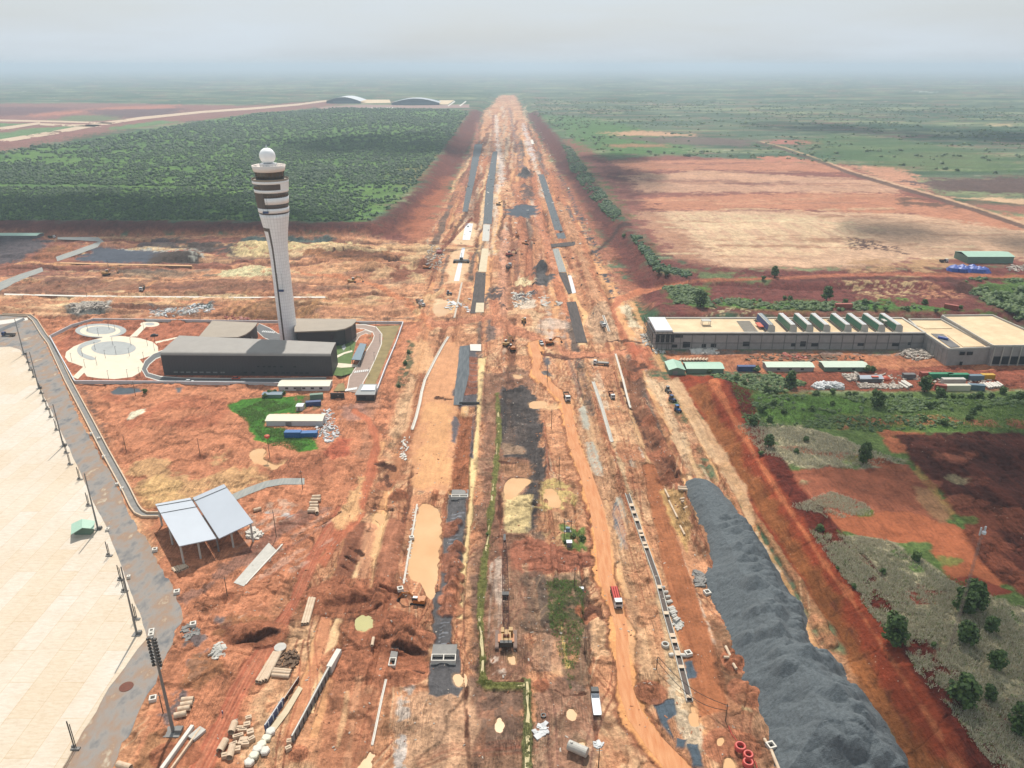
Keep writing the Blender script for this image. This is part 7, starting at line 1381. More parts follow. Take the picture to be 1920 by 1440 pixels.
pipes('long cream pipe in the bottom right beside the stockpile, {}', [((1433, 1385), (1440, 1396)), ((1444, 1406), (1462, 1450))], .45, group='cream pipe line')
pipes('white half buried pipe crossing the cable trench, {}', [((1254, 1231), (1262, 1230)), ((1275, 1231), (1287, 1232))], .6, m='concrete_pale', group='half buried pipe')
pipes('pale pipe on the right storage yard, {}', [((1686, 720), (1702, 730)), ((1690, 718), (1706, 728)), ((1694, 717), (1710, 727)), ((1844, 721), (1856, 730)), ((1849, 720), (1861, 729)), ((1854, 720), (1866, 728)), ((1859, 720), (1871, 728)), ((1864, 719), (1876, 727)), ((1869, 719), (1880, 726))], .7, m='concrete_pale', group='pale pipes on the storage yard')
pipes('orange white pipe in the row by the mint shed, {}', [((1274+k*6, 677), (1278+k*6, 673)) for k in range(9)], .8, m='pipe', group='pipe row by the mint shed')
t = tag(MB().tube([(-2.4, 1.3, 1.4), (2.4, -1.3, 1.4)], 1.35, 18).lathe([(.4, 2.7), (.4, 3.0)], -1.6, .9, n=8).build('steel_tank', M['tank'], loc=g(1083, 1411)), 'grey cylindrical steel tank lying beside the foreground puddle', 'tank')
# ---- boxes, manholes, blocks
def manhole(x, y, label, s=1.6, h=1.1, rz=.3, m='concrete_pale', hole=True):
    t = thing('manhole_box', label, 'manhole', g(x, y), rz, 'square concrete manholes'); q = MB(); w_ = s/2
    for dx, dy, sx, sy in ((0, -w_+.2, s, .4), (0, w_-.2, s, .4), (-w_+.2, 0, .4, s-.81), (w_-.2, 0, .4, s-.81)): q.box(dx, dy, 0, sx, sy, h)
    q.build('frame', M[m], t); MB().box(0, 0, .05, s-.8, s-.8, .1).build('opening', M['opening'], t); return t
for x, y, l_, s_ in ((363, 1174, 'white square manhole box beside the steel scraps', 1.9), (287, 1311, 'white square manhole box left of the huge mast', 2), (332, 1112, 'white square manhole box on the service strip edge', 1.9), (291, 1033, 'white manhole box near the open shed shadow', 1.8), (772, 1010, 'grey manhole box on the pond edge, upper one', 1.8), (751, 1110, 'grey manhole box on the pond edge, lower one', 2), (1290, 1230, 'white square manhole at the end of the buried pipe', 2), (1326, 1110, 'white square frame at the tip of the stockpile', 2.2), (1445, 1401, 'white square manhole on the cream pipe', 2.2), (229, 918, 'small white box beside the channel, near one', 1.4), (195, 858, 'small white box beside the channel, middle one', 1.4), (172, 815, 'small white box beside the channel, far one', 1.4), (186, 824, 'small white box across the channel', 1.4), (220, 910, 'small grey box on the service strip edge', 1.2), (202, 995, 'brown box by the fourth mast', 1.5), (285, 1186, 'open concrete pit near the strip corner, upper one', 1.7), (284, 1193, 'open concrete pit near the strip corner, lower one', 1.7), (242, 1084, 'dark box at the strip edge', 1.2)):
    manhole(x, y, l_, s_)
for x, y, r_, l_ in ((1247, 1213, 1.25, 'round concrete ring beside the cable trench'), (1019, 1338, .8, 'black ringed tyre on the brown mud')):
    tag(MB().ring(0, 0, 0, 1.0 if r_ > 1 else .35, r_, r_*.65, 20).build('concrete_ring' if r_ > 1 else 'tyre', M['concrete'] if r_ > 1 else M['black'], loc=g(x, y)), l_, 'ring' if r_ > 1 else 'tyre')
tag(MB().lathe([(1.9, 0), (1.9, .25), (.4, .4)], n=24).build('round_slab', M['concrete'], loc=g(526, 1217)), 'pale round concrete disc above the crate heap', 'slab')
BL = [(447, 1367, 3, 1.3, .1), (455, 1369, 2.4, 1.2, .1), (464, 1362, 1.8, 1.5, .3), (470, 1375, 1.8, 1.8, .4), (447, 1382, 2.8, 1, .4), (456, 1390, 2.2, 2.4, 0), (461, 1395, 2, 1.4, .1), (472, 1388, 1.8, 1.2, .7), (444, 1404, 2.0, 1.6, .2), (421, 1417, 1.4, 1.4, .3), (438, 1395, 2, 1, .5), (467, 1350, 1.6, 1.2, .4), (541, 1404, 1.6, 1.2, .6), (543, 1393, 1.4, 1.2, .2)]
for i, (x, y, a_, b_, r_) in enumerate(sorted(BL)): tag(MB().box(0, 0, 0, a_, b_, 1.1, r_).box(0, 0, 1.11, a_*.7, b_*.15, .2, r_).build('concrete_block', M['pipe'], loc=g(x, y)), f'pale precast block in the foreground block yard, {nth(i, len(BL))}', 'block', 'precast blocks in the yard')
HX = [(500, 1385), (491, 1398), (484, 1409), (497, 1411), (477, 1421), (468, 1432), (508, 1374)]
for i, (x, y) in enumerate(sorted(HX)): tag(MB().lathe([(1.35, 0), (1.4, .9), (1.1, 1.1)], n=6, ph=.3*i).build('hexagonal_block', M['cream'] if i % 2 else M['concrete_pale'], loc=g(x, y)), f'cream six sided concrete block in the chain beside the slab, {nth(i, len(HX))}', 'block', 'six sided blocks beside the slab')
PB = [(1248, 1113, 1.6, 1), (1252, 1122, 1.6, 1), (1255, 1131, 2, 1.2), (1259, 1143, 2.2, 1.6), (1262, 1152, 2.4, 1.6), (1264, 1159, 1.8, 1), (1268, 1166, 2, 1.4), (1243, 1104, 1.4, .8)]
for i, (x, y, a_, b_) in enumerate(sorted(PB)): tag(MB().box(0, 0, 0, a_, b_, 1, .1*i).box(0, 0, 1.01, a_*.8, b_*.3, .1, .1*i).build('precast_slab', M['concrete'], loc=g(x, y)), f'pale precast slab in the row right of the cable trench, {nth(i, len(PB))}', 'slab', 'precast slabs beside the trench')
for i, (x, y, r_) in enumerate(((1387, 1408, 1.6), (1402, 1422, 1.4), (1402, 1434, 1.5))):
    t = thing('hose_coil', f'bright red coil of corrugated pipe, {["upper left", "middle", "lowest"][i]} of the three', 'coil', g(x, y), 0, 'red coils'); q = MB()
    for k in range(4): q.tube([((r_-.0)*.75*math.cos(a_*math.pi/8), r_*.75*math.sin(a_*math.pi/8), .2+k*.3) for a_ in range(17)], .34, 6, False)
    q.build('coil', M['red_pipe'], t)
p = [g(1408, 1425), g(1416, 1432), g(1420, 1446), g(1414, 1450)]; tag(MB().tube([v-p[0]+Vector((0, 0, .2)) for v in p], .12, 5).build('loose_hose', M['red_pipe'], loc=p[0]), 'loose red hose trailing right of the coils', 'hose')
p = [g(1366, 1362), g(1372, 1378), g(1386, 1395), g(1390, 1402)]; tag(MB().tube([v-p[0]+Vector((0, 0, .2)) for v in p], .1, 5).build('loose_hose', M['red_pipe'], loc=p[0]), 'thin red hose running down to the coils', 'hose')
# walls under construction in the foreground
def longwall(label, a_, b_, h, w_, m, name='retaining_wall', fm=None, cat='wall'):
    A_, B__ = g(*a_), g(*b_); c_ = (A_+B__)/2; d = B__-A_; t = thing(name, label, cat, c_, math.atan2(d.y, d.x)); MB().box(0, 0, -.3, d.length, w_, h+.3).build('wall', M[m], t); n = int(d.length/2.4)
    if fm:
        for k in range(min(n, 40)): MB().box(-d.length/2+(k+.5)*d.length/n, -w_/2-.1, 0, .2, .2, h).build('rib', M[fm], t)
        MB().box(0, 0, h+.01, d.length, w_*.5, .1).build('top_rail', M['concrete_pale'], t)
    return t
longwall('dark blue formwork wall left of the beige footing slab', (498, 1371), (532, 1319), 2.2, .5, 'blue_dark', fm='white_metal'); longwall('thin rusty formwork wall continuing toward the crates', (533, 1317), (561, 1275), 1.4, .3, 'rust', fm='dark_steel')
longwall('long grey retaining wall rising toward the brown pit', (549, 1392), (618, 1262), 2.4, .6, 'concrete_dark', fm='dark_steel'); longwall('pale end section of the long grey retaining wall', (618, 1262), (637, 1229), 2.6, 1.6, 'concrete_pale')
ribbon('footing_slab', [(505, 1377), (536, 1336), (564, 1290)], [11, 11, 9], 'beige_deck', z=.35, jit=0); ribbon('footing_slab', [(556, 1372), (592, 1300), (630, 1232)], [7, 7, 9], 'concrete', z=.3, jit=0)
longwall('white low wall running past the foot of the huge mast', (304, 1446), (362, 1365), 1.2, 1.0, 'concrete_pale'); longwall('orange edged low wall parallel to the white one', (318, 1450), (376, 1369), .9, .5, 'pipe')
t = thing('culvert_end', 'short grey slab at the top of the white low wall', 'culvert', g(370, 1378), R(60)); MB().box(0, 0, 0, 4, 2.4, .8).build('slab', M['concrete'], t); tag(MB().pipe((-2, .6, .9), (2, -.6, .9), .9, .15).build('concrete_pipe', M['pipe'], loc=g(234, 1441)), 'cream pipe end at the bottom edge near the strip', 'pipe')
def culvert(label, px, w_, dep, h, cells=2, rz=0):
    c_ = g(*px); t = thing('box_culvert', label, 'culvert', c_, rz); q = MB(); q.box(0, dep/2-.15, -1.2, w_, .3, h+1.2).box(0, -dep/2+.15, -1.2, w_, .3, h+1.2)
    for k in range(cells+1): q.box(-w_/2+.15+k*(w_-.3)/cells, 0, -1.2, .3, dep-.62, h+1.2)
    q.build('frame', M['concrete_pale'], t); MB().box(0, 0, -.1, w_-.6, dep-.6, .12).build('opening', M['opening'], t)
    MB().box(0, dep/2+2.2, -.2, w_, 4.2, h+.1).build('deck_slab', M['concrete_dark'], t); return t
culvert('open twin cell concrete box culvert in the gravel bed, near one', (832, 1240), 7.6, 2.9, 1.0); culvert('open twin cell concrete box culvert in the gravel bed, far one', (862, 935), 7.2, 1.8, 1.0); culvert('small dark mouthed concrete box in the side trench', (736, 1243), 2.2, 3.4, 1.2, 1)
t = thing('reinforcement_bars', 'dark bars laid across the gravel bed', 'bars', g(880, 758)); MB().box(0, 0, 0, 11, .4, .8).box(0, 1.4, 0, 11, .3, .8).build('bars', M['black'], t)
# crates heap
t0 = g(536, 1240); q = MB(); 
for k in range(60): q.box(random.uniform(-4, 4), random.uniform(-3.6, 3.6), random.uniform(-.1, .5), random.uniform(.6, 2), random.uniform(.3, 1.2), random.uniform(.2, .7), random.random()*3)
tag(q.build('crate_heap', M['wood'], loc=t0), 'heap of dark brown crates and timber beside the long pipes', 'crates', kind='stuff')
# scatter helper for rubble and debris
def scatter(name, label, cat, px, n, sizes, ms, h=.5, rise=0):
    P = [tuple(g(*p))[:2] for p in px]; A_ = np.array(P); c0 = A_.mean(0); mb = MB(); k = 0
    while k < n:
        x = random.uniform(A_[:, 0].min(), A_[:, 0].max()); y = random.uniform(A_[:, 1].min(), A_[:, 1].max())
        d = float(sdist(np.array([x]), np.array([y]), A_)[0])
        if d < 0: continue
        s_ = random.uniform(*sizes); z = mz(x, y)+min(d*.3, rise); r_ = random.random()*3
        mb.box(x-c0[0], y-c0[1], z-.2, s_*random.uniform(.4, 2.2), s_*random.uniform(.3, 1), .2+h*random.uniform(.2, 1), r_, random.uniform(-.3, .3)); k += 1
    return tag(mb.build(name, M[ms], loc=(c0[0], c0[1], 0)), label, cat, kind='stuff')
for lab, px, n, sz, m_, h_ in (('scattered white waste right of the white hut', [(590, 795), (628, 790), (640, 812), (620, 832), (600, 825)], 110, (.4, 1.4), 'white_wall', .6), ('scattered blue and white waste sheets behind the blue containers', [(600, 770), (622, 768), (628, 785), (606, 792)], 50, (.5, 1.5), 'white_wall', .5), ('pale rubble heap in the left yard', [(130, 574), (203, 572), (204, 582), (140, 585)], 260, (.8, 2.4), 'rubble', 1.2),
     ('mixed rubble near the compound wall', [(280, 584), (360, 573), (402, 575), (398, 590), (300, 596)], 190, (.6, 2), 'white_wall', .8), ('white waste heap beside the open shed', [(462, 1000), (478, 992), (492, 1005), (482, 1012), (466, 1010)], 90, (.4, 1.6), 'concrete_pale', 1), ('dark steel scraps beside the white manhole box', [(340, 1180), (360, 1168), (374, 1190), (350, 1202)], 60, (.4, 1.8), 'concrete_dark', .3), ('pile of short concrete beams on the red earth', [(398, 1218), (410, 1210), (426, 1216), (420, 1230), (402, 1240), (400, 1232)], 55, (.5, 1.8), 'concrete', .4),
     ('steel junk pile at the tip of the stockpile', [(1302, 1065), (1316, 1070), (1322, 1098), (1306, 1095)], 80, (.4, 1.8), 'concrete_dark', .5), ('grey scrap below the precast slabs', [(1262, 1164), (1274, 1162), (1280, 1180), (1270, 1182)], 60, (.4, 1.4), 'concrete', .4), ('white sheeting on the brown mud', [(1002, 1360), (1022, 1352), (1024, 1370), (1006, 1378)], 30, (.8, 2), 'white_wall', .3), ('blue and white sheeting below the thin foreground pole', [(1114, 1393), (1130, 1392), (1130, 1402), (1116, 1402)], 30, (.5, 1.4), 'white_wall', .4),
     ('white bagged material on the red storage yard', [(1520, 724), (1535, 720), (1580, 720), (1582, 730), (1530, 730)], 240, (.8, 1.8), 'white_wall', 1.4), ('beige rubble left of the tarpaulin covered hut', [(1578, 705), (1608, 702), (1612, 714), (1590, 715)], 160, (.7, 1.8), 'rubble', 1.4), ('beige rubble along the front of the storage yard', [(1605, 718), (1640, 722), (1690, 722), (1690, 730), (1612, 728)], 200, (.7, 1.6), 'rubble', 1), ('grey waste heap before the concrete wing', [(1685, 658), (1730, 655), (1752, 672), (1720, 676), (1690, 668)], 190, (.7, 2), 'rubble', 1), ('white pipe bundles below the long concrete wall', [(1296, 655), (1345, 655), (1344, 662), (1300, 662)], 120, (.8, 2.6), 'concrete_pale', 1), ('grey blocks at the corner of the long concrete building', [(1200, 620), (1226, 640), (1250, 660), (1230, 664), (1205, 640)], 70, (.8, 2.4), 'concrete', .8),
     ('dark formwork stacks on the earth before the sheds', [(1400, 664), (1620, 666), (1620, 678), (1400, 676)], 110, (.8, 3), 'wood', .6), ('red steel stacks on the earth before the sheds', [(1470, 664), (1512, 664), (1512, 672), (1470, 672)], 36, (.8, 3), 'red_box', .5), ('debris between the storage containers', [(1640, 700), (1860, 702), (1860, 720), (1650, 718)], 160, (.5, 1.8), 'rubble', .8), ('far white debris beside the green warehouse', [(1890, 498), (1930, 498), (1930, 510), (1890, 508)], 90, (.8, 2.4), 'rubble', 1),
     ('rubble around the red lattice crane', [(805, 455), (835, 470), (825, 510), (800, 500)], 160, (.6, 2.4), 'rubble', .8), ('precast blocks scattered around the middle mud', [(960, 545), (1000, 545), (995, 560), (965, 580)], 120, (.8, 2.2), 'concrete_pale', .8), ('grey slabs dumped in the middle mud', [(1005, 555), (1050, 545), (1055, 575), (1010, 572)], 18, (2, 4), 'concrete', .6), ('white machines and slabs by the far left pond', [(838, 560), (880, 560), (880, 585), (840, 585)], 22, (1.5, 4), 'white_wall', .8), ('white blocks left of the pond lane', [(756, 820), (768, 818), (760, 862), (750, 860)], 40, (.5, 1.5), 'concrete_pale', .5), ('white fragments along the pond edge', [(776, 950), (784, 950), (764, 1092), (756, 1092)], 60, (.3, 1), 'concrete_pale', .3), ('reddish debris beside the compound wall top', [(420, 592), (500, 596), (500, 602), (420, 600)], 60, (.6, 1.8), 'red_box', .8),
     ('material dots along the far corridor lanes', [(925, 220), (1000, 220), (1110, 420), (1100, 460), (840, 460), (880, 320)], 200, (.8, 3.2), 'concrete_pale', 1), ('dark material dots along the far corridor lanes', [(925, 230), (1000, 230), (1130, 470), (1180, 640), (830, 640), (870, 340)], 230, (.8, 2.6), 'dark_steel', 1), ('small stones over the construction ground', [(650, 900), (900, 700), (1250, 700), (1330, 1000), (1400, 1440), (300, 1440), (420, 1100)], 900, (.15, .55), 'rubble', .25), ('dark clods over the construction ground', [(650, 900), (900, 700), (1250, 700), (1330, 1000), (1400, 1440), (300, 1440), (420, 1100)], 700, (.15, .6), 'mud', .3)):
    scatter('debris' if 'stones' not in lab and 'rubble' not in lab else 'rubble', lab, 'debris', px, n, sz, m_, h_, rise=1.2 if 'heap' in lab or 'bagged' in lab else 0)
# storage yard containers
CON = [('small dark container behind the tarpaulin hut', 1703, 709, 7, 'raw_dark', 0), ('rusty red container at the back of the storage yard', 1735, 707, 6.5, 'red_box', 0), ('long green covered container row, left half', 1762, 709, 14, 'green_net', 0), ('long green covered container row, right half', 1795, 710, 12, 'green_net', 0), ('blue container at the back right of the storage yard', 1828, 712, 8.5, 'blue_grey', 0), ('yellow cabin at the right end of the storage yard', 1850, 711, 7.5, 'yellow', 0), ('blue container at the front right of the storage yard', 1829, 730, 8.5, 'blue_grey', -.2), ('rusty red container at the front of the storage yard', 1762, 731, 6, 'red_box', -.35), ('long white container beside the rusty front one', 1793, 731, 14, 'cream', 0), ('grey container behind the long white one', 1786, 719, 13, 'concrete', 0), ('dark blue container between the mint and pale sheds', 1399, 695, 11, 'blue_dark', 0), ('brown red container on the terrace behind the skylights', 1581, 577, 12, 'red_box', 0), ('slanted brown red container near the track to the right', 1783, 579, 9, 'red_box', -.7)]
for l_, x, y, w_, m_, r_ in CON: box_c(l_, x, y, w_, m_, r_, w_=3, h=3.2)
t = thing('tarpaulin_hut', 'low hut under grey and red tarpaulins in the storage yard', 'hut', g(1630, 714)); MB().box(0, 0, 0, 13, 5, 2.6).build('wall', M['raw_dark'], t); MB().add([(-7, -3, 2.3), (7, -3, 2.4), (6.5, 0, 3.8), (-6.5, 0, 3.6), (7, 3, 2.4), (-7, 3, 2.3)], [(0, 1, 2, 3), (3, 2, 4, 5)]).build('roof', M['grey_roof'], t); MB().box(2, -1, 3.2, 4, 3, .3).build('tarpaulin', M['orange'], t)
t = thing('tarpaulin_heap', 'orange red tarpaulin heap right of the grey hut', 'tarpaulin', g(1660, 712)); MB().lathe([(2.6, 0), (2.2, 1.2), (1, 2.2), (.1, 2.5)], n=9, ex=1.2).build('cover', M['orange'], t, True)
t = thing('tarpaulin_heap', 'bright blue tarpaulin covered stack near the far green warehouse', 'tarpaulin', g(1820, 507)); q = MB(); 
for k in range(16): q.lathe([(random.uniform(4, 7), 0), (random.uniform(3, 5), 3), (.5, 4.5)], random.uniform(-17, 17), random.uniform(-6, 6), n=8)
q.build('cover', M['blue_tarp'], t)
# transformer, crusher, apron shed, small things
t = thing('transformer', 'pole mounted grey transformer platform in the green scrub', 'transformer', g(1064, 1012))
for x in (-1.3, 1.3): MB().tube([(x, 0, 0), (x, 0, 9)], .14, 6).build('pole', M['wood'], t)
MB().box(0, 0, 3.5, 3, 1.4, .2).build('platform', M['steel'], t); MB().box(0, 0, 3.7, 1.6, 1.2, 1.6).build('transformer_tank', M['blue_grey'], t); MB().box(0, 0, 8, 3.4, .15, .2).build('crossarm', M['steel'], t)
t = thing('electrical_cabinet', 'white electrical cabinet below the transformer', 'cabinet', g(1067, 1026)); MB().box(0, 0, 0, 1.8, 1.6, 2.0).build('body', M['steel'], t); MB().box(0, 0, 2.01, 2.2, 2, .2).build('roof', M['white_metal'], t)
t = thing('pump_frame', 'white and red pump frame beside the dark pit', 'pump', g(1096, 1106)); MB().box(-1, 1, 0, 1.6, 1.2, 1.4).build('body', M['white_metal'], t); MB().tube([(0, 0, .5), (1.5, -2, .4)], .15, 5).tube([(.8, .2, .5), (.2, -2.2, .4)], .15, 5).tube([(4.5, -4, .3), (6, -6, .3)], .15, 5).build('frame', M['red_pipe'], t)
P = [at2(134, 983, 3), at2(155, 977, 3), at2(178, 977, 3), at2(176, 992, 3), at2(155, 994, 3), at2(133, 1003, 3)]; cc = (sum(p[0] for p in P)/6, sum(p[1] for p in P)/6); L_ = [Vector((p[0]-cc[0], p[1]-cc[1], 3)) for p in P]; L_[1].z = L_[4].z = 3.9
t = thing('canopy', 'small pale green ridge roofed canopy standing on the apron', 'canopy', (*cc, .15)); MB().add(L_+[v-Vector((0, 0, .15)) for v in L_], [(0, 5, 4, 1), (1, 4, 3, 2), (6, 7, 10, 11), (7, 8, 9, 10), (5, 11, 10, 4), (4, 10, 9, 3), (0, 1, 7, 6), (1, 2, 8, 7)]).build('roof', M['mint'], t)
MB().box(0, 0, 0, (L_[2]-L_[0]).x*.8, 2.5, 2.6).build('wall', M['mint_wall'], t)
tag(MB().lathe([(2.0, -.1), (2.0, .05)], n=20).build('manhole_cover', M['rust'], loc=g(237, 1288, .1)), 'brown round cover on the grey service strip', 'cover')
# person by the foreground track
def person(px, py, label, rz, top, legs):
    o = thing('person', label, 'person', g(px, py), rz); me = bpy.data.meshes.new('body'); V = [(0, 0, .95), (0, 0, 1.2), (0, 0, 1.42), (0, .0, 1.5), (0, .02, 1.62), (0, .02, 1.74), (.1, 0, .9), (.12, .08, .5), (.12, .02, .08), (.12, .16, .04), (-.1, 0, .9), (-.13, -.06, .5), (-.13, -.16, .08), (-.13, -.04, .04), (.2, 0, 1.4), (.27, -.04, 1.13), (.26, .1, .88), (-.2, 0, 1.4), (-.27, .06, 1.13), (-.25, .2, .92)]
    E_ = [(0, 1), (1, 2), (2, 3), (3, 4), (4, 5), (0, 6), (6, 7), (7, 8), (8, 9), (0, 10), (10, 11), (11, 12), (12, 13), (2, 14), (14, 15), (15, 16), (2, 17), (17, 18), (18, 19)]; me.from_pydata(V, E_, [])
    b = bpy.data.objects.new('body', me); COL.objects.link(b); b.parent = o; b.modifiers.new('s', 'SKIN'); Rr = [.15, .14, .15, .06, .1, .09, .1, .075, .05, .045, .1, .075, .05, .045, .06, .05, .035, .06, .05, .035]
    for i, v in enumerate(me.skin_vertices[0].data): v.radius = (Rr[i], Rr[i]*.85); v.use_root = i == 0
    b.modifiers.new('d', 'SUBSURF').levels = 1; me.materials.append(M[top])
    MB().lathe([(.14, 1.72), (.15, 1.78), (.09, 1.88), (.02, 1.9)], 0, .02, n=10).build('helmet', M['white_metal'], o); return o
person(418, 1341, 'worker in blue clothes and white helmet walking on the foreground track', .4, 'blue_dark', 'black')
person(820, 1104, 'worker in dark clothes standing on the bank right of the pond', 1.2, 'black', 'black')
# ---- gravel stockpile
GP = [(1284, 903), (1300, 897), (1330, 903), (1345, 912), (1370, 940), (1392, 970), (1415, 1000), (1440, 1040), (1462, 1075), (1480, 1110), (1505, 1130), (1512, 1180), (1530, 1218), (1560, 1235), (1590, 1262), (1602, 1290), (1640, 1325), (1672, 1365), (1680, 1392), (1698, 1410), (1712, 1470), (1460, 1470), (1452, 1420), (1440, 1370), (1418, 1320), (1396, 1290), (1385, 1240), (1368, 1200), (1352, 1150), (1335, 1120), (1325, 1080), (1332, 1050), (1322, 1000), (1305, 960), (1290, 930)]
gp = np.array([tuple(g(*p))[:2] for p in GP]); X, Y = np.meshgrid(np.arange(gp[:, 0].min()-3, gp[:, 0].max()+3, .45), np.arange(gp[:, 1].min()-3, gp[:, 1].max()+3, .45))
D_ = sdist(X, Y, gp)+fbm(X, Y, 6, 3, 31)*1.1
hcap = 3.2+5.2*sst((262-Y)/70)+1.2*fbm(X, Y, 20, 2, 33); Hh = np.minimum(D_*.7, hcap+np.clip(D_-8, 0, 5)*.12)
rs = np.random.default_rng(5); bump_ = np.zeros(X.shape)
for k in range(95):                                   # tipped loads: overlapping cones
    yy = rs.uniform(gp[:, 1].min(), 262); i_ = np.argmin(abs(Y[:, 0]-yy)); ins_ = np.where(D_[i_] > 1.0)[0]
    if not len(ins_): continue
    f_ = rs.beta(3, 1.1); xx = X[i_, ins_[int(f_*(len(ins_)-1))]]; r_ = rs.uniform(3.0, 5.2); h_ = r_*.58; d_c = np.sqrt((X-xx)**2+((Y-yy)*1.15)**2)
    bump_ = np.maximum(bump_, h_*np.clip(1-d_c/r_, 0, 1)**1.0)
wv = .6*np.abs(np.sin(Y*.36+fbm(X, Y, 12, 3, 35)*3.2+X*.10))*sst((196-Y)/20)
Hh = np.where(D_ > -.6, Hh+bump_*np.clip(D_/2, 0, 1)+wv*np.clip(D_/3, 0, 1)+fbm(X, Y, 1.5, 3, 37)*.3+fbm(X, Y, .7, 2, 39)*.12, -1)
Hh = np.clip(Hh, -.8, None); ny, nx = X.shape; keep = (D_ > -1.2)
idx = -np.ones(X.shape, int); idx[keep] = np.arange(keep.sum()); vs = np.stack([X[keep]-gp[:, 0].mean(), Y[keep]-gp[:, 1].mean(), Hh[keep]-.1], -1)
a_, b_, c_, d_ = idx[:-1, :-1], idx[:-1, 1:], idx[1:, 1:], idx[1:, :-1]; ok = (a_ >= 0) & (b_ >= 0) & (c_ >= 0) & (d_ >= 0); F = np.stack([a_[ok], b_[ok], c_[ok], d_[ok]], -1)
gm = mat('crushed_stone', (104, 111, 114), .95, .3, 1.3, bump=.9)
me = bpy.data.meshes.new('gravel_stockpile'); me.from_pydata(vs.tolist(), [], F.tolist()); me.materials.append(gm)
o = bpy.data.objects.new('gravel_stockpile', me); COL.objects.link(o); o.location = (gp[:, 0].mean(), gp[:, 1].mean(), 0); tag(o, 'huge long blue grey gravel stockpile of tipped loads at the foot of the red bank', 'gravel pile')
# ---- vegetation
def leafcloud(mb, c, rx, ry, rz, n, size, rng):
    for _ in range(n):
        v = Vector((rng.gauss(0, 1), rng.gauss(0, 1), rng.gauss(0, 1))).normalized()*(rng.random()**.4); p = Vector((c[0]+v.x*rx, c[1]+v.y*ry, c[2]+v.z*rz)); s = size*rng.uniform(.5, 1.3)
        nrm = (v+Vector((rng.uniform(-.6, .6), rng.uniform(-.6, .6), rng.uniform(-.2, .9)))).normalized(); u = nrm.cross(Vector((rng.uniform(-1, 1), rng.uniform(-1, 1), rng.uniform(-1, 1)))).normalized(); w_ = nrm.cross(u)
        mb.add([p-u*s-w_*s*.5, p+u*s*.2-w_*s*.9, p+u*s+w_*s*.3, p-u*s*.1+w_*s], [(0, 1, 2, 3)])
def leafmat(name, a_, b_):
    m = bpy.data.materials.new(name); m.use_nodes = True; t = m.node_tree; b = t.nodes['Principled BSDF']; b.inputs['Roughness'].default_value = .65; gq = t.nodes.new('ShaderNodeNewGeometry'); r = t.nodes.new('ShaderNodeValToRGB')
    r.color_ramp.elements[0].color = (*C(*a_), 1); r.color_ramp.elements[1].color = (*C(*b_), 1); t.links.new(gq.outputs['Random Per Island'], r.inputs[0])
    n = t.nodes.new('ShaderNodeTexNoise'); n.inputs['Scale'].default_value = .5; mm = t.nodes.new('ShaderNodeMixRGB'); mm.blend_type = 'MULTIPLY'; mm.inputs[0].default_value = .5 if 'dry' not in name else .15; t.links.new(gq.outputs['Position'], n.inputs['Vector']); t.links.new(r.outputs[0], mm.inputs[1]); t.links.new(n.outputs[0], mm.inputs[2]); t.links.new(mm.outputs[0], b.inputs['Base Color'])
    tr = t.nodes.new('ShaderNodeBsdfTranslucent'); t.links.new(mm.outputs[0], tr.inputs[0]); ms = t.nodes.new('ShaderNodeMixShader'); ms.inputs[0].default_value = .25; t.links.new(b.outputs[0], ms.inputs[1]); t.links.new(tr.outputs[0], ms.inputs[2]); t.links.new(ms.outputs[0], t.nodes['Material Output'].inputs[0]); return m
M['lm'] = leafmat('tree_leaves', (74, 108, 48), (130, 162, 74)); M['lb'] = leafmat('bush_leaves', (76, 116, 50), (138, 168, 78)); M['ls'] = leafmat('scrub_leaves', (84, 118, 58), (142, 168, 86)); M['lf'] = leafmat('forest_leaves', (44, 88, 42), (100, 142, 58))
def treeproto(seed, h, r, nl, name='tree', lab='x', m_='lm', size=.42, trunk=True):
    rng = random.Random(seed); t = thing(name, lab, name.replace('_', ' '), (0, 0, 0)); mb = MB(); br = MB()
    if trunk: br.tube([(0, 0, -.3), (.1, 0, h*.25), (0, .1, h*.6), (.05, .05, h*.9)], [r*.08, r*.06, r*.04, .03], 7)
    for k in range(nl):
        a_ = rng.random()*6.28; q_ = rng.random(); z = h*(.22+.68*q_); rr = r*(.75-.55*abs(q_-.3)**1.0)*rng.uniform(.3, 1); c_ = (rr*math.cos(a_), rr*math.sin(a_), z); s_ = r*rng.uniform(.26, .42)
        leafcloud(mb, c_, s_, s_, s_*.8, 42, size, rng)
        if trunk: br.tube([(0, 0, z*.55), c_], [r*.025, .02], 4, False)
    mb.build('crown', M[m_], t)
    if trunk: br.build('trunk', M['bark'], t)
    return t
TP = [treeproto(s_, 1.0*8, 3.6, 34) for s_ in (1, 2, 3)]; BP = [treeproto(s_, 3.2, 2.4, 16, 'bush', 'x', 'lb', .36, False) for s_ in (7, 8, 9)]
used = set()
def plant(P, px, py, s, label, group, sz=1.0):
    k = P[random.randrange(3)]; first = k.name not in used; used.add(k.name)
    if first: o = k; o.location = g(px, py); o.scale = (s, s, s*sz); o['label'] = label; o['group'] = group
    else: o = dup(k, g(px, py), random.random()*6, label, (s, s, s*sz), group)
    if first: _KC[k.name] = [(c_, kids(c_)) for c_ in kids(k)]
    return o
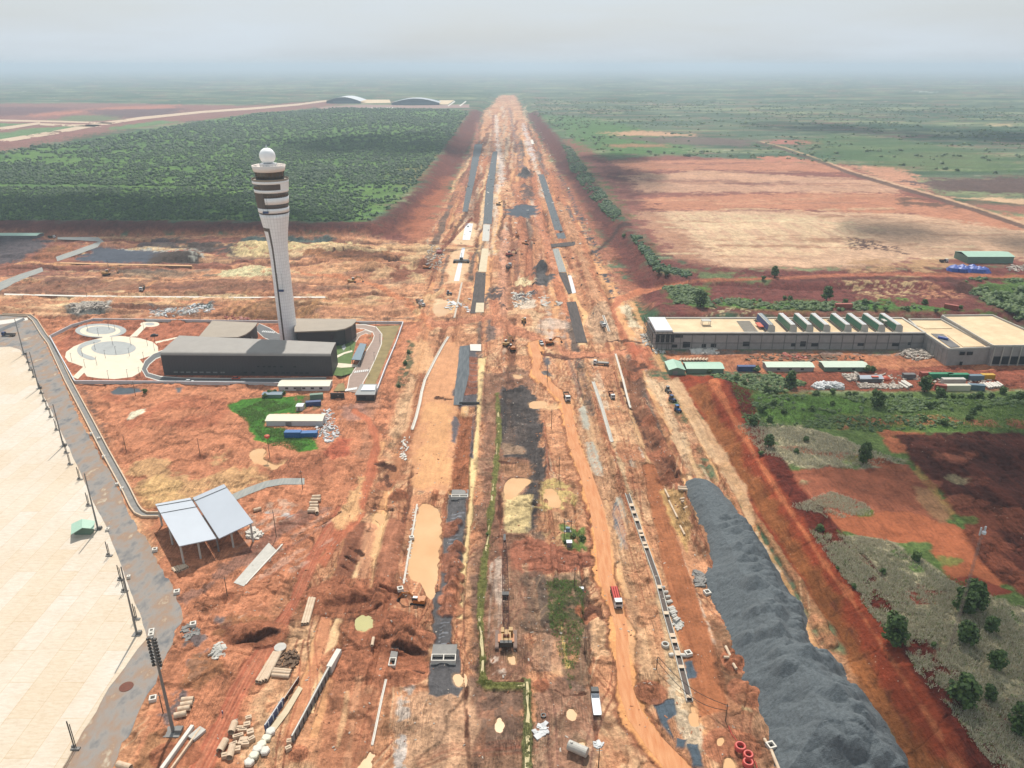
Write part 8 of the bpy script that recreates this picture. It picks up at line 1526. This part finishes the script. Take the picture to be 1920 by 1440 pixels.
TR = [(1674, 1206, 1.05, 'rounded dark green tree nearest the red bank edge'), (1805, 1150, 1.0, 'tall dark tree, left of the touching pair behind the mast'), (1822, 1140, 1.1, 'tall dark tree, right of the touching pair behind the mast'), (1808, 1208, .85, 'dark green tree just below the touching pair'), (1856, 1186, .62, 'small round dark tree to the right of the pair'), (1865, 1254, .72, 'pale green tree at mid right of the dry grass'), (1801, 1322, 1.1, 'largest tree of the lower right grass'), (1853, 1312, .5, 'small tree right beside the largest lower one'), (1915, 1372, .95, 'tree cut by the right picture edge'), (1619, 869, .8, 'lone slim conical tree beside the red soil'), (1313, 575, 1.35, 'lone tree on the terrace behind the concrete roof'), (1441, 838, .7, 'spindly young tree at the bank top'), (1481, 725, 1.0, 'dark tree on the dirt bank below the sheds'), (1733, 735, 1.05, 'dark tree in front of the pale pipe stack'), (1645, 763, .95, 'dark tree standing in the green field, left one'), (1760, 757, .95, 'dark tree standing in the green field, right one'), (1550, 562, 1.2, 'round tree behind the skylights'), (1452, 520, 1.0, 'tree beside the dirt track before the tan field')]
for x, y, s, l_ in TR: plant(TP, x, y, s*1.2, l_, 'dark trees on the right side', 1.05 if 'conical' not in l_ else 1.5)
BS = [(1690, 752, 1.3), (1705, 750, 1.2), (1739, 765, 1.1), (1752, 762, .9), (1430, 773, 1.5), (1412, 795, 1.4), (1443, 790, 1), (1436, 740, 1.5), (1452, 738, 1.2), (1901, 758, 1.7), (1888, 760, 1.4), (1915, 750, 1.5), (1817, 788, 1), (1823, 776, 1), (1834, 768, .9), (1731, 790, .9), (1769, 797, 1.1), (1858, 748, 1.1), (1836, 747, 1.3), (1822, 748, 1.1), (1801, 750, 1.1), (1785, 748, 1), (1603, 745, 1.1), (1590, 743, 1), (1530, 744, 1.1), (1523, 770, .9), (1538, 992, .8), (1511, 828, .7), (1625, 697, 1.3), (1635, 697, 1.1), (1504, 693, 1.0), (1418, 697, 1.2), (1716, 1052, 1), (1493, 848, .7), (1427, 852, .7), (1585, 566, 1.2), (1621, 571, 1.3), (1734, 568, 1.2), (1875, 566, 1.8), (1885, 566, 1.4), (1895, 562, 1.5), (1912, 575, 1.6), (1431, 526, 1.1), (1481, 564, 1.2), (1470, 562, 1.1), (1236, 512, 1.6), (1250, 516, 1.3), (1228, 500, 1.3), (1660, 582, 1), (1700, 582, 1.1), (1640, 580, 1), (1755, 585, .9), (1800, 580, 1), (505, 741, .95), (515, 738, .8), (497, 746, .8), (532, 740, .7), (272, 738, .9), (1092, 1012, .7), (1075, 1008, .6), (913, 1003, .4), (1480, 1125, .5), (1600, 1105, .5), (1655, 1075, .6), (1570, 1065, .4), (1750, 1215, .5), (1840, 1130, .7), (1560, 760, .8), (1450, 760, .9), (1470, 775, .8), (1380, 715, 1), (1395, 722, .9), (1330, 700, .8), (760, 684, .8), (748, 725, .6), (766, 662, .6), (1170, 446, 1.4), (1190, 455, 1.2), (1060, 1020, .5), (1560, 738, 1), (1640, 740, 1), (1670, 748, 1), (1880, 738, 1.2)]
for i, (x, y, s) in enumerate(sorted(BS)): plant(BP, x, y, s, f'round green bush on the construction outskirts, {nth(i, len(BS))}', 'green bushes')
# forest and scrub as masses of low crowns
def crowns(name, label, zones, seed, m_='lf', kind='stuff'):
    rng = np.random.default_rng(seed); VV = []; FF = []; off = 0
    u = np.array([(0, 0, 1.0)]+[(math.cos(a_)*.75, math.sin(a_)*.75, .62) for a_ in np.arange(6)*math.pi/3]+[(math.cos(a_+.5), math.sin(a_+.5), 0.05) for a_ in np.arange(6)*math.pi/3])
    ft = [(0, 1+i, 1+(i+1) % 6) for i in range(6)]+[(1+i, 7+i, 1+(i+1) % 6) for i in range(6)]+[(1+(i+1) % 6, 7+i, 7+(i+1) % 6) for i in range(6)]; ft = np.array(ft)
    for P, n, r0, r1, hz_ in zones:
        A_ = np.array(P); k = 0; pts = []
        while k < n:
            x = rng.uniform(A_[:, 0].min(), A_[:, 0].max(), n*2); y = rng.uniform(A_[:, 1].min(), A_[:, 1].max(), n*2); d = sdist(x, y, A_); dn_ = fbm(x, y, 40, 3, 51)+fbm(x, y, 160, 2, 52)
            m = (d > 1) & (rng.random(len(x)) < (.55+.5*dn_ if name == 'forest' else .3+.9*dn_)); pts.append(np.stack([x[m], y[m]], -1)); k += m.sum()
        pts = np.concatenate(pts)[:n]; z = macro(pts[:, 0], pts[:, 1])
        for (x, y), zz in zip(pts, z):
            r_ = rng.uniform(r0, r1)*(1.25 if rng.random() < .15 else 1); nb = 3 if y < 1400 else 2
            for b_ in range(nb):
                o_ = rng.normal(0, r_*.45, 2); rr = r_*rng.uniform(.5, .9); v = u*np.array([rr, rr, rr*hz_])*rng.uniform(.72, 1.28, (13, 1)); v[:, 0] += x+o_[0]; v[:, 1] += y+o_[1]; v[:, 2] += zz+r_*.3*rng.random()*(b_+.3)
                VV.append(v); FF.append(ft+off); off += 13
    V_ = np.concatenate(VV).astype(np.float32); F_ = np.concatenate(FF); me = bpy.data.meshes.new(name); me.vertices.add(len(V_)); me.vertices.foreach_set('co', V_.ravel()); me.loops.add(F_.size); me.loops.foreach_set('vertex_index', F_.ravel().astype(np.int32)); me.polygons.add(len(F_)); me.polygons.foreach_set('loop_start', (np.arange(len(F_))*3).astype(np.int32)); me.polygons.foreach_set('loop_total', np.full(len(F_), 3, np.int32)); me.update()
    me.materials.append(M[m_]); o = bpy.data.objects.new(name, me); COL.objects.link(o); return tag(o, label, 'forest' if name == 'forest' else 'scrub', kind=kind)
def gw(px): return [tuple(g(*p))[:2] for p in px]
F1 = gw([(-200, 420), (400, 414), (686, 416), (733, 396), (770, 355), (-200, 350)]); F2 = gw([(-60, 345), (770, 355), (800, 318), (845, 262), (-60, 300)]); F3 = gw([(-60, 300), (845, 262), (880, 209), (800, 204), (640, 202), (480, 213), (330, 236), (170, 263), (-60, 290)])
crowns('forest', 'dense low green woodland filling the plain left of the corridor', [(F1, 7000, .8, 2.6, 1.2), (F2, 8500, 1.2, 3.2, 1.2), (F3, 7500, 2, 5, 1.1)], 3)
crowns('hedge_scrub', 'green scrub strip along the top of the right corridor bank', [(gw([(1052, 268), (1072, 278), (1120, 345), (1165, 402), (1150, 420), (1105, 370), (1068, 318)]), 1500, .8, 2.4, 1), (gw([(1180, 440), (1200, 445), (1240, 498), (1300, 512), (1290, 520), (1225, 508)]), 400, .8, 2.2, 1)], 4)
crowns('low_scrub', 'green scrub patches on the terraces and plateau at the right', [(gw([(1238, 538), (1290, 535), (1335, 560), (1520, 567), (1700, 567), (1850, 585), (1700, 580), (1480, 582), (1330, 576), (1262, 570)]), 800, .8, 2, .8), (gw([(1400, 742), (1640, 748), (1925, 742), (1925, 765), (1700, 775), (1560, 775), (1400, 765)]), 700, .5, 1.5, .7), (gw([(1380, 770), (1600, 780), (1920, 775), (1925, 800), (1640, 810), (1400, 800)]), 420, .4, 1.2, .7), (gw([(1800, 520), (1930, 525), (1930, 600), (1850, 572)]), 500, 1, 2.5, .9), (gw([(1330, 702), (1440, 700), (1520, 720), (1440, 745), (1370, 745)]), 400, .5, 1.6, .8), (gw([(1000, 216), (1060, 256), (1140, 292), (1420, 296), (1920, 330), (1920, 200), (1000, 185)]), 2600, 1.5, 5.5, .9)], 5, 'ls')
# reeds along the ditch and dry grass on the right plateau
def tufts(name, label, px, n, h, m_, seed, line=None, w_=1.0):
    rng = np.random.default_rng(seed); V_ = []; k = 0
    if line is None:
        A_ = np.array(gw(px)); pts = np.zeros((0, 2))
        while len(pts) < n: x = rng.uniform(A_[:, 0].min(), A_[:, 0].max(), n); y = rng.uniform(A_[:, 1].min(), A_[:, 1].max(), n); q_ = (sdist(x, y, A_) > 0) & (fbm(x, y, 7, 3, 61)+.5*fbm(x, y, 2, 2, 62) > rng.uniform(-.5, .2, n)); pts = np.concatenate([pts, np.stack([x[q_], y[q_]], -1)])
        pts = pts[:n]
    else:
        L_ = gw(line); pts = []
        for _ in range(n): i = rng.integers(len(L_)-1); t_ = rng.random(); pts.append((L_[i][0]+(L_[i+1][0]-L_[i][0])*t_+rng.normal(0, w_), L_[i][1]+(L_[i+1][1]-L_[i][1])*t_+rng.normal(0, .5)))
        pts = np.array(pts)
    z = macro(pts[:, 0], pts[:, 1]); B = 3; N_ = len(pts); a_ = rng.random((N_, B))*6.28; hh = h*rng.uniform(.5, 1.3, (N_, B)); ln = hh*rng.uniform(.3, 1.1, (N_, B)); x = pts[:, :1]+rng.normal(0, h*.35, (N_, B)); y = pts[:, 1:]+rng.normal(0, h*.35, (N_, B)); zz = np.repeat(z[:, None]-.05, B, 1); wd = h*.16
    v0 = np.stack([x-np.sin(a_)*wd, y+np.cos(a_)*wd, zz], -1); v1 = np.stack([x+np.sin(a_)*wd, y-np.cos(a_)*wd, zz], -1); v2 = np.stack([x+np.cos(a_)*ln, y+np.sin(a_)*ln, zz+hh], -1)
    V_ = np.stack([v0, v1, v2], 2).reshape(-1, 3).astype(np.float32); nf = len(V_)//3; me = bpy.data.meshes.new(name); me.vertices.add(len(V_)); me.vertices.foreach_set('co', V_.ravel()); me.loops.add(nf*3); me.loops.foreach_set('vertex_index', np.arange(nf*3, dtype=np.int32)); me.polygons.add(nf); me.polygons.foreach_set('loop_start', (np.arange(nf)*3).astype(np.int32)); me.polygons.foreach_set('loop_total', np.full(nf, 3, np.int32)); me.update()
    me.materials.append(M[m_]); o = bpy.data.objects.new(name, me); COL.objects.link(o); return tag(o, label, 'grass', kind='stuff')
M['straw'] = leafmat('dry_grass', (206, 192, 150), (250, 240, 210)); M['fresh'] = leafmat('fresh_grass', (116, 160, 70), (176, 206, 104)); M['reed'] = leafmat('reed_green', (110, 138, 48), (186, 180, 84))
tufts('dry_grass', 'tangled dry straw coloured grass on the right plateau', [(1540, 1000), (1660, 1012), (1740, 1062), (1800, 1100), (1925, 1140), (1990, 1440), (2010, 1500), (1880, 1460), (1630, 1145), (1515, 990)], 26000, .75, 'straw', 1)
tufts('dry_grass', 'pale dry grass patches in the middle of the plateau', [(1380, 800), (1500, 800), (1690, 862), (1610, 880), (1500, 872), (1430, 850)], 5000, .8, 'straw', 2); tufts('dry_grass', 'pale dry grass band left of the bare red soil', [(1480, 950), (1560, 920), (1625, 945), (1640, 965), (1560, 972)], 2500, .7, 'straw', 3)
tufts('grass', 'fresh green grass tufts between the dry grass', [(1515, 990), (1740, 1062), (1925, 1140), (1990, 1440), (1880, 1460), (1630, 1145)], 6000, .6, 'fresh', 4); tufts('grass', 'fresh green grass on the far end of the plateau', [(1360, 720), (1640, 748), (1925, 745), (1925, 808), (1650, 808), (1400, 800)], 9000, .8, 'fresh', 6)
DITCH = [(932, 735), (936, 800), (930, 880), (920, 950), (915, 1010), (905, 1080), (900, 1160), (905, 1220), (905, 1275), (912, 1284), (990, 1284), (990, 1340), (988, 1440)]
tufts('reeds', 'green reeds lining the narrow muddy ditch', None, 1700, .45, 'reed', 7, line=DITCH, w_=1.1); tufts('grass', 'green grass around the construction huts', [(440, 772), (500, 748), (555, 760), (500, 778), (494, 800), (530, 806), (595, 824), (560, 846), (500, 832), (470, 800)], 3500, .7, 'fresh', 8)
tufts('weeds', 'weeds over the rough ground in the middle of the corridor', [(1025, 1090), (1095, 1090), (1095, 1180), (1070, 1290), (1030, 1170)], 2600, .5, 'fresh', 9)
finish_ground()
